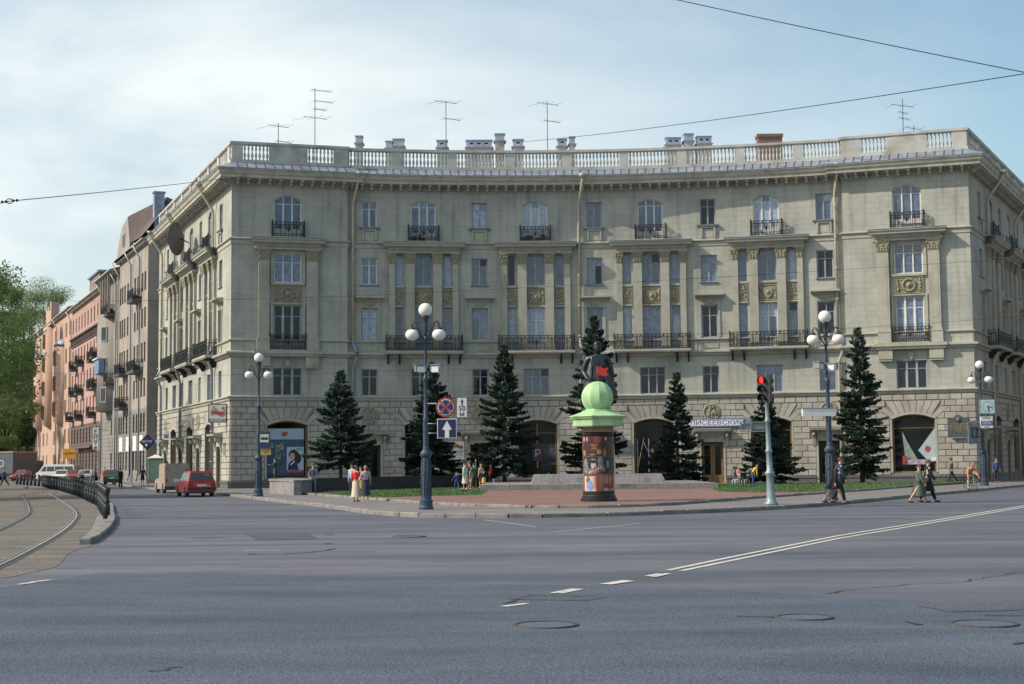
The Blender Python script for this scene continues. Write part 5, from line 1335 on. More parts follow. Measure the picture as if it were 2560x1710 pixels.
# name board above the shop door
sx_ = ARC.at_px(1629); F = ARC.mat(sx_ + .1, .2, 4.62)
R = empty('shop_name_board', F.translation, 0, 'long white, blue and orange board reading ЕЛИСЕЕВСКИЙ above the brown shop door', 'shop sign')
wl_ = 2.35
MB().box(-wl_ - .0, wl_, .0, .12, -.31, .31).build('board', C_LBL, R, F); MB().prism([(-wl_ + .05, 0), (-wl_ + .3, -.25), (wl_ - .06, -.25), (wl_ - .06, .25), (-wl_ + .3, .25)], -.01, -.002).build('orange_border', C_ORG, R, F)
MB().prism([(-wl_ + .15, 0), (-wl_ + .35, -.2), (wl_ - .12, -.2), (wl_ - .12, .2), (-wl_ + .35, .2)], -.018, -.011).build('white_field', C_WHT, R, F)
letters('ЕЛИСЕЕВСКИЙ', .46, C_LBL, R, F @ Matrix.Translation((.12, -.024, 0)), 1.28)
MB().box(-.1, 1.2, .02, .14, -.34, .3).build('grey_panel', C_GRY, R, F @ Matrix.Translation((wl_ + .12, 0, 0)))
# wall sign near the group of children
F = ARC.mat(ARC.at_px(1050.5), .08, 2.75); R = empty('wall_sign', F.translation, 0, 'small framed white sign with a red and gold scroll on the wall above the children', 'shop sign')
MB().box(-.43, .43, 0, .06, -.72, .72).build('frame', C_RED, R, F); MB().box(-.4, .4, -.01, -.001, -.69, .69).build('panel', C_WHT, R, F)
def scroll(w, h):
    n = 12; t, b_ = [], []
    for i in range(n + 1):
        x = -w / 2 + w * i / n; y = .16 * h * sin(i / n * 2 * pi); t.append((x, y + h * .28)); b_.append((x, y - h * .28))
    return t + b_[::-1]
MB().prism(scroll(.62, .5), -.02, -.011).build('scroll', C_OLV, R, F @ Matrix.Translation((0, 0, .28))); MB().prism(scroll(.54, .28), -.03, -.021).build('scroll_band', C_RED, R, F @ Matrix.Translation((0, 0, .28)))
MB().box(-.36, .36, -.02, -.011, -.08, -.03).box(-.36, .36, -.02, -.011, -.16, -.13).build('line', C_BLK, R, F); letters('ВХОД', .2, C_RED, R, F @ Matrix.Translation((0, -.014, -.32))); letters('24', .12, C_BLK, R, F @ Matrix.Translation((0, -.014, -.55)))
# white notices
for i, (x, z) in enumerate(((999.5, .95),)):
    F = ARC.mat(ARC.at_px(x), .08, z + .4)
    R = tag(MB().box(-.2, .2, 0, .02, -.2, .2).build('notice', C_WHT, None, F), 'small white paper notice on the stone wall left of the first lamp', 'notice')
# granite plaque at the right corner
F = RP.mat(RP.at_px(2192), .09, 4.05); R = empty('memorial_plaque', F.translation, 0, 'dark memorial plaque with gold lettering and a portrait relief on the right corner wall', 'plaque')
MB().prism([(-.75, -.72), (.75, -.72), (.75, .6), (.35, .66), (0, .88), (-.35, .66), (-.75, .6)], 0, .06).build('slab', mat('plaque_dark_granite', (.065, .075, .08), .4, var=.2, scale=5), R, F)
MB().ball((0, -.02, .5), .17, n=8, k=6, sc=(1, .5, 1.2)).build('portrait_relief', M_PLINTH, R, F); MB().box(-.5, .5, -.2, 0, -.82, -.74).build('shelf', C_GRY, R, F)
for i, t_ in enumerate(('В ЭТОМ ДОМЕ', 'ЖИЛ И РАБОТАЛ', 'С 1949 ПО 1975', 'ГОД')): letters(t_, .15, mat('gold_letters', (.42, .36, .14), .5, .4), R, F @ Matrix.Translation((0, -.006, .18 - i * .17)), 1.1)
# signs on the left wing (hang out square to the wall)
def wing_sign(name, x, y, w, h, label, panelm, dist, sec=LW):
    """hanging box facing the camera, outer edge beyond the wall line"""
    p = AT(x, y, dist); R = empty(name, p, 0, label, 'shop sign'); F = WM[R.name]; W_, H_ = sc_at(w / 2, dist), sc_at(h / 2, dist)
    MB().box(-W_, W_, 0, .22, -H_, H_).build('box', panelm, R, F)
    MB().tube([(W_, .1, H_ * .8), (W_ + .9, .3, H_ * .8)], .025, n=5).build('bracket', M_IRON, R, F)
    return R, F, W_, H_
R, F, w, h = wing_sign('hanging_sign', 499, 947, 43, 43, 'square hanging sign with a red and olive scroll at the left corner', mat('sign_frame_brown', (.10, .06, .055), .6), 108.2)
MB().box(-w + .08, w - .08, -.012, -.001, -h + .08, h - .08).build('panel', mat('sign_lilac_white', (.50, .50, .55), .5, var=.08), R, F)
MB().prism(scroll(w * 1.5, h * 1.0), -.03, -.013).build('scroll', C_OLV, R, F @ Matrix.Translation((0, 0, .05))); MB().prism(scroll(w * 1.35, h * .5), -.05, -.032).build('scroll_band', C_RED, R, F @ Matrix.Translation((-.02, 0, .03)))
MB().ball((-w * .5, -.03, h * .72), .07, n=6, k=4).ball((w * .52, -.03, h * .6), .13, n=8, k=5, sc=(1, .3, 1)).build('scroll_curl', C_OLV, R, F); letters('ПЕТРОГРАДЕЦ', .2, C_BLK, R, F @ Matrix.Translation((0, -.016, -h * .72)), .95)
R, F, w, h = wing_sign('hanging_sign', 388.5, 997.5, 26, 21, 'small blue and white hanging sign on the sunlit left wing', C_WHT, 133)
MB().box(-w, w, -.01, -.001, -h * .6, h * .25).build('blue_band', C_LBL, R, F); letters('АРАКС', .34, mat('sign_pale_blue', (.30, .42, .68), .5), R, F @ Matrix.Translation((0, -.016, -h * .17)), 1.0); letters('ОПТИКА', .16, C_RED, R, F @ Matrix.Translation((0, -.006, h * .65)))
p = AT(336.5, 1013.5, 142); R = empty('diamond_sign', p, 0, 'blue diamond-shaped hanging sign beside the phone booth', 'shop sign'); F = WM[R.name]; w = sc_at(15, 142)
MB().prism([(-w - .12, 0), (0, -w - .12), (w + .12, 0), (0, w + .12)], 0, .2).build('frame', M_IRON, R, F); MB().prism([(-w, 0), (0, -w), (w, 0), (0, w)], -.02, -.001).build('panel', C_BLUE, R, F)
letters('МЕТРО', .3, C_WHT, R, F @ Matrix.Translation((0, -.026, .05))); MB().ball((0, -.03, -.3), .12, n=6, k=4).build('emblem', C_WHT, R, F); MB().tube([(w, .1, 0), (w + 1.6, .1, .1)], .03, n=5).build('bracket', M_IRON, R, F)
R, F, w, h = wing_sign('hanging_sign', 358.5, 1013.5, 14, 15, 'small square blue sign right of the blue diamond sign', C_LBL, 143); letters('24', .3, C_WHT, R, F @ Matrix.Translation((0, -.006, 0)))
R, F, w, h = wing_sign('hanging_sign', 513.5, 1027, 7, 40, 'narrow vertical white and red sign beside the last door of the left wing', C_WHT, 108.6)
MB().ball((0, -.02, h * .45), .09, n=8, k=5, sc=(1, .3, 1)).build('red_dot', C_RED, R, F)
for i in range(5): MB().box(-w * .6, w * .6, -.01, -.001, h * .1 - i * .13, h * .1 - i * .13 + .05).build('letter_mark', C_RED, R, F)
R, F, w, h = wing_sign('hanging_sign', 219, 1005, 13, 50, 'tall narrow white sign with dark lettering on the grey house', C_WHT, 166)
for i, ch in enumerate('РЕМОНТ'): letters(ch, .55, C_BLK, R, F @ Matrix.Translation((0, -.006, h * .7 - i * h * .25)), 1.1)
MB().box(-w * .6, w * .6, -.01, -.001, -h * .95, -h * .75).build('red_square', C_RED, R, F)
p = AT(158, 1040, 190); R = empty('hanging_sign', p, 0, 'small orange sign in front of the salmon house', 'shop sign'); F = WM[R.name]; MB().box(-.8, .8, 0, .1, -.65, .65).build('panel', C_ORG, R, F); letters('ОБМЕН', .4, C_BLK, R, F @ Matrix.Translation((0, -.006, 0)))
MB().tube([(0, .15, -.65), (0, .15, -4.4)], .07, n=6).build('pole', C_GRY, R, F)

# ------------------------------------------------------------------ shop window displays
def display(sec, px, lab):
    F = sec.mat(sec.at_px(px), -.25, .9); R = empty('window_display', F.translation, 0, lab, 'window display'); return R, F
R, F = display(LP, 655, 'shop window display with white valance, blue curtain and poster of a dark-haired woman')
MB().box(-1.38, 1.38, .0, .02, 2.75, 3.55).build('valance', mat('valance_cloth', (.42, .55, .62), .8, var=.2, scale=6), R, F @ Matrix.Translation((0, .02, 0)))
b = MB()
for i in range(28): b.box(-1.38 + i * .1, -1.33 + i * .1, -.02, .012, 2.76, 3.54)
tag(b.build('valance_pleat', mat('valance_cloth_fold', (.36, .48, .56), .8), R, F), kind='stuff')
MB().prism([(-.28, 3.0), (.1, 3.0), (.2, 3.3), (-.18, 3.3)], -.04, -.024).build('red_emblem', C_RED, R, F)
MB().box(-1.38, 1.38, .0, .02, .1, 2.75).build('curtain', mat('blue_curtain', (.045, .085, .16), .8, var=.5, scale=2.5), R, F @ Matrix.Translation((0, .03, 0)))
MB().box(.12, 1.36, -.03, -.01, .35, 2.2).build('poster', mat('poster_pale', (.36, .45, .55), .5, var=.06), R, F)
MB().box(.08, 1.4, -.045, -.031, .3, .5).build('poster_band', mat('poster_crimson', (.25, .02, .04), .5), R, F)
letters('REVLON', .19, mat('poster_pink', (.55, .25, .28), .5), R, F @ Matrix.Translation((.73, -.05, .4)), 1.5); letters('REX', .24, C_BLUE, R, F @ Matrix.Translation((1.05, -.036, 2.02)), .9)
M_HAIR = mat('hair_dark', (.018, .014, .012), .7, var=.2); M_SKIN = mat('skin', (.48, .29, .20), .55, var=.06)
def disc(b, x, z, rx, rz, y, n=14): b.prism([(x + rx * cos(2 * pi * i / n), z + rz * sin(2 * pi * i / n)) for i in range(n)], y - .006, y)
b = MB(); disc(b, .62, 1.62, .36, .38, -.033); disc(b, .9, 1.35, .28, .4, -.0335); b.build('poster_hair', M_HAIR, R, F)
b = MB(); disc(b, .53, 1.5, .19, .28, -.041); b.build('poster_face', M_SKIN, R, F); b = MB(); b.prism([(.2, .52), (1.0, .52), (.85, 1.05), (.62, 1.2), (.4, 1.15), (.25, .95)], -.045, -.034); b.build('poster_jacket', C_NAVY, R, F)
b = MB(); b.prism([(.35, .9), (.42, .86), (.72, 1.12), (.68, 1.18)], -.051, -.046); b.build('poster_collar', C_WHT, R, F)
b = MB(); disc(b, .46, 1.55, .03, .015, -.048); disc(b, .6, 1.55, .03, .015, -.048); disc(b, .53, 1.36, .05, .02, -.048); b.build('poster_features', M_HAIR, R, F)
for (x, z, w_, h_) in ((-.95, 2.3, .14, .18), (-.55, 2.05, .17, .3), (-.25, 2.25, .15, .28), (-.5, 1.55, .2, .25)): MB().box(x - w_, x + w_, -.03, -.01, z - h_, z + h_).build('small_picture', mat('faded_picture', (.16, .20, .17), .5, var=.6, scale=4), R, F)
R, F = display(RP, 2098, 'shop window display with folded pale banners and a red emblem in the right corner window')
MB().prism([(-1.1, 2.9), (-.75, 2.1), (.1, .55), (-.9, .55)], 0, .03).build('green_banner', mat('banner_green', (.20, .27, .23), .6, var=.3), R, F); MB().prism([(-.02, 1.5), (1.3, 3.25), (1.25, .6), (.65, .75)], -.03, -.01).build('pale_banner', mat('banner_pale', (.36, .43, .46), .6, var=.12), R, F)
b = MB(); disc(b, .65, 1.6, .2, .22, -.04); b.build('emblem', C_RED, R, F); MB().box(-1.0, .5, -.3, -.1, .5, .85).build('goods', mat('goods_mixed', (.35, .30, .38), .6, var=.6, scale=5), R, F); MB().box(.9, 1.3, -.3, -.1, .75, 1.0).build('white_box', C_WHT, R, F)
MB().box(-1.1, -.75, -.3, -.1, .5, 1.1).build('red_box', C_RED, R, F)
R, F = display(ARC, 1232, 'shop window with lattice grille and a small dark framed poster'); 
b = MB()
for i in range(9):
    for sg in (-1, 1): b.tube([(.25 + i * .13, -.02, .1), (.25 + i * .13 + sg * .06, -.02, 1.2), (.25 + i * .13, -.02, 2.3)], .008, n=3)
tag(b.build('grille', C_GRY, R, F), kind='stuff'); MB().box(-.45, .35, -.05, -.03, 1.0, 2.3).build('poster', mat('poster_dark_red', (.05, .02, .03), .5), R, F); letters('Р', .8, mat('poster_violet', (.28, .30, .5), .5), R, F @ Matrix.Translation((-.05, -.056, 1.55)))
R, F = display(ARC, 1498, 'shop window with dim interior shelves and a slanting blue post right of the statue')
MB().tube([(-.9, -.1, 2.5), (.1, -.1, .2)], .03, n=5).build('slanting_pole', mat('pole_violet', (.09, .09, .16), .5), R, F)
MB().box(-1.35, -1.28, 0, .04, .1, 2.6).box(-.5, -.44, 0, .04, .1, 2.6).box(.9, .95, 0, .04, .5, 2.6).build('glazing_bar', M_GREYF, R, F)
for (x, z) in ((.1, 2.2), (.4, 2.25), (-.2, 1.7), (.5, 1.2), (.15, .6)): MB().box(x - .1, x + .1, 0, .03, z - .12, z + .12).build('goods', C_YEL if z > 1.5 else C_GRY, R, F)
MB().tube([(-1.5, -.6, -.6), (-.8, -.2, 2.7)], .03, n=5).build('board', M_BRNF, R, F)

# ------------------------------------------------------------------ rooftop: chimneys, antennas, dish
M_CHIM = mat('chimney_sheet', (.34, .37, .46), .5, .3, var=.15, scale=2); M_BRICK = mat('old_brick', (.20, .125, .10), .9, var=.3, scale=6)
def chim(x0, x1, ytop, Y, lab, holes=0, cap=True, m=None, brick=False):
    a = AT(x0, ytop, Y); c = AT(x1, ytop, Y); w = (c.x - a.x) / 2; z1 = a.z; R = empty('chimney', ((a.x + c.x) / 2, Y, 23.9), 0, lab, 'chimney', None if brick else 'sheet-metal chimney caps behind the balustrade'); F = Matrix.Translation(((a.x + c.x) / 2, Y, 0))
    hs = .62
    if brick: MB().box(-w, w, -.5, .5, 23.9, z1 - .25).box(-w - .08, w + .08, -.58, .58, z1 - .25, z1).build('stack', M_BRICK, R, F); return
    MB().frus((0, 0, 23.9), w, .45, (0, 0, z1 - hs - .12), w, .45).build('stack', M_BALU, R, F)
    MB().frus((0, 0, z1 - hs - .12), w + .02, .5, (0, 0, z1 - hs), w + .14, .6).build('collar', M_BALU, R, F)
    b = MB(); zz = z1 - hs
    if holes:
        n = holes; ww = 2 * w / (n * 2 + 1)
        b.box(-w, w, -.4, .4, zz, zz + .18); b.box(-w, w, -.4, .4, zz + .38, z1 - .06)
        for i in range(n + 1): b.box(-w + 2 * i * ww, -w + (2 * i + 1) * ww, -.4, .4, zz + .18, zz + .38)
    else: b.box(-w, w, -.4, .4, zz, z1 - .06)
    b.build('cowl', M_CHIM, R, F); MB().box(-w - .06, w + .06, -.46, .46, z1 - .06, z1).build('cover', M_CHIM, R, F)
YC = 119
for a in ((816, 831, 313, 'slim chimney farthest left behind the balustrade', 0), (885, 900, 325, 'low narrow chimney touching a wider box chimney', 0), (902, 926, 320, 'plain wide box chimney next to a low narrow one', 0), (1002, 1025, 323, 'chimney box with one opening below the third aerial', 1), (1069, 1127, 323, 'widest chimney box with three openings', 3), (1135, 1156, 308, 'tall chimney at the right end of the widest box', 0), (1176, 1199, 321, 'single-opening chimney box left of the fourth aerial', 1), (1278, 1298, 320, 'small single-opening chimney box right of the fourth aerial', 1), (1305, 1317, 315, 'very slim chimney right of the fourth aerial', 0), (1525, 1559, 317, 'twin-opening chimney box left of a taller stack', 2), (1567, 1588, 308, 'tall plain chimney between two twin-opening boxes', 0), (1596, 1629, 314, 'twin-opening chimney box right of a taller stack', 2)):
    chim(a[0], a[1], a[2], YC, a[3], a[4])
chim(1735, 1790, 310, 119, 'low reddish brick chimney stack near the right end of the roof', brick=True)
b = MB(); p = AT(1956, 347, 117); b.ball((p.x, 117, p.z - .5), 1.0, n=12, k=8)
def antenna(x, ybase, ytop, Y, arms, lab):
    """arms: (y pixel, left px, right px, kind)"""
    p = AT(x, ytop, Y); R = empty('aerial', (p.x, Y, 23.9), 0, lab, 'aerial', 'television aerials on the roof')
    MB().tube([(p.x, Y, 23.9), (p.x, Y, p.z)], .035, n=5).build('mast', M_PLINTH, R)
    for (y, l_, r__, kind) in arms:
        q = AT(x, y, Y); a = l_ * K * Y / FP; c = r__ * K * Y / FP; b = MB(); b.tube([(q.x - a, Y - .1, q.z + .1), (q.x + c, Y + .1, q.z - .12)], .022, n=4)
        n = 3 if kind == 'y' else 5
        for i in range(n):
            f = i / (n - 1); px_ = q.x - a + (a + c) * f; s = (1.0 - .5 * f) if kind == 'y' else .25
            b.tube([(px_ - s * .7, Y - s, q.z - s * .42), (px_ + s * .7, Y + s, q.z + s * .42)], .012, n=3)
        b.build('aerial_arm', M_PLINTH, R)
antenna(638, 328, 282, 116, ((289, 24, 24, 'y'), (325, 5, 30, 'u')), 'low aerial farthest left on the roof')
antenna(722, 335, 202, 117, ((208, 8, 38, 'u'), (233, 3, 42, 'u'), (251, 3, 26, 'u'), (270, 27, 28, 'y')), 'tall aerial with four cross arms, second from left')
antenna(1022, 340, 230, 118, ((234, 27, 26, 'y'), (273, 7, 34, 'u')), 'aerial above the single-opening chimney, third from left')
antenna(1254, 345, 232, 118, ((238, 24, 27, 'y'), (278, 8, 30, 'u')), 'aerial right of the chimney group, fourth from left')
antenna(2068, 300, 226, 114, ((242, 27, 27, 'y'), (258, 10, 14, 'u'), (272, 8, 20, 'u')), 'tall aerial near the right end of the roof')
antenna(2094, 302, 288, 113, ((294, 22, 20, 'y'),), 'short low aerial beside the tall right aerial')
F = LW.mat(LWL - 14.6, 1.5, 20.4) ; R = empty('satellite_dish', F.translation, 0, 'large mesh satellite dish mounted on the upper left wing', 'satellite dish')
F2 = F @ Matrix.Rotation(radians(-38), 4, 'Z')
MB().lathe([(0, .25), (.5, .2), (1.0, .05), (1.35, -.15), (1.4, -.18), (1.0, .0), (.5, .14), (0, .2)], n=24, axis='y').build('dish', mat('dish_mesh', (.12, .115, .11), .7, var=.3, scale=4), R, F2); MB().tube([(0, .2, 0), (.6, 1.3, -.5)], .05, n=6).tube([(0, -1.0, 0), (.9, -.1, .9)], .015, n=4).tube([(0, -1.0, 0), (-.9, -.1, -.9)], .015, n=4).build('mount', M_IRON, R, F2)

# ------------------------------------------------------------------ overhead wires
def wire(pts, r, lab, sag=0.0):
    o = empty('overhead_wire', pts[0], 0, lab, 'overhead wire', 'overhead wires crossing the sky'); n = 16; b = MB(); P = []
    for a, c in zip(pts, pts[1:]):
        for i in range(n + 1): t = i / n; q = a.lerp(c, t); P.append(q - Vector((0, 0, sag * 4 * t * (1 - t))))
    b.tube(P, r, n=4).build('cable', M_IRON, o); return o
wire([AT(1500, -12, 34), AT(2420, 180, 30)], .010, 'thick wire crossing the top right corner of the sky', .03)
wire([AT(1200, 325, 118), AT(2480, 148, 50)], .018, 'long wire rising from the roof to the right edge', .25)
W3 = wire([AT(-60, 466, 50), AT(22, 461, 52), AT(570, 402, 108)], .016, 'wire with an insulator running from the left edge to the roof corner', .06)
p = AT(22, 461, 52); b = MB()
for k_ in (-.26, -.13, .13, .26): b.ball((p.x + k_, p.y, p.z + k_ * .1), .055, n=8, k=5)
b.tube([(p.x - .1, p.y, p.z + .05), (p.x, p.y, p.z + .09), (p.x + .1, p.y, p.z + .05)], .02, n=5).tube([(p.x - .1, p.y, p.z - .05), (p.x, p.y, p.z - .09), (p.x + .1, p.y, p.z - .05)], .02, n=5).build('insulator', M_IRON, W3)
wire([AT(90, 690, 80), AT(870, 676, 80), AT(2420, 586, 78)], .008, 'thin wire across the third and fourth storeys', .1)
wire([AT(0, 628, 90), AT(92, 690, 88)], .02, 'slanting wire in front of the left trees')
wire([AT(100, 855, 78), AT(1050, 845, 74), AT(1390, 858, 72)], .006, 'faint wire across the first floor', .2)
wire([AT(700, 835, 76), AT(1400, 770, 70), AT(2420, 718, 68)], .006, 'faint wire passing in front of the long balconies', .2)
# ------------------------------------------------------------------ advertising column
cp = gz(1373, 1149, .2); YC_ = cp[1]
def zc(y, Y=None): return AT(1373, y, Y or YC_).z
ppm = K * YC_ / FP
R = empty('advertising_column', cp, 0, 'round poster column with mint green octagonal roof, ball and small red flag', 'advertising column')
F = Matrix.Translation(cp) @ Matrix.Rotation(.39, 4, 'Z'); CX = Matrix.Translation((cp[0], cp[1], 0)); z0 = .2
M_MINT = mat('mint_green_paint', (.34, .54, .28), .7, var=.1, scale=2, dirt=((.25, .40, .25), 1.6), bump=.08, bscale=14); M_TAN = mat('tan_metal_drum', (.38, .25, .17), .6, var=.1); M_BLKM = mat('black_metal_ring', (.02, .02, .022), .4, .3)
rc = 36.5 * ppm
MB().lathe([(rc * 1.14, .0), (rc * 1.14, .12), (rc * 1.05, .16), (rc * 1.05, .22), (rc, .26), (rc, .42)], n=32, sm=False).build('base_ring', M_BLKM, R, Matrix.Translation(cp))
zt = zc(984)
MB().lathe([(rc * .97, z0 + .42), (rc * .97, zt + .12)], n=36).build('drum', M_TAN, R, CX)
MB().lathe([(rc * .99, zt - .28), (rc * .99, zt - .12)], n=36).build('upper_ring', M_BLKM, R, CX)
za, zb, zcn, zd = zc(976), zc(960), zc(953), zc(944)
o8 = pi / 8
def octr(rs): return [(r_ / cos(o8), z) for r_, z in rs]
CO = CX @ Matrix.Rotation(.12 + o8, 4, 'Z')
MB().lathe(octr([(rc * .9, za), (54.5 * ppm, za), (54.5 * ppm, zb), (rc * .9, zb)]), n=8, sm=False).build('frieze', M_MINT, R, CO)
MB().lathe(octr([(57 * ppm, zb - .02), (62.5 * ppm, zb + .08), (62.5 * ppm, zcn - .02), (36 * ppm, zd), (34 * ppm, zd + .02), (0, zd + .02)]), n=8, sm=False).build('roof', M_MINT, R, CO)
MB().lathe(octr([(34 * ppm, zd), (34 * ppm, zd + .05), (27 * ppm, zd + .07), (26 * ppm, zd + .11), (0, zd + .12)]), n=8, sm=False).build('ball_seat', M_MINT, R, CO)
b = MB()
for i in range(8):
    a0 = 2 * pi * i / 8; a1 = 2 * pi * (i + 1) / 8; r_ = 54.5 * ppm / cos(o8) * 1.004; r2 = 62.5 * ppm / cos(o8)
    for (rr, zz, hh) in ((r_, za, .07), (r2 * .96, zb + .04, .07)):
        p, q = Vector((rr * cos(a0), rr * sin(a0))), Vector((rr * cos(a1), rr * sin(a1))); n = 14
        for k in range(n):
            u = p.lerp(q, (k + .2) / n); v = p.lerp(q, (k + .8) / n); b.poly([(u.x, u.y, zz), (v.x, v.y, zz), ((u.x + v.x) / 2, (u.y + v.y) / 2, zz - hh)])
    for f0 in (.06, .94):
        pass
tag(b.build('scalloped_trim', M_MINT, R, CO), kind='stuff')
b = MB(); rb = 37 * ppm; zbc = zc(911); n, k = 12, 22
rows = []
for i in range(k + 1):
    f = -.95 + (pi / 2 + .95) * i / k; rows.append((max(rb * cos(f), .001), zbc + rb * sin(f)))
b.lathe(rows, n=11, sm=False); b.build('ball', M_MINT, R, CX @ Matrix.Rotation(.2, 4, 'Z'))
ztop = zbc + rb
MB().tube([(0, 0, ztop - .03), (-.0, 0, ztop + .62)], .018, n=6).build('flag_pole', mat('red_metal', (.45, .035, .02), .5), R, CX @ Matrix.Translation((.0, 0, 0)))
MB().prism([(0, .28), (.28, .2), (.44, .25), (.36, .4), (.46, .56), (.24, .53), (.12, .6), (0, .62)], -.008, .008).build('flag', MATS['red_metal'], R, CX @ Matrix.Translation((0.02, 0, ztop)))
def patch(name, a0, a1, z_0, z_1, m, lift=.004, shape=None, n=14):
    """curved paper on the drum; angles in degrees from the camera side, positive to the right"""
    b = MB(); rr = rc * .97 + lift
    if shape is None: cols = [(a0 + (a1 - a0) * i / n, z_0, z_1) for i in range(n + 1)]
    else: cols = [(a0 + (a1 - a0) * i / n, *shape(i / n)) for i in range(n + 1)]
    I = []
    for a, c, d in cols: a = radians(a); I.append((b.pt(rr * sin(a), -rr * cos(a), c), b.pt(rr * sin(a), -rr * cos(a), d)))
    for p, q in zip(I, I[1:]): b.face((p[0], q[0], q[1], p[1]))
    return b.build(name, m, R, CX)
def oval(a, z, ra, rz, m, lift, name='print'):
    return patch(name, a - ra, a + ra, 0, 0, m, lift, lambda t: (z - rz * math.sqrt(max(0, 1 - (2 * t - 1) ** 2)) - .001, z + rz * math.sqrt(max(0, 1 - (2 * t - 1) ** 2)) + .001), 10)
P_DK = mat('poster_dark_brown', (.045, .02, .017), .35, var=.9, scale=7); P_GR = mat('poster_grey', (.14, .14, .15), .5, var=.9, scale=9); P_BK = mat('poster_black', (.022, .022, .025), .35, var=.95, scale=9); P_RG = mat('poster_red_glow', (.20, .035, .03), .5); P_LT = mat('poster_light', (.42, .36, .34), .5, var=.2)
P_GD = mat('poster_gold', (.30, .15, .05), .5, var=.4, scale=8); P_CR = mat('poster_cream', (.48, .40, .33), .5, var=.15); P_BL = mat('poster_blue', (.16, .26, .48), .5, var=.3, scale=6); P_OR = mat('poster_orange', (.42, .17, .08), .5, var=.2); P_MR = mat('poster_maroon', (.20, .03, .04), .5, var=.3, scale=5)
zz = lambda y: zc(y / K * 1.0)
zA, zB_, zC = zc(1000 / 1.0), zc(1047), zc(1085)
for a0, a1 in ((-80, 62), (66, 200)):
    patch('poster', a0, a1, zc(1046), zc(996), P_DK); patch('poster', a0, a1, zc(1086), zc(1046.5), P_BK)
    for (a, y, ra, rz, m) in ((a0 + 14, 1007, 9, .15, P_RG), (a0 + 32, 1007, 6, .14, P_RG), (a0 + 75, 1006, 15, .17, P_RG), (a0 + 105, 1006, 6, .1, P_RG), (a0 + 14, 1007, 5, .09, P_LT), (a0 + 32, 1007, 3, .08, P_LT), (a0 + 75, 1006, 6, .07, P_RG), (a0 + 105, 1006, 3.5, .06, P_LT)):
        oval(a, zc(y), ra, rz, m, .007 if m is P_RG else .010)
    for (a, y, ra, rz) in ((a0 + 14, 1038, 9, .12), (a0 + 80, 1036, 9, .1), (a0 + 100, 1038, 6, .14), (a0 + 55, 1042, 12, .03)): oval(a, zc(y), ra, rz, P_GD, .007)
    for i, w_ in enumerate((14, 10, 12)): patch('print_line', a0 + 62 - w_, a0 + 62 + w_, zc(1020 + i * 4.5) - .02, zc(1020 + i * 4.5) + .02, P_GD, .007)
    for (a, y, ra, rz, m) in ((a0 + 22, 1060, 11, .18, P_GR), (a0 + 22, 1074, 16, .2, P_GR), (a0 + 58, 1066, 10, .16, P_LT), (a0 + 58, 1058, 15, .07, P_BK), (a0 + 58, 1054, 11, .05, P_GR), (a0 + 58, 1079, 20, .13, P_GR), (a0 + 84, 1058, 12, .2, P_GR), (a0 + 84, 1074, 18, .16, P_GR), (a0 + 112, 1064, 8, .14, P_GR)):
        oval(a, zc(y), ra, rz, m, .007 + .002 * (m is P_BK) + .001 * (m is P_LT))
    for (a, y) in ((a0 + 62, 1075), (a0 + 82, 1080)): oval(a, zc(y), 5, .08, P_RG, .013)
    for i in range(6): oval(a0 + 40 + i * 9, zc(1083 - i * 2.2), 3.5, .05, P_LT, .013)
patch('poster', -74, -4, zc(1128), zc(1087), P_MR); patch('print', -66, -12, zc(1126), zc(1091), P_CR, .007); oval(-46, zc(1099), 9, .2, P_GR, .010); oval(-38, zc(1113), 15, .2, P_BL, .011); patch('print', -20, -12, zc(1120), zc(1092), P_OR, .010)
patch('poster', 12, 66, zc(1127), zc(1087), P_MR)
for i in range(4): patch('print', 15 + i * 5, 17 + i * 5, zc(1108), zc(1089), P_LT, .007)
oval(42, zc(1100), 7, .22, P_GD, .007); oval(54, zc(1097), 5, .12, P_GR, .007)
for i, ch in enumerate('1945-1995'):
    a = radians(17 + i * 5.4); me = CACHE.get(('dig', ch)) or text_mesh(ch, .22, .003); CACHE[('dig', ch)] = me
    if not me.materials: me.materials.append(P_LT)
    rr = rc * .97 + .012; Mx = CX @ Matrix.Translation((rr * sin(a), -rr * cos(a), zc(1123))) @ Matrix.Rotation(a, 4, 'Z') @ Matrix(((1, 0, 0, 0), (0, 0, -1, 0), (0, 1, 0, 0), (0, 0, 0, 1)))
    link('year_digit', me, Mx, R)
patch('poster', 70, 100, zc(1127), zc(1087), P_CR)

# ------------------------------------------------------------------ traffic light
tp = gz(1768, 1157); YT = tp[1]
R = empty('traffic_light', tp, 0, 'traffic light with glowing red lamp on a pale grey-blue column pole', 'traffic light')
M_TL = mat('traffic_pole_paint', (.20, .27, .30), .5, .2, var=.2, scale=3); M_HOOD = mat('signal_housing', (.022, .024, .022), .45)
lean = Matrix.Rotation(radians(-1.3), 4, 'Y')
F = Matrix.Translation(tp) @ lean
MB().lathe([(.27, 0), (.27, .06), (.2, .12), (.17, .3), (.15, .7), (.14, 1.1), (.19, 1.16), (.19, 1.22), (.12, 1.3), (.10, 1.95), (.14, 2.0), (.14, 2.05), (.10, 2.12), (.085, 3.1), (.12, 3.14), (.12, 3.18), (.075, 3.25), (.07, 3.9), (.1, 3.94), (.06, 4.0), (.055, 4.3)], n=14).build('pole', M_TL, R, F)
b = MB(); b.box(-1.05, -.05, -.03, 0, 2.96, 3.0).box(-1.05, -.05, -.03, 0, 2.62, 2.66); b.box(-1.05, -1.02, -.03, 0, 2.66, 2.96).box(-.66, -.62, -.03, 0, 2.66, 2.96)
b.build('sign_bracket', M_TL, R, F @ Matrix.Translation((0, 0, .15)))
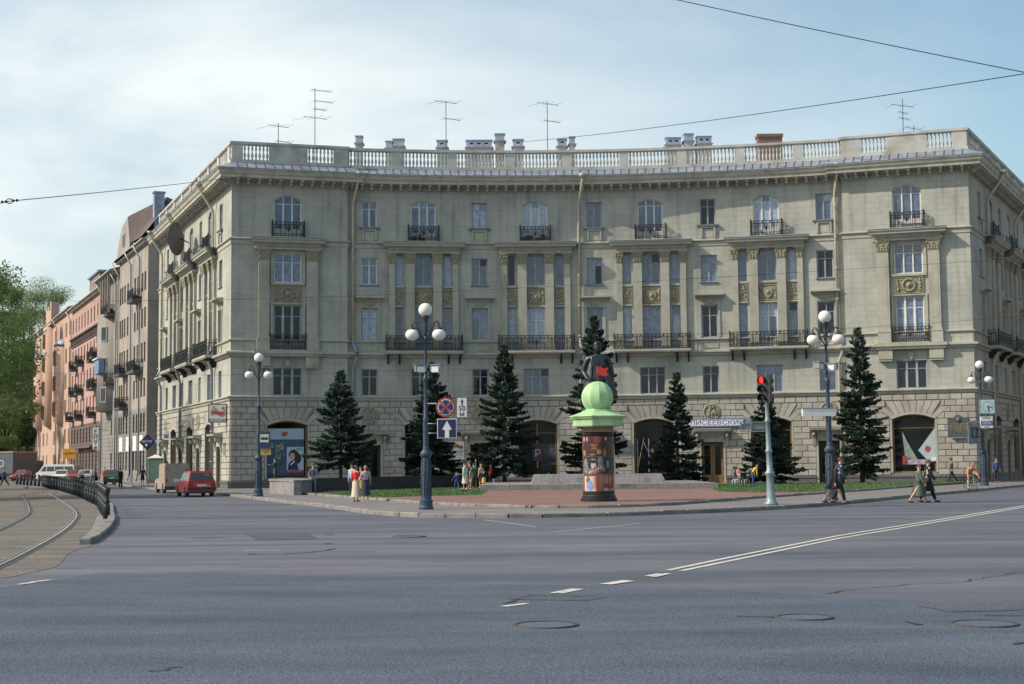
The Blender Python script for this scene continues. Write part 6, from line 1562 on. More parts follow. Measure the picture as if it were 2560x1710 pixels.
MB().box(-1.0, -.1, .0, .015, 2.7, 2.94).build('sign_back', mat('translucent_grey_plate', (.16, .19, .18), .4), R, F @ Matrix.Translation((0, .01, .15)))
hp = AT(1754, 890, YT)
def head(dx, yaw, lit):
    Fh = Matrix.Translation((hp.x + dx, YT, hp.z)) @ Matrix.Rotation(yaw, 4, 'Z')
    o = MB().box(-.15, .15, .0, .17, -.52, .5).build('signal_head', M_HOOD, R, Fh)
    for i, z in enumerate((.32, -.01, -.34)):
        b = MB(); n = 12
        for k in range(n):
            a0 = pi * 2 * k / n - pi * .25; a1 = pi * 2 * (k + 1) / n - pi * .25
            if k >= 9: continue
            l0 = .18; b.poly([(.145 * cos(a0), 0, z + .145 * sin(a0)), (.145 * cos(a1), 0, z + .145 * sin(a1)), (.15 * cos(a1), -l0, z + .15 * sin(a1) - .03), (.15 * cos(a0), -l0, z + .15 * sin(a0) - .03)])
        b.build('visor', M_HOOD, o, Fh)
        mm = (mat('lit_red_lens', (.8, .02, .01), .3, var=0, emit=(1, .03, .015, 2.4)) if i == 0 and lit else mat('unlit_lens', (.03, .03, .028), .2))
        MB().ball((0, 0, z), .13, n=14, k=8, sc=(1, .3, 1)).build('lens', mm, o, Fh)
head(-.11, -.6, True); head(.12, 2.5, False)
MB().box(-.1, .14, -.04, .04, -.5, -.44).box(-.1, .14, -.04, .04, .42, .48).build('clamp', M_HOOD, R, Matrix.Translation((hp.x, YT + .05, hp.z)))

# ------------------------------------------------------------------ monument
mc = 86.6
def mx_(x, Y=mc): return AT(x, 1100, Y).x
R = empty('monument_base', (mx_(1372), 90, .2), 0, 'low stepped grey granite base of the monument behind the poster column', 'monument')
bx0, bx1 = mx_(1100, 86), mx_(1646, 86); cxm = mx_(1373, 90)
segs = 8
for i in range(segs):
    a = bx0 + (bx1 - bx0) * i / segs; c = bx0 + (bx1 - bx0) * (i + 1) / segs
    MB().box(a + .008, c - .008, 86, 98, .2, .52).build('granite_slab', M_GRAN, R)
zt2 = AT(1370, 1087, 88.5).z; ux0, ux1 = mx_(1218, 88.2), mx_(1528, 88.2)
n = 5
for i in range(n):
    a = ux0 + (ux1 - ux0) * i / n; c = ux0 + (ux1 - ux0) * (i + 1) / n; tl = .22 if i == 0 else 0.006; tr = .28 if i == n - 1 else .006
    b = MB(); v = [(a + .006, 88.2, .52), (c - .006, 88.2, .52), (c - .006 + (0 if i < n - 1 else .0), 92, .52), (a + .006, 92, .52), (a + tl, 88.35, zt2), (c - tr, 88.35, zt2), (c - tr, 92, zt2), (a + tl, 92, zt2)]
    ids = [b.pt(*p) for p in v]
    for f in ((3, 2, 1, 0), (4, 5, 6, 7), (0, 1, 5, 4), (1, 2, 6, 5), (2, 3, 7, 6), (3, 0, 4, 7)): b.face([ids[k] for k in f])
    b.build('granite_block', M_GRAN, R)
sY = 90.0; sx = AT(1371, 900, sY).x; zfeet = 4.0
MB().frus((sx, sY, zt2 + .003), .95, .9, (sx, sY, zfeet - .3), .82, .8).box(sx - .92, sx + .92, sY - .9, sY + .9, zfeet - .3, zfeet).build('pedestal', M_GRAN, R)
# terrace retaining wall
M_TER = mat('dark_wall_granite', (.035, .035, .04), .7, var=.3, scale=4, bump=.15)
tA, tB, tC = G(618, 1131, .1), G(673.5, 1136, .1), G(687, 1131, .1)
T_ = empty('terrace_wall', tB, 0, 'dark granite retaining wall with a pale end block in front of the left shop window', 'low wall')
p0 = Vector((tA.x, tA.y, 0)); p1 = Vector((tB.x, tB.y, 0)); 
b = MB(); zt3 = AT(650, 1101, 90).z
b.prism([(p0.x, p0.y), (p1.x, p1.y), (p1.x + .35, p1.y + .15), (p1.x + .4, p1.y + 6), (p0.x + .2, p0.y + 6)], .1, zt3, axis='z'); b.build('end_block', M_GRAN, T_)
MB().prism([(p0.x - .06, p0.y - .06), (p1.x, p1.y - .07), (p1.x + .42, p1.y + .1), (p1.x + .46, p1.y + 6), (p0.x + .14, p0.y + 6)], zt3, zt3 + .1, axis='z').build('coping', M_GRAN, T_)
q0 = Vector((p1.x + .4, p1.y + 4.5, 0)); q1 = AT(1110, 1110, 101.5)
for i in range(9):
    a = q0.lerp(Vector((q1.x, 100.5, 0)), i / 9); c = q0.lerp(Vector((q1.x, 100.5, 0)), (i + 1) / 9); d = (c - a).normalized() * .006
    MB().prism([(a.x + d.x, a.y + d.y), (c.x - d.x, c.y - d.y), (c.x, c.y + 3.5), (a.x, a.y + 3.5)], .1, .88 + .06, axis='z').build('wall_block', M_TER, T_)
MB().prism([(q0.x, q0.y - .06), (q1.x, 100.44), (q1.x, 100.9), (q0.x, q0.y + .4)], .945, 1.0, axis='z').build('coping', M_TER, T_)

# ------------------------------------------------------------------ bollards with swags
M_BOL = mat('bollard_cast_iron', (.028, .038, .042), .45, .4, var=.3, scale=8, local=True, bump=.3, bscale=30)
def make_bollard():
    R = empty('bollard', (0, 0, 0), 0, 'x', 'bollard', 'cast-iron bollards with chain swags along the tram tracks')
    MB().lathe([(.15, 0), (.15, .42), (.14, .46), (.11, .5), (.14, .55), (.14, .6), (.09, .66), (.10, .82), (.13, .88), (.15, .94), (.14, 1.02), (.07, 1.06)], n=12).build('post', M_BOL, R)
    b = MB()
    for i in range(7): a = i * .9; b.ball((.10 * cos(a), .10 * sin(a), .98 - .015 * i), .06, n=6, k=4)
    b.build('ornament', M_BOL, R)
    return R
def chain_mesh(L_):
    b = MB(); n = 14
    for i in range(n):
        t0 = i / n; t1 = (i + 1) / n; z = lambda t: .98 - .30 * 4 * t * (1 - t)
        b.tube([(0, L_ * t0, z(t0)), (0, L_ * (t0 + t1) / 2, z((t0 + t1) / 2) - .01), (0, L_ * t1, z(t1))], [.010, .024, .010], n=5)
    return b
B0 = make_bollard(); bl_path = resample([Vector((p.x, p.y, 0)) for p in bol], 3.1)[:40]
def ordn(n): return str(n) + ('th' if 10 <= n % 100 <= 20 else {1: 'st', 2: 'nd', 3: 'rd'}.get(n % 10, 'th'))
names_ = {0: 'nearest and largest iron bollard at the end of the row', 1: 'second iron bollard from the near end of the row'}
for i, p in enumerate(bl_path):
    mm = Matrix.Translation((p.x, p.y, .0)) @ Matrix.Rotation(i * .7, 4, 'Z') @ Matrix.Diagonal((.82, .82, 1.02, 1))
    lab = names_.get(i, f'dark iron bollard, {ordn(i + 1)} counting back from the near end of the row')
    if i == 0: B0.matrix_basis = mm; WM[B0.name] = mm; B0['label'] = lab
    else: copy_tree(B0, mm, lab)
for i in range(len(bl_path) - 1):
    p, q = bl_path[i], bl_path[i + 1]; d = q - p; L_ = d.length; an = math.atan2(-d.x, d.y)
    me = shared(('chain', round(L_, 1)), 'chain_swag', M_BOL, lambda: chain_mesh(L_))
    o = link('chain_swag', me, Matrix.Translation((p.x, p.y, 0)) @ Matrix.Rotation(an, 4, 'Z'))
    tag(o, f'chain swag hanging between the {ordn(i + 1)} and {ordn(i + 2)} bollards from the near end', 'chain', 'chain swags between the bollards')

# ------------------------------------------------------------------ phone booth
pp = gz(356, 1111); R = empty('phone_booth', pp, .3, 'pale green glazed phone booth with white pointed roof on the left pavement', 'phone booth'); F = WM[R.name]
M_PB = mat('booth_green', (.12, .26, .17), .5)
b = MB()
for x in (-.6, .6):
    for y in (-.5, .5): b.box(x - .04, x + .04, y - .04, y + .04, 0, 2.3)
b.box(-.6, .6, -.54, .54, 2.2, 2.34).build('frame', M_PB, R, F); MB().box(-.56, .56, -.52, -.5, .5, 2.2).box(-.62, -.6, -.46, .46, .5, 2.2).box(-.56, .56, .5, .52, .5, 2.2).build('pane', mat('booth_glass', (.26, .36, .30), .1), R, F)
MB().lathe([(.95, 2.34), (.95, 2.4), (.1, 2.68), (0, 2.7)], n=4, sm=False).build('roof', C_WHT, R, F @ Matrix.Rotation(pi / 4, 4, 'Z')); MB().box(-.3, .3, .2, .45, 1.0, 1.7).build('telephone', C_BLK, R, F)

# ------------------------------------------------------------------ vehicles
M_TYRE = mat('tyre_rubber', (.02, .02, .02), .85, local=True); M_RIM = mat('wheel_rim', (.35, .35, .36), .4, .6, local=True); M_CGL = mat('car_glass', (.03, .04, .05), .05, var=0, spec=.9); M_BUMP = mat('bumper_black', (.03, .03, .032), .5, local=True)
M_TAIL = mat('tail_light_red', (.25, .015, .01), .25, var=0); M_HEADL = mat('headlight_glass', (.5, .5, .48), .1, var=0); M_PLATE = mat('plate_white', (.55, .57, .6), .5, var=0)
def wheel(R, F, x, y, r=.3):
    o = link('wheel', shared(('tyre', r), 'wheel', M_TYRE, lambda: MB().lathe([(r * .6, -.09), (r * .95, -.09), (r, -.05), (r, .05), (r * .95, .09), (r * .6, .09)], n=18, axis='x')), F @ Matrix.Translation((x, y, r)), R)
    link('rim', shared(('rim', r), 'rim', M_RIM, lambda: MB().lathe([(0, -.07), (r * .55, -.075), (r * .62, -.085), (r * .62, .085), (r * .55, .075), (0, .07)], n=12, axis='x')), F @ Matrix.Translation((x, y, r)), o)
def shell(profile, W_, arches, r, tuck=.06):
    """side profile extruded across the car with wheel arches and tucked edges"""
    pts = list(profile); out = []
    for i in range(len(pts)): out.append(pts[i])
    b = MB(); zb = min(p[1] for p in pts)
    ys = sorted(arches, reverse=True); low = []
    y_end = max(p[0] for p in pts if abs(p[1] - zb) < .01); y_st = min(p[0] for p in pts if abs(p[1] - zb) < .01)
    ring = [p for p in pts]          # given counterclockwise: rear bottom -> rear top ... front bottom
    for yc in ys:
        for i in range(9):
            a = i / 8 * pi; ring.append((yc + (r + .06) * cos(a), max(zb, r + (r + .06) * sin(a) - .02)))
    for x0, x1, sc in ((-W_ / 2, W_ / 2, 1),):
        b.prism([(p[0], p[1]) for p in ring], x0 + tuck, x1 - tuck, axis='x')
        b.prism([(p[0] * .985, p[1] if p[1] < .3 else p[1] - .07 * (p[1] > .6)) for p in ring], x0, x1, axis='x')
    return b
def glasshouse(y0, y1, yr0, yr1, zb, zt, W_, tw):
    """cab frame between belt and roof; returns corners"""
    return [(-W_, y0, zb), (W_, y0, zb), (W_, y1, zb), (-W_, y1, zb), (-tw, yr0, zt), (tw, yr0, zt), (tw, yr1, zt), (-tw, yr1, zt)]
def cab(R, F, cor, m, side_split=(.5,)):
    b = MB(); ids = [b.pt(*p) for p in cor]
    for f in ((4, 5, 6, 7), (0, 1, 5, 4), (1, 2, 6, 5), (2, 3, 7, 6), (3, 0, 4, 7)): b.face([ids[k] for k in f])
    v = [Vector(p) for p in cor]; b.prism([(v[4].x * .96, v[4].y + .05), (v[5].x * .96, v[5].y + .05), (v[6].x * .96, v[6].y - .05), (v[7].x * .96, v[7].y - .05)], v[4].z + .0, v[4].z + .035, axis='z')
    b.build('cabin', m, R, F)
    def pane(a, c, d, e, nm, mg=.07, s0=0, s1=1):
        A, B_, C_, D_ = v[a], v[c], v[d], v[e]; nrm = (B_ - A).cross(D_ - A).normalized() * .008
        def P(u, w): lo_ = A.lerp(B_, u); hi = D_.lerp(C_, u); return lo_.lerp(hi, w)
        mu = mg / max((B_ - A).length, .3)
        u0 = s0 + mu * (1 if s0 == 0 else .4); u1 = s1 - mu * (1 if s1 == 1 else .4)
        bb = MB(); bb.poly([tuple(P(u, w) + nrm) for u, w in ((u0, .08), (u1, .08), (u1, .88), (u0, .88))]); bb.build(nm, M_CGL, R, F)
    pane(0, 1, 5, 4, 'rear_window'); pane(2, 3, 7, 6, 'windscreen')
    sp = [0] + list(side_split) + [1]
    for a, c in zip(sp, sp[1:]): pane(1, 2, 6, 5, 'side_window', .1, a, c); pane(3, 0, 4, 7, 'side_window', .1, 1 - c, 1 - a)
def car(label, loc, rz, style, m, L_=4.1, W_=1.62, Ht=1.42, plate='', group='parked and passing cars on the left street', name='car', cat='car'):
    R = empty(name, loc, rz, label, cat, group); F = WM[R.name]; h = L_ / 2; r = .3
    zb = .3; belt = .9
    prof = [(-h, zb), (-h - .0, .62), (-h + .03, belt - .04), (-h + .12, belt), (h * .52, belt), (h - .12, belt - .12), (h, .7), (h, zb)]
    shell(prof[::-1], W_, (), r).build('body', m, R, F) if False else None
    ring = [(-h, zb), (-h, .62), (-h + .03, belt - .04), (-h + .12, belt), (h * .52, belt), (h - .12, belt - .12), (h, .7), (h, zb)]
    for yc in (h * .62, -h * .62):
        for i in range(9):
            a = i / 8 * pi; ring.append((yc + (r + .05) * cos(a), zb - .05 + (r + .1) * sin(a)))
    b = MB(); b.prism(ring, -W_ / 2 + .05, W_ / 2 - .05, axis='x'); b.prism([(y * .985, z if z < .5 else min(z, belt - .08)) for y, z in ring], -W_ / 2, W_ / 2, axis='x'); b.build('body', m, R, F)
    ww = W_ / 2 - .06
    if style == 'wagon': cor = glasshouse(-h + .04, h * .42, -h + .32, h * .12, belt, Ht, ww, ww - .14); sp = (.36, .68)
    elif style == 'sedan': cor = glasshouse(-h * .62, h * .42, -h * .42, h * .12, belt, Ht, ww, ww - .14); sp = (.48,)
    else: cor = glasshouse(-h + .1, h * .42, -h * .55, h * .12, belt, Ht, ww, ww - .14); sp = (.5,)
    cab(R, F, cor, m, sp)
    for sx_ in (-1, 1):
        for yc in (h * .62, -h * .62): wheel(R, F, sx_ * (W_ / 2 - .1), yc, r)
        MB().box(sx_ * (W_ / 2 - .16) - .13, sx_ * (W_ / 2 - .16) + .13, -h - .02, -h + .05, .58, .8).build('tail_light', M_TAIL, R, F)
        MB().box(sx_ * (W_ / 2 - .2) - .14, sx_ * (W_ / 2 - .2) + .14, h - .05, h + .02, .56, .74).build('headlight', M_HEADL, R, F)
    MB().box(-W_ / 2 - .02, W_ / 2 + .02, -h - .1, -h + .02, .4, .54).build('bumper', M_BUMP, R, F); MB().box(-W_ / 2 - .02, W_ / 2 + .02, h - .02, h + .1, .4, .54).build('bumper', M_BUMP, R, F)
    MB().box(-.27, .27, -h - .02, -h - .004, .6, .72).build('number_plate', M_PLATE, R, F); MB().box(-W_ / 2 + .1, W_ / 2 - .1, -h + .1, h - .1, .2, .32).build('underbody', M_BUMP, R, F)
    return R, F
streetA = radians(22.5)
P_RED = mat('car_red_paint', (.42, .028, .022), .3, var=.05, spec=.6); P_BEI = mat('van_beige_paint', (.30, .255, .20), .5, var=.1); P_GRN = mat('car_green_paint', (.035, .10, .07), .35, var=.05); P_WHI = mat('car_white_paint', (.62, .62, .60), .4, var=.05); P_DRD = mat('car_faded_red_paint', (.28, .05, .045), .45, var=.1)
g = G(461, 1139, 0); R, F = car('bright red estate car with square rear window parked by the sunlit corner', (g.x - .75, g.y + 1.9, 0), streetA * 1.0, 'wagon', P_RED, Ht=1.45)
MB().box(.1, .55, -2.07, -2.05, .6, .63).build('trim', M_PLATE, R, F); letters('КПЗ', .16, mat('sticker_green', (.2, .55, .08), .5), R, F @ Matrix.Translation((.3, -1.93, 1.24)))
g = G(402, 1131, 0); R = empty('van', (g.x - .7, g.y + 2.0, 0), streetA, 'old beige box van parked in front of the red estate car', 'van'); F = WM[R.name]
ring = [(-2.05, .32), (-2.05, 1.95), (.25, 1.95), (.3, 1.5), (.95, .98), (1.9, .88), (2.05, .7), (2.05, .32)]
for yc in (1.3, -1.25):
    for i in range(9): a = i / 8 * pi; ring.append((yc + .36 * cos(a), .27 + .42 * sin(a)))
b = MB(); b.prism([p for p in ring], -.74, .74, axis='x'); b.prism([(y * .985, min(z, 1.88) if y < .3 else min(z, .9)) for y, z in ring], -.8, .8, axis='x'); b.build('body', P_BEI, R, F)
MB().poly([(-.66, 1.0, 1.0), (.66, 1.0, 1.0), (.6, .37, 1.5), (-.6, .37, 1.5)]); b = MB(); b.poly([(-.66, .97, 1.01), (.66, .97, 1.01), (.62, .34, 1.52), (-.62, .34, 1.52)]); b.build('windscreen', M_CGL, R, F)
for sx_ in (-1, 1):
    MB().prism([(.28, .95), (.85, .95), (.35, 1.45), (.28, 1.45)], sx_ * .742, sx_ * .75, axis='x').build('side_window', M_CGL, R, F); wheel(R, F, sx_ * .7, 1.3, .31); wheel(R, F, sx_ * .7, -1.25, .31)
    MB().box(sx_ * .68 - .05, sx_ * .68 + .05, -2.07, -2.04, .75, .95).build('tail_light', M_TAIL, R, F); MB().lathe([(0, -.02), (.09, -.02), (.09, .04), (0, .04)], (sx_ * .55, 2.05, .68), n=12, axis='y').build('headlight', M_HEADL, R, F)
    MB().box(sx_ * .35 - .3, sx_ * .35 + .3, -2.065, -2.045, .5, 1.85).build('rear_door', P_BEI, R, F); MB().lathe([(0, -.02), (.05, -.02), (.05, .02), (0, .02)], (sx_ * .6, -2.08, 1.55), n=8, axis='y').build('hinge', M_BUMP, R, F)
MB().box(-.25, .25, -2.09, -2.07, .72, .95).build('number_plate', M_PLATE, R, F); MB().box(-.82, .82, -2.16, -2.0, .34, .46).build('bumper', M_BUMP, R, F); MB().box(.62, 1.0, 1.0, 1.1, 1.0, 1.15).build('side_mirror', M_BUMP, R, F) ; MB().box(-.65, .65, -1.9, 1.9, .22, .34).build('underbody', M_BUMP, R, F)
g = G(246, 1111, 0); car('dark green saloon car seen from behind on the left street', (g.x, g.y + 2, 0), radians(12), 'sedan', P_GRN)
for (x, y, c, lab, st, rz) in ((52, 1101, P_DRD, 'small faded red car beside the grey lorry', 'sedan', 3.0), (142, 1104, P_WHI, 'white saloon car in front of the white minibus', 'sedan', 3.3), (170, 1103, P_DRD, 'dull red car between a white car and a man in a white shirt', 'sedan', 3.35), (201, 1105, P_WHI, 'white car half hidden behind two pedestrians near the green saloon', 'sedan', .3)):
    p = AT(x, 1090, 178); car(lab, (p.x, 178 if x != 52 else 196, 0), rz, st, c) if x != 52 else car(lab, (AT(52, 1090, 196).x, 196, 0), rz, st, c)
p = AT(134, 1085, 186); R = empty('minibus', (p.x, 186, 0), radians(78), 'long white minibus with dark side windows parked across the street', 'minibus'); F = WM[R.name]
ring = [(-2.6, .35), (-2.6, 1.9), (-2.45, 2.1), (1.5, 2.1), (2.2, 1.25), (2.6, 1.05), (2.7, .6), (2.7, .35)]
for yc in (1.8, -1.7):
    for i in range(9): a = i / 8 * pi; ring.append((yc + .4 * cos(a), .3 + .42 * sin(a)))
MB().prism(ring, -.9, .9, axis='x').build('body', P_WHI, R, F)
for sx_ in (-1, 1):
    for (a, c) in ((-2.45, -1.3), (-1.2, 0), (.1, 1.1)): MB().prism([(a, 1.25), (c, 1.25), (c, 1.85), (a, 1.85)], sx_ * .902, sx_ * .91, axis='x').build('side_window', M_CGL, R, F)
    MB().prism([(1.2, 1.25), (1.95, 1.25), (1.45, 1.85), (1.2, 1.85)], sx_ * .902, sx_ * .91, axis='x').build('side_window', M_CGL, R, F); wheel(R, F, sx_ * .8, 1.8, .33); wheel(R, F, sx_ * .8, -1.7, .33)
b = MB(); b.poly([(-.8, 2.19, 1.3), (.8, 2.19, 1.3), (.75, 1.56, 2.05), (-.75, 1.56, 2.05)]); b.build('windscreen', M_CGL, R, F); MB().box(-.92, .92, 2.65, 2.8, .38, .55).build('bumper', M_BUMP, R, F)
p = AT(36, 1085, 204); R = empty('lorry', (p.x, 204, 0), radians(-14), 'big grey box lorry with a round badge on its rear, at the left edge', 'lorry'); F = WM[R.name]
M_LG = mat('lorry_grey_canvas', (.10, .125, .15), .7, var=.2); M_LB = mat('lorry_tan_roof', (.42, .27, .12), .7)
MB().box(-1.45, 1.45, -3.0, 3.0, .95, 3.75).build('box_body', M_LG, R, F); MB().box(-1.5, -1.452, -3.0, 3.0, .95, 3.75).build('lit_side_panel', C_WHT, R, F); MB().box(-1.55, 1.5, -3.05, 3.05, 3.76, 3.95).build('roof', M_LB, R, F)  # white left panel puts the sunlight on the grey box into its colour
MB().lathe([(.38, -.02), (.48, -.02), (.48, .0), (.38, .0)], (-.35, -3.02, 2.3), n=20, axis='y', sm=False, ring=True).build('badge', C_WHT, R, F); MB().box(-1.3, 1.3, -2.9, 4.6, .55, .94).build('chassis', M_BUMP, R, F); MB().box(-1.2, 1.2, 3.1, 4.9, .8, 2.7).build('cab', P_GRN, R, F)
MB().box(-1.1, 1.1, 4.9, 4.92, 1.7, 2.5).build('windscreen', M_CGL, R, F)
for sx_ in (-1, 1):
    for y in (-2.0, 4.0): wheel(R, F, sx_ * 1.15, y, .48)
# ------------------------------------------------------------------ people
TMP = bpy.data.scenes.new('modelling')
def skin_mb(nodes, edges, root, lvl=1):
    names = list(nodes); me = bpy.data.meshes.new('sk'); me.from_pydata([nodes[n][0] for n in names], [(names.index(a), names.index(b)) for a, b in edges], [])
    o = bpy.data.objects.new('sk', me); TMP.collection.objects.link(o); o.modifiers.new('s', 'SKIN'); sv = me.skin_vertices[0].data
    for i, n in enumerate(names):
        r = nodes[n][1]; sv[i].radius = r if isinstance(r, tuple) else (r, r); sv[i].use_root = (n == root)
    m = o.modifiers.new('u', 'SUBSURF'); m.levels = lvl
    vl = TMP.view_layers[0]; vl.update(); e = o.evaluated_get(vl.depsgraph); em = e.to_mesh()
    b = MB()
    for v in em.vertices: b.pt(*v.co)
    for p in em.polygons: b.face(tuple(p.vertices), 0, True)
    e.to_mesh_clear(); bpy.data.objects.remove(o); return b
def rotx(v, a): return Vector((v.x, v.y * cos(a) - v.z * sin(a), v.y * sin(a) + v.z * cos(a)))
def pose_pts(h, legs, arms, lean=0.0, wide=1.0, sit=False, crouch=0):
    J = {}
    J['pel'] = Vector((0, 0, .525)); up = lambda z: Vector((0, sin(lean) * (z - .525), .525 + cos(lean) * (z - .525)))
    J['wai'] = up(.61); J['che'] = up(.72); J['shc'] = up(.80); J['nec'] = up(.845); J['hd1'] = up(.885) + Vector((0, .012, 0)); J['hd2'] = up(.935) + Vector((0, .012, 0)); J['hd3'] = up(.972) + Vector((0, .004, 0))
    for sd, (th, kn, *ab) in zip((-1, 1), legs):
        n = 'L' if sd < 0 else 'R'; J['hip' + n] = Vector((sd * .052 * wide, 0, .505)); d = Vector((sd * (ab[0] if ab else .02), sin(th), -cos(th))).normalized()
        J['kne' + n] = J['hip' + n] + d * .235; d2 = Vector((0, sin(th - kn), -cos(th - kn))); J['ank' + n] = J['kne' + n] + d2 * .225
        fa = max(-.5, min(.9, (th - kn) * .5)); J['toe' + n] = J['ank' + n] + Vector((sd * .008, .09 * cos(fa), -.022 + .05 * math.sin(fa)))
    for sd, (fw, abd, el, *tw) in zip((-1, 1), arms):
        n = 'L' if sd < 0 else 'R'; J['sho' + n] = J['shc'] + Vector((sd * .098 * wide, 0, -.004)); d = Vector((sd * sin(abd), sin(fw) * cos(abd), -cos(fw) * cos(abd)))
        J['elb' + n] = J['sho' + n] + d * .165; f2 = fw + el; inx = tw[0] if tw else 0
        d2 = Vector((sd * (sin(abd) * .5 - inx), sin(f2), -cos(f2))).normalized(); J['wri' + n] = J['elb' + n] + d2 * .14; J['han' + n] = J['wri' + n] + d2 * .042
    low = min(J['toeL'].z - .012, J['toeR'].z - .012, J['ankL'].z - .04, J['ankR'].z - .04)
    if not sit:
        for k in J: J[k] = J[k] - Vector((0, 0, low))
    return {k: v * h for k, v in J.items()}
RAD = dict(pel=(.078, .058), wai=(.066, .05), che=(.082, .056), shc=(.072, .046), nec=.030, hd1=(.040, .046), hd2=(.045, .054), hd3=(.032, .040), hip=.052, kne=.033, ank=.021, toe=(.022, .014), sho=.033, elb=.024, wri=.016, han=(.019, .012))
def rad(n, h, k=1.0, add=0.0):
    b_ = n.rstrip('LR') if n[-1] in 'LR' else n; r = RAD[b_]; r = r if isinstance(r, tuple) else (r, r); return ((r[0] * k + add) * h, (r[1] * k + add) * h)
E_TORSO = [('pel', 'wai'), ('wai', 'che'), ('che', 'shc'), ('shc', 'nec')]
E_HEAD = [('nec', 'hd1'), ('hd1', 'hd2'), ('hd2', 'hd3')]
def e_arm(n): return [('shc', 'sho' + n), ('sho' + n, 'elb' + n), ('elb' + n, 'wri' + n)]
def e_leg(n): return [('pel', 'hip' + n), ('hip' + n, 'kne' + n), ('kne' + n, 'ank' + n)]
M_EYE = mat('eye_dark', (.02, .015, .012), .3, var=0); M_LIP = mat('lips', (.32, .11, .09), .5, var=0); M_SHOE = mat('shoe_black', (.02, .018, .018), .4); M_SHOEW = mat('shoe_white', (.5, .5, .5), .5)
def hand(b, J, n, h, sd):
    w = J['wri' + n]; t = (J['han' + n] - w).normalized(); s = t.cross(Vector((0, 0, 1)));
    if s.length < .2: s = t.cross(Vector((1, 0, 0)))
    s.normalize(); fwd = s.cross(t)
    for i, (o, L_) in enumerate(((-.012, .030), (-.004, .036), (.004, .034), (.012, .027))):
        p0 = J['han' + n] + s * o * h * .9 - t * .004 * h; p1 = p0 + t * L_ * .55 * h; p2 = p1 + (t * .7 + fwd * -.45 * sd * 0 + Vector((0, 0, -.25))).normalized() * L_ * .45 * h
        b.tube([p0, p1, p2], [.0048 * h, .0045 * h, .003 * h], n=5)
    p0 = w + t * .012 * h + s * .012 * h; b.tube([p0, p0 + (t * .5 + s * .7).normalized() * .02 * h, p0 + (t * .9 + s * .45).normalized() * .038 * h], [.006 * h, .0055 * h, .0035 * h], n=5)
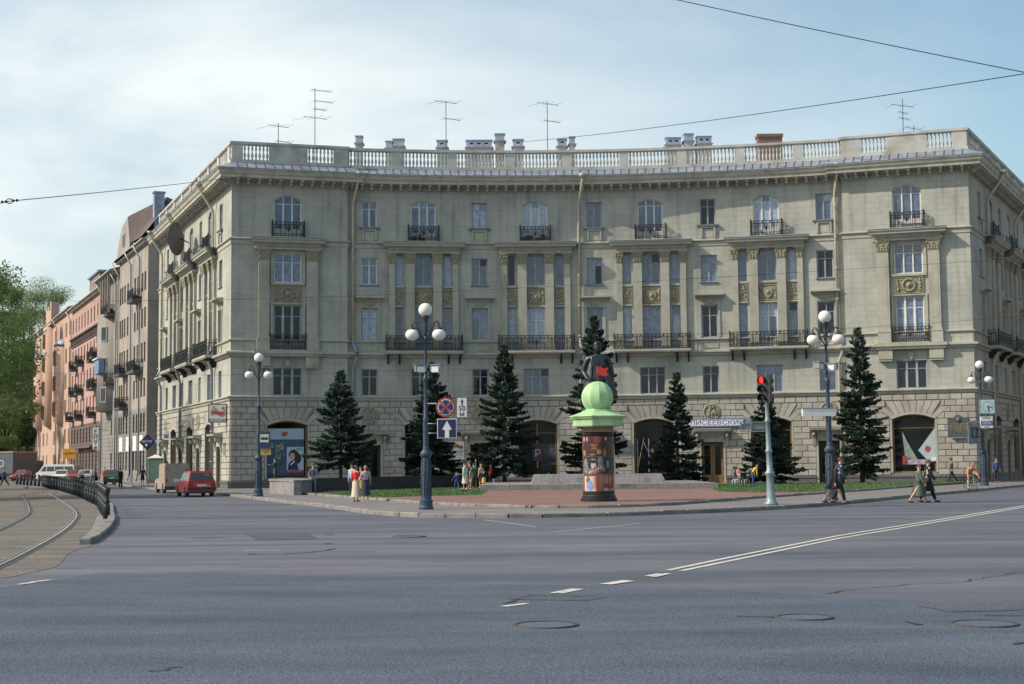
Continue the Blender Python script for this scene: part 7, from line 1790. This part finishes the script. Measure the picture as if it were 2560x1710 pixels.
def person(label, loc, rz, h=1.72, legs=((.05, .05), (-.05, .02)), arms=((.05, .12, .15), (-.05, .12, .15)), top=None, sleeve=1.0, bottom=('trousers', None), coat=None, hair=None, style='short', shoes=None, lean=0.0, wide=1.0, group=None, sit=False, bag=None, hat=None, skin=None, name='person', head_turn=0.0):
    R = empty(name, loc, rz, label, 'person', group); F = WM[R.name]; J = pose_pts(h, legs, arms, lean, wide, sit); sk = skin or M_SKIN
    all_e = E_TORSO + E_HEAD + sum([e_arm(n) + [('wri' + n, 'han' + n)] + e_leg(n) + [('ank' + n, 'toe' + n)] for n in 'LR'], [])
    b = skin_mb({k: (v, rad(k, h, .94)) for k, v in J.items()}, all_e, 'pel')
    hd = J['hd2']; ct, st_ = cos(head_turn), sin(head_turn); fy = Vector((-st_, ct, 0)); fx = Vector((ct, st_, 0)); U = Vector((0, 0, 1))
    def hp_(x, y, z): return hd + (fx * x + fy * y + U * z) * h
    for sd in (-1, 1): b.ball(tuple(hp_(sd * .018, .045, .004)), .0065 * h, 1, n=6, k=4); b.ball(tuple(hp_(sd * .046, 0, -.006)), .012 * h, 0, n=6, k=4, sc=(.5, 1, 1.4))
    q = [hp_(-.007, .046, -.016), hp_(.007, .046, -.016), hp_(0, .064, -.014), hp_(0, .047, .010)]; ids = [b.pt(*p) for p in q]; b.face((ids[0], ids[1], ids[2])); b.face((ids[1], ids[3], ids[2])); b.face((ids[3], ids[0], ids[2]))
    b.ball(tuple(hp_(0, .044, -.030)), .014 * h, 2, n=6, k=4, sc=(1, .5, .35))
    for n, sd in (('L', -1), ('R', 1)): hand(b, J, n, h, sd)
    b.build('body', [sk, M_EYE, M_LIP], R, F)
    hm = hair or M_HAIR; b = MB(); N, Kk = 12, 6
    rows = []
    for i in range(Kk + 1):
        f = i / Kk * (pi * .60); row = []
        for j in range(N):
            a = 2 * pi * j / N; front = cos(a); ff = f * (1 - .34 * max(0, front)); rr = sin(ff); row.append(b.pt(*hp_(.051 * rr * sin(a), .062 * rr * cos(a) - .004, .004 + .056 * cos(ff))))
        rows.append(row)
    for i in range(Kk):
        for j in range(N): k_ = (j + 1) % N; b.face((rows[i][j], rows[i][k_], rows[i + 1][k_], rows[i + 1][j]), 0, True)
    if style in ('long', 'bob', 'tail'):
        L2 = {'long': .13, 'bob': .075, 'tail': .10}[style]; wd = .05 if style != 'tail' else .022
        b.tube([hp_(0, -.035, .01), hp_(0, -.05, -.03), hp_(0, -.045, -L2)], [wd * h * .9, wd * h, wd * h * .5], n=8)
    b.build('hair', hm, R, F)
    if hat: b = MB(); c = hp_(0, 0, .045); b.lathe([(.052 * h, -.01 * h), (.068 * h, .012 * h), (.066 * h, .024 * h), (0, .028 * h)], tuple(c), n=14); b.ball(tuple(hp_(0, .055, .035)), .03 * h, n=8, k=4, sc=(1, .9, .18)); b.build('cap', hat, R, F)
    if top:
        N_ = {k: (J[k], rad(k, h, 1.0, .008)) for k in ('pel', 'wai', 'che', 'shc', 'nec')}; N_['nec'] = (J['nec'] - Vector((0, 0, .012 * h)), (.036 * h, .036 * h)); ed = list(E_TORSO)
        for n in 'LR':
            N_['sho' + n] = (J['sho' + n], rad('sho', h, 1, .009)); ed.append(('shc', 'sho' + n)); N_['elb' + n] = (J['elb' + n] if sleeve > .4 else J['sho' + n].lerp(J['elb' + n], .65), rad('elb', h, 1, .009)); ed.append(('sho' + n, 'elb' + n))
            if sleeve > .6: N_['wri' + n] = (J['wri' + n].lerp(J['elb' + n], .08), rad('wri', h, 1, .009)); ed.append(('elb' + n, 'wri' + n))
        skin_mb(N_, ed, 'che').build('jacket' if coat is None and sleeve > .6 else 'shirt', top, R, F)
    kind, bm = bottom[0], bottom[1]
    def loft(name, m, levels, nn=20, pleat=.0, gap=0.0, thick=0):
        b = MB(); rows = []
        for (c, rx, ry) in levels:
            row = []
            for j in range(nn + (1 if gap else 0)):
                a = (gap + (2 * pi - 2 * gap) * j / nn) + pi / 2 if gap else 2 * pi * j / nn
                w = 1 + pleat * cos(a * 7) * (levels.index((c, rx, ry)) / len(levels)); row.append(b.pt(c[0] + rx * w * cos(a), c[1] + ry * w * sin(a), c[2]))
            rows.append(row)
        for i in range(len(rows) - 1):
            for j in range(len(rows[0]) - (1 if gap else 0)): k_ = (j + 1) % len(rows[0]); b.face((rows[i][j], rows[i][k_], rows[i + 1][k_], rows[i + 1][j]), 0, True)
        if not gap: b.face(rows[0]);
        return b.build(name, m, R, F)
    if kind in ('trousers', 'shorts'):
        N_ = {'wai': (J['wai'], rad('wai', h, 1, .004)), 'pel': (J['pel'], rad('pel', h, 1, .010))}; ed = [('wai', 'pel')]
        for n in 'LR':
            N_['hip' + n] = (J['hip' + n], rad('hip', h, 1, .008)); N_['kne' + n] = (J['kne' + n], rad('kne', h, 1, .011)); ed += [('pel', 'hip' + n), ('hip' + n, 'kne' + n)]
            if kind == 'trousers': N_['ank' + n] = (J['ank' + n].lerp(J['kne' + n], .02), rad('ank', h, 1, .017)); ed.append(('kne' + n, 'ank' + n))
        skin_mb(N_, ed, 'pel').build('trousers', bm, R, F)
    elif kind == 'skirt':
        zl = bottom[2] * h; mk_ = (J['kneL'] + J['kneR']) / 2; ma = (J['ankL'] + J['ankR']) / 2; spread = abs(J['ankL'].y - J['ankR'].y) * .5
        z1 = J['wai'].z - .01 * h; lv = []
        for i in range(8):
            t = i / 7; z = z1 + (zl - z1) * t; leg = mk_ if z > mk_.z else mk_.lerp(ma, (mk_.z - z) / max(.01, mk_.z - ma.z)); cy = J['wai'].y * (1 - t) + leg.y * t * .8
            f = .062 + (.024 if t > .12 else .008) + .034 * t * bottom[3]; lv.append(((0, cy, z), f * h, (f * .86) * h + spread * t * .5))
        loft('skirt', bm, lv, pleat=.05)
    if coat:
        cm_, zl, flare = coat[0], coat[1] * h, coat[2]; mk_ = (J['kneL'] + J['kneR']) / 2; spread = abs(J['ankL'].y - J['ankR'].y) * .4; lv = []
        z1 = J['shc'].z - .02 * h
        for i in range(9):
            t = i / 8; z = z1 + (zl - z1) * t; f = .088 + (0 if t < .4 else (t - .4) * flare) - (.012 if .3 < t < .5 else 0); cy = J['shc'].y * (1 - t) + mk_.y * t * .7
            lv.append(((0, cy, z), f * h, (f * .74) * h + spread * .6 * max(0, t - .4)))
        loft('coat', cm_, lv, gap=coat[3] if len(coat) > 3 else .12)
        N_ = {'shc': (J['shc'], rad('shc', h, 1, .016))}; ed = []
        for n in 'LR':
            N_['sho' + n] = (J['sho' + n], rad('sho', h, 1, .016)); N_['elb' + n] = (J['elb' + n], rad('elb', h, 1, .015)); N_['wri' + n] = (J['wri' + n].lerp(J['elb' + n], .05), rad('wri', h, 1, .014)); ed += [('shc', 'sho' + n), ('sho' + n, 'elb' + n), ('elb' + n, 'wri' + n)]
        skin_mb(N_, ed, 'shc').build('coat_sleeves', cm_, R, F)
    for n in 'LR':
        a, t = J['ank' + n], J['toe' + n]; b = MB(); bk = a + (a - t) * .35 + Vector((0, 0, -.02 * h)); lo_ = Vector((0, 0, -.012 * h))
        b.tube([bk + lo_, a.lerp(t, .3) + lo_ * 1.6, t + lo_ * .3, t + (t - a) * .2 + lo_ * .2], [.016 * h, .022 * h, .019 * h, .010 * h], n=8); b.build('shoe', shoes or M_SHOE, R, F)
    if bag:
        p = J['han' + bag[1]]; b = MB(); b.frus((p.x, p.y, p.z - .16 * h), .03, .09, (p.x, p.y, p.z - .03 * h), .025, .075); b.tube([(p.x, p.y - .06, p.z - .03 * h), (p.x, p.y, p.z + .01 * h), (p.x, p.y + .06, p.z - .03 * h)], .008, n=4)
        o = b.build('handbag', bag[0], None, F); tag(o, bag[2], 'bag')
    return R
def cl(name, c, r=.85, v=.1): return mat('cloth_' + name, c, r, var=v, scale=9)
def at_(x, y, z=.12): p = G(x, y, z); return (p.x, p.y, z)
c_red = cl('red', (.50, .02, .02)); c_cream = cl('cream', (.55, .47, .38)); c_navy = cl('navy', (.022, .028, .055)); c_black = cl('black', (.012, .012, .014)); c_grey = cl('grey', (.22, .20, .19)); c_white = cl('white', (.60, .56, .52)); c_blue = cl('blue', (.03, .07, .22)); c_denim = cl('denim', (.06, .10, .17))
c_lblue = cl('pale_blue', (.32, .42, .55)); c_teal = cl('teal', (.02, .10, .09)); c_green = cl('greygreen', (.10, .125, .105)); c_olive = cl('uniform_green', (.035, .045, .035)); c_yel = cl('yellow', (.55, .40, .04)); c_purp = cl('purple', (.07, .035, .16)); c_print = cl('print', (.30, .27, .33), v=.6); c_pink = cl('pink', (.55, .30, .28)); c_orange = cl('orange', (.62, .20, .06)); c_tan = cl('tan', (.50, .33, .18)); c_dgrey = cl('dark_grey', (.06, .055, .055))
h_brown = mat('hair_brown', (.07, .035, .018), .7); h_sand = mat('hair_sandy', (.22, .14, .07), .7); h_auburn = mat('hair_auburn', (.11, .05, .02), .7)
BACK, FRONT, RIGHT, LEFT = 0.0, pi, -pi / 2, pi / 2
person('woman in bright red sweater and long cream skirt seen from behind', at_(816, 1150), -.25, 1.66, arms=((.1, .12, .3), (.35, .1, 1.6)), top=c_red, bottom=('skirt', c_cream, .13, 1.3), hair=h_brown, style='tail', shoes=M_SHOE)
person('woman in patterned blouse and dark blue skirt beside the woman in red', at_(838, 1150), .3, 1.64, arms=((.1, .2, .9), (0, .18, .4)), top=c_print, sleeve=.5, bottom=('skirt', c_navy, .17, 1.2), hair=h_sand, style='bob', shoes=M_SHOEW)
person('person in white top and yellow skirt hidden between the two women', at_(827, 1143), pi, 1.6, top=c_white, bottom=('skirt', c_yel, .3, .6), style='bob')
person('person in pale blue shirt behind the woman in red', at_(807, 1139), 2.6, 1.72, top=c_lblue, bottom=('trousers', c_navy))
person('man in denim jacket and pale trousers, hand at mouth, near the wall block', at_(717.5, 1131), pi + .25, 1.74, legs=((.12, .1), (-.08, .0)), arms=((.55, .18, 2.05, .25), (.1, .2, .9)), top=c_denim, bottom=('trousers', c_grey), hair=h_brown)
person('dark-coated person in front of the left shop window, behind the wall block', (AT(631, 1100, 103).x, 103, .6), LEFT, 1.68, arms=((.7, .1, 1.3), (.1, .1, .3)), top=c_dgrey, bottom=('trousers', c_dgrey), coat=(c_dgrey, .35, .06), hair=M_HAIR)
person('boy in blue jacket sitting on the dark wall with his back turned', (AT(1037, 1090, 99.3).x, 99.5, .52), .15, 1.5, legs=((1.5, 1.5), (1.45, 1.5)), arms=((.3, .25, .3), (-.3, .3, .1)), top=c_blue, bottom=('trousers', c_black), hair=h_sand, sit=True)
GK = 'children and adults gathered left of the statue'
def kid(x, y, z=.2): p = G(x, y, z); return (p.x, min(p.y, 99.8), z)
person('small child in blue tracksuit striding on the lawn edge', kid(1047, 1122.5), .5, 1.12, legs=((.45, .2), (-.35, .2)), arms=((.3, .45, .5), (-.3, .3, .4)), top=c_blue, bottom=('trousers', c_blue), hair=h_brown, shoes=M_SHOEW, group=GK)
person('woman in white dress at the left of the group by the spruce', kid(1066, 1122), 1.2, 1.68, legs=((.1, .05), (-.12, .0)), top=c_white, bottom=('skirt', c_white, .22, .7), hair=M_HAIR, shoes=M_SHOEW, group=GK)
person('woman in dark dress right behind the woman in white', kid(1077, 1121), 1.1, 1.68, top=c_dgrey, bottom=('skirt', c_black, .2, .8), hair=h_brown, group=GK)
person('person in teal shirt raising one arm, in the group by the spruce', kid(1087, 1122.5), .7, 1.62, legs=((.25, .1), (-.15, .0)), arms=((.2, .2, .3), (2.6, .3, .3)), top=c_teal, bottom=('trousers', c_olive), hair=M_HAIR, group=GK)
person('girl in pink top holding the hand of the person in teal', kid(1081, 1121.5), .9, 1.35, top=c_pink, bottom=('skirt', c_pink, .35, .6), hair=h_sand, style='bob', group=GK)
person('blond person in cream top with dark skirt, right side of the group', kid(1103, 1119), .8, 1.56, top=c_tan, bottom=('skirt', c_black, .3, .7), hair=h_sand, style='bob', group=GK)
person('child in yellow and dark clothes beside the blond person', kid(1109, 1120), .3, 1.2, top=c_black, bottom=('skirt', c_yel, .3, .7), hair=M_HAIR, group=GK)
person('person in dark blue top between the blond person and the red jacket', kid(1115, 1116), 1.4, 1.6, top=c_blue, bottom=('trousers', c_black), group=GK)
person('person in bright red jacket at the right end of the group', kid(1125, 1117), 1.3, 1.58, top=c_red, bottom=('trousers', c_black), group=GK)
person('person whose head shows above the granite base, left of the poster column', (AT(1258, 1080, 96).x, 96, -.45), 2.5, 1.6, top=c_pink, bottom=('trousers', c_grey), hair=h_brown)
person('woman in black jacket and short skirt walking with bare legs, nearer of the left couple', at_(1914, 1154.5), RIGHT, 1.66, legs=((-.52, .12), (.42, .1)), arms=((.15, .1, .25), (-.2, .1, .2)), top=c_black, bottom=('skirt', c_black, .34, .5), coat=(c_black, .36, .05), hair=h_brown, style='bob', shoes=M_SHOE, lean=.1)
person('man in dark suit with pale blue collar walking beside the woman in short skirt', at_(1925.5, 1153), RIGHT, 1.82, legs=((.3, .1), (-.35, .15)), arms=((-.1, .1, .2), (.2, .1, .2)), top=c_lblue, bottom=('trousers', c_black), coat=(c_navy, .42, .04, .5), hair=h_brown, lean=.06)
person('woman in long grey-green coat crossing the road and looking this way', at_(2106, 1152, 0), RIGHT, 1.67, legs=((.55, .12), (-.5, .15)), arms=((.1, .1, .25), (.25, .1, .3)), top=c_green, bottom=('skirt', c_dgrey, .16, .4), coat=(c_green, .17, .05, .3), hair=h_auburn, style='bob', shoes=M_SHOE, lean=.06, head_turn=-1.2)
person('tall man in long black coat crossing beside the woman in grey-green', at_(2128, 1151, 0), RIGHT, 1.86, legs=((.45, .1), (-.4, .2)), arms=((-.15, .1, .2), (.3, .1, .3)), top=c_white, bottom=('trousers', c_black), coat=(c_black, .24, .07), hair=h_auburn, lean=.04)
person('man in dark green uniform and cap striding along the right corner wall', at_(2182, 1108), LEFT, 1.78, legs=((.5, .1), (-.5, .15)), arms=((.3, .1, .3), (-.2, .1, .2)), top=c_olive, bottom=('trousers', c_olive), hat=c_olive, hair=M_HAIR)
person('person in blue jacket standing in the shade past the right corner lamp', at_(2285, 1106), pi, 1.75, top=c_blue, bottom=('trousers', c_navy), hair=h_brown)
person('man in blue jacket walking off at the left picture edge', at_(9, 1115, 0), LEFT, 1.78, legs=((.4, .1), (-.5, .2)), top=c_blue, bottom=('trousers', c_black), hair=M_HAIR)
person('person dressed in black beside the green saloon car', at_(276, 1120, 0), 1.0, 1.72, top=c_black, bottom=('trousers', c_black), hair=M_HAIR)
person('woman in purple top and dark skirt near the phone booth', at_(326.5, 1114), .2, 1.68, legs=((.1, .05), (-.15, .05)), arms=((.2, .2, 1.1), (.1, .2, .9)), top=c_purp, bottom=('skirt', c_black, .3, .5), hair=h_brown, shoes=M_SHOE)
person('stout man in white shirt and navy trousers behind the bollards', at_(188, 1112, 0), .6, 1.76, arms=((.3, .2, 1.3), (.2, .2, 1.0)), top=c_white, sleeve=.5, bottom=('trousers', c_navy), wide=1.2, hair=M_HAIR)
person('person in white top and blue jeans near the green saloon', at_(211, 1110.5, 0), .4, 1.68, legs=((.2, .1), (-.1, 0)), top=c_white, bottom=('trousers', cl('jeans', (.10, .18, .36))), hair=h_brown)
person('person in red top behind the green saloon, left one', (AT(240, 1080, 158).x, 158, 0), pi, 1.72, top=c_red, bottom=('trousers', c_black))
person('person in pink top behind the green saloon, right one', (AT(254, 1080, 158).x, 158, 0), pi, 1.7, top=c_pink, bottom=('trousers', c_black))
# pram and people by the bushy spruce
pg = (AT(1697, 1100, 97.5).x, 97.5, .2); R = empty('pram', pg, .2, 'baby pram with white wheels beside the short bushy spruce', 'pram'); F = WM[R.name]
for x in (-.3, .35):
    for y in (-.25, .25): MB().lathe([(.17, -.015), (.2, -.015), (.2, .015), (.17, .015)], (x, y, .2), n=14, axis='y', ring=True).tube([(x - .17, y, .2), (x + .17, y, .2)], .012, n=4).tube([(x, y, .03), (x, y, .37)], .012, n=4).build('wheel', C_WHT, R, F)
MB().tube([(-.3, -.2, .2), (0, -.2, .55), (.35, -.2, .2)], .015, n=5).tube([(-.3, .2, .2), (0, .2, .55), (.35, .2, .2)], .015, n=5).tube([(.3, -.2, .7), (.75, -.2, 1.05), (.75, .2, 1.05), (.3, .2, .7)], .015, n=5).build('frame', C_WHT, R, F)
MB().frus((0, 0, .5), .28, .18, (0, 0, .8), .42, .24).build('basket', c_navy, R, F); MB().ball((-.2, 0, .82), .25, n=10, k=6, sc=(1, .95, 1)).build('hood', c_navy, R, F)
person('toddler in pink and white sitting up at the end of the pram', (AT(1691, 1085, 97.5).x, 97.2, .42), pi, .95, legs=((1.3, 1.2), (1.3, 1.2)), top=c_pink, bottom=('trousers', c_pink), hair=c_white, sit=True)
person('person in yellow bending by the short bushy spruce', (AT(1720, 1090, 98).x, 97.3, .2), -1.2, 1.5, legs=((.3, .5), (.1, .3)), lean=.7, top=c_yel, bottom=('trousers', c_blue), hair=h_sand)
# cyclist
cg = at_(2225, 1128, 0); BI = empty('bicycle', cg, pi + .12, 'racing bicycle coming towards the viewer under the rider in orange', 'bicycle'); F = WM[BI.name]
for y in (-.5, .5):
    o = MB().lathe([(.31, -.014), (.335, -.014), (.335, .014), (.31, .014)], (0, y, .335), n=24, axis='x', ring=True).build('wheel', M_TYRE, BI, F); b = MB()
    for i in range(10): a = pi * i / 10; b.tube([(0, y - .31 * cos(a), .335 - .31 * sin(a)), (0, y + .31 * cos(a), .335 + .31 * sin(a))], .003, n=3)
    b.build('spokes', M_STEEL, o, F)
MB().tube([(0, -.5, .335), (0, -.1, .3), (0, .38, .82)], .016, n=6).tube([(0, -.1, .3), (0, -.2, .86)], .016, n=6).tube([(0, -.2, .82), (0, .36, .86)], .014, n=6).tube([(0, -.5, .335), (0, -.2, .8)], .01, n=5).tube([(0, .5, .335), (0, .36, .9)], .014, n=6).build('frame', cl('bike_green', (.05, .3, .2), .3), BI, F)
MB().tube([(-.21, .5, .86), (-.21, .42, .93), (0, .38, .93), (.21, .42, .93), (.21, .5, .86)], .014, n=6).build('handlebar', M_STEEL, BI, F); MB().frus((0, -.24, .86), .07, .13, (0, -.24, .9), .06, .12).build('saddle', M_SHOE, BI, F)
person('cyclist in orange top riding towards the viewer near the right corner', (cg[0] - .02, cg[1] + .22, .06), pi + .12, 1.75, legs=((1.15, 1.3, .12), (.7, .75, .12)), arms=((.35, .30, .25), (.35, .30, .25)), lean=.95, top=c_orange, bottom=('shorts', c_black), hair=h_sand, sit=True)

# ------------------------------------------------------------------ bronze statue
M_BRZ = mat('dark_bronze', (.05, .06, .07), .4, .7, var=.5, scale=1.6, bump=.25, bscale=14)
ST = empty('statue', (sx, sY, zfeet), pi, 'dark bronze statue of a standing man in an open coat above the poster column', 'statue'); F = WM[ST.name]
hS = (AT(1367, 781, sY).z - zfeet) * 1.0
J = pose_pts(hS, ((.1, .02, .10), (-.05, .02, .06)), ((-.15, .32, .1), (.05, .42, .75, .55)), .0, 1.22)
J['elbL'] = J['shoL'] + Vector((-.04, -.035, -.15)) * hS; J['wriL'] = J['elbL'] + Vector((-.005, -.015, -.14)) * hS; J['hanL'] = J['wriL'] + Vector((.0, .0, -.04)) * hS
J['elbR'] = J['shoR'] + Vector((.055, -.02, -.15)) * hS; J['wriR'] = J['elbR'] + Vector((-.06, .075, -.105)) * hS; J['hanR'] = J['wriR'] + Vector((-.035, .02, -.02)) * hS
all_e = E_TORSO + E_HEAD + sum([e_arm(n) + [('wri' + n, 'han' + n)] + e_leg(n) + [('ank' + n, 'toe' + n)] for n in 'LR'], [])
Rr = {k: (v, rad(k, hS, 1.12)) for k, v in J.items()}
for n in 'LR':
    Rr['kne' + n] = (J['kne' + n], (.052 * hS,) * 2); Rr['ank' + n] = (J['ank' + n], (.042 * hS,) * 2); Rr['sho' + n] = (J['sho' + n], (.037 * hS,) * 2); Rr['elb' + n] = (J['elb' + n], (.037 * hS,) * 2); Rr['wri' + n] = (J['wri' + n], (.033 * hS,) * 2)
Rr['che'] = (J['che'], (.115 * hS, .075 * hS)); Rr['wai'] = (J['wai'], (.10 * hS, .072 * hS)); Rr['pel'] = (J['pel'], (.10 * hS, .07 * hS)); Rr['nec'] = (J['nec'], (.032 * hS,) * 2); Rr['shc'] = (J['shc'], (.075 * hS, .05 * hS))
for k_ in ('hd1', 'hd2', 'hd3'): Rr[k_] = (J[k_], tuple(q * 1.15 for q in rad(k_, hS, 1.12)))
b = skin_mb(Rr, all_e, 'pel', 2); hd = J['hd2']
for sd in (-1, 1): b.ball((sd * .018 * hS, hd.y + .050 * hS, hd.z + .012 * hS), .010 * hS, n=8, k=4, sc=(1.4, .5, .4)); b.ball((sd * .052 * hS, hd.y, hd.z), .013 * hS, n=6, k=4, sc=(.5, 1, 1.4))
b.ball((0, hd.y + .057 * hS, hd.z - .008 * hS), .010 * hS, n=6, k=4, sc=(.8, 1, 1.7)); b.ball((0, hd.y + .05 * hS, hd.z - .03 * hS), .015 * hS, n=6, k=4, sc=(1.2, .5, .4)); b.ball((0, hd.y + .040 * hS, hd.z - .044 * hS), .018 * hS, n=8, k=4)
for n, sd in (('L', -1), ('R', 1)): hand(b, J, n, hS * 1.25, sd)
b.build('body', M_BRZ, ST, F)
b = MB(); b.ball((0, hd.y - .006 * hS, hd.z + .022 * hS), .056 * hS, n=14, k=8, sc=(.95, 1.08, .82)); b.build('hair', M_BRZ, ST, F)
b = MB(); gap = .62; rows = []; nn = 26
for i in range(15):
    t = i / 14; z = J['shc'].z + .015 * hS + (.30 * hS - J['shc'].z) * t; rx = (.088 + .115 * t ** .75) * hS; ry = (.066 + .062 * t) * hS; row = []
    for j in range(nn + 1):
        a = pi / 2 + gap * (1 - .25 * t) + (2 * pi - 2 * gap * (1 - .25 * t)) * j / nn; w = 1 + .045 * cos(j * 1.9 + i * .25) * t; row.append(b.pt(rx * w * cos(a) * (1.12 if cos(a) < 0 and t > .5 else 1), ry * w * sin(a) - .01 * hS, z))
    rows.append(row)
inner_rows = []
for i, row in enumerate(rows):
    inner_rows.append([b.pt(b.v[q][0] * .93, b.v[q][1] * .93, b.v[q][2]) for q in row])
for A in (rows, inner_rows):
    for i in range(len(A) - 1):
        for j in range(nn): b.face((A[i][j], A[i][j + 1], A[i + 1][j + 1], A[i + 1][j]), 0, True)
for i in range(len(rows) - 1):
    for j in (0, nn): b.face((rows[i][j], rows[i + 1][j], inner_rows[i + 1][j], inner_rows[i][j]))
for j in range(nn): b.face((rows[-1][j], rows[-1][j + 1], inner_rows[-1][j + 1], inner_rows[-1][j]))
b.build('open_coat', M_BRZ, ST, F)
b = MB()
for sd in (-1, 1): b.prism([(sd * .022 * hS, J['nec'].z - .01 * hS), (sd * .075 * hS, J['shc'].z), (sd * .055 * hS, J['che'].z - .02 * hS), (sd * .02 * hS, J['wai'].z + .04 * hS)], .075 * hS, .095 * hS)
for k_ in range(5): b.ball((0, .085 * hS, J['che'].z - k_ * .035 * hS), .008 * hS, n=6, k=4)
b.prism([(-.018 * hS, J['nec'].z - .02 * hS), (.018 * hS, J['nec'].z - .02 * hS), (.012 * hS, J['che'].z), (0, J['che'].z - .02 * hS), (-.012 * hS, J['che'].z)], .07 * hS, .09 * hS); b.build('lapels', M_BRZ, ST, F)
bpy.data.scenes.remove(TMP)
# small litter and a pigeon
b = MB(); p = S(66, 1224); b.ball((p.x, p.y, .16), .1, n=8, k=5, sc=(1.6, .8, .8)).ball((p.x + .14, p.y, .25), .05, n=6, k=4); b.prism([(p.x - .35, .1), (p.x - .12, .14), (p.x - .12, .2)], p.y - .04, p.y + .04); b.tube([(p.x, p.y, .1), (p.x, p.y, .0)], .012, n=4)
tag(b.build('pigeon', M_PLINTH), 'small dark pigeon on the dusty ground by the tram track', 'bird')
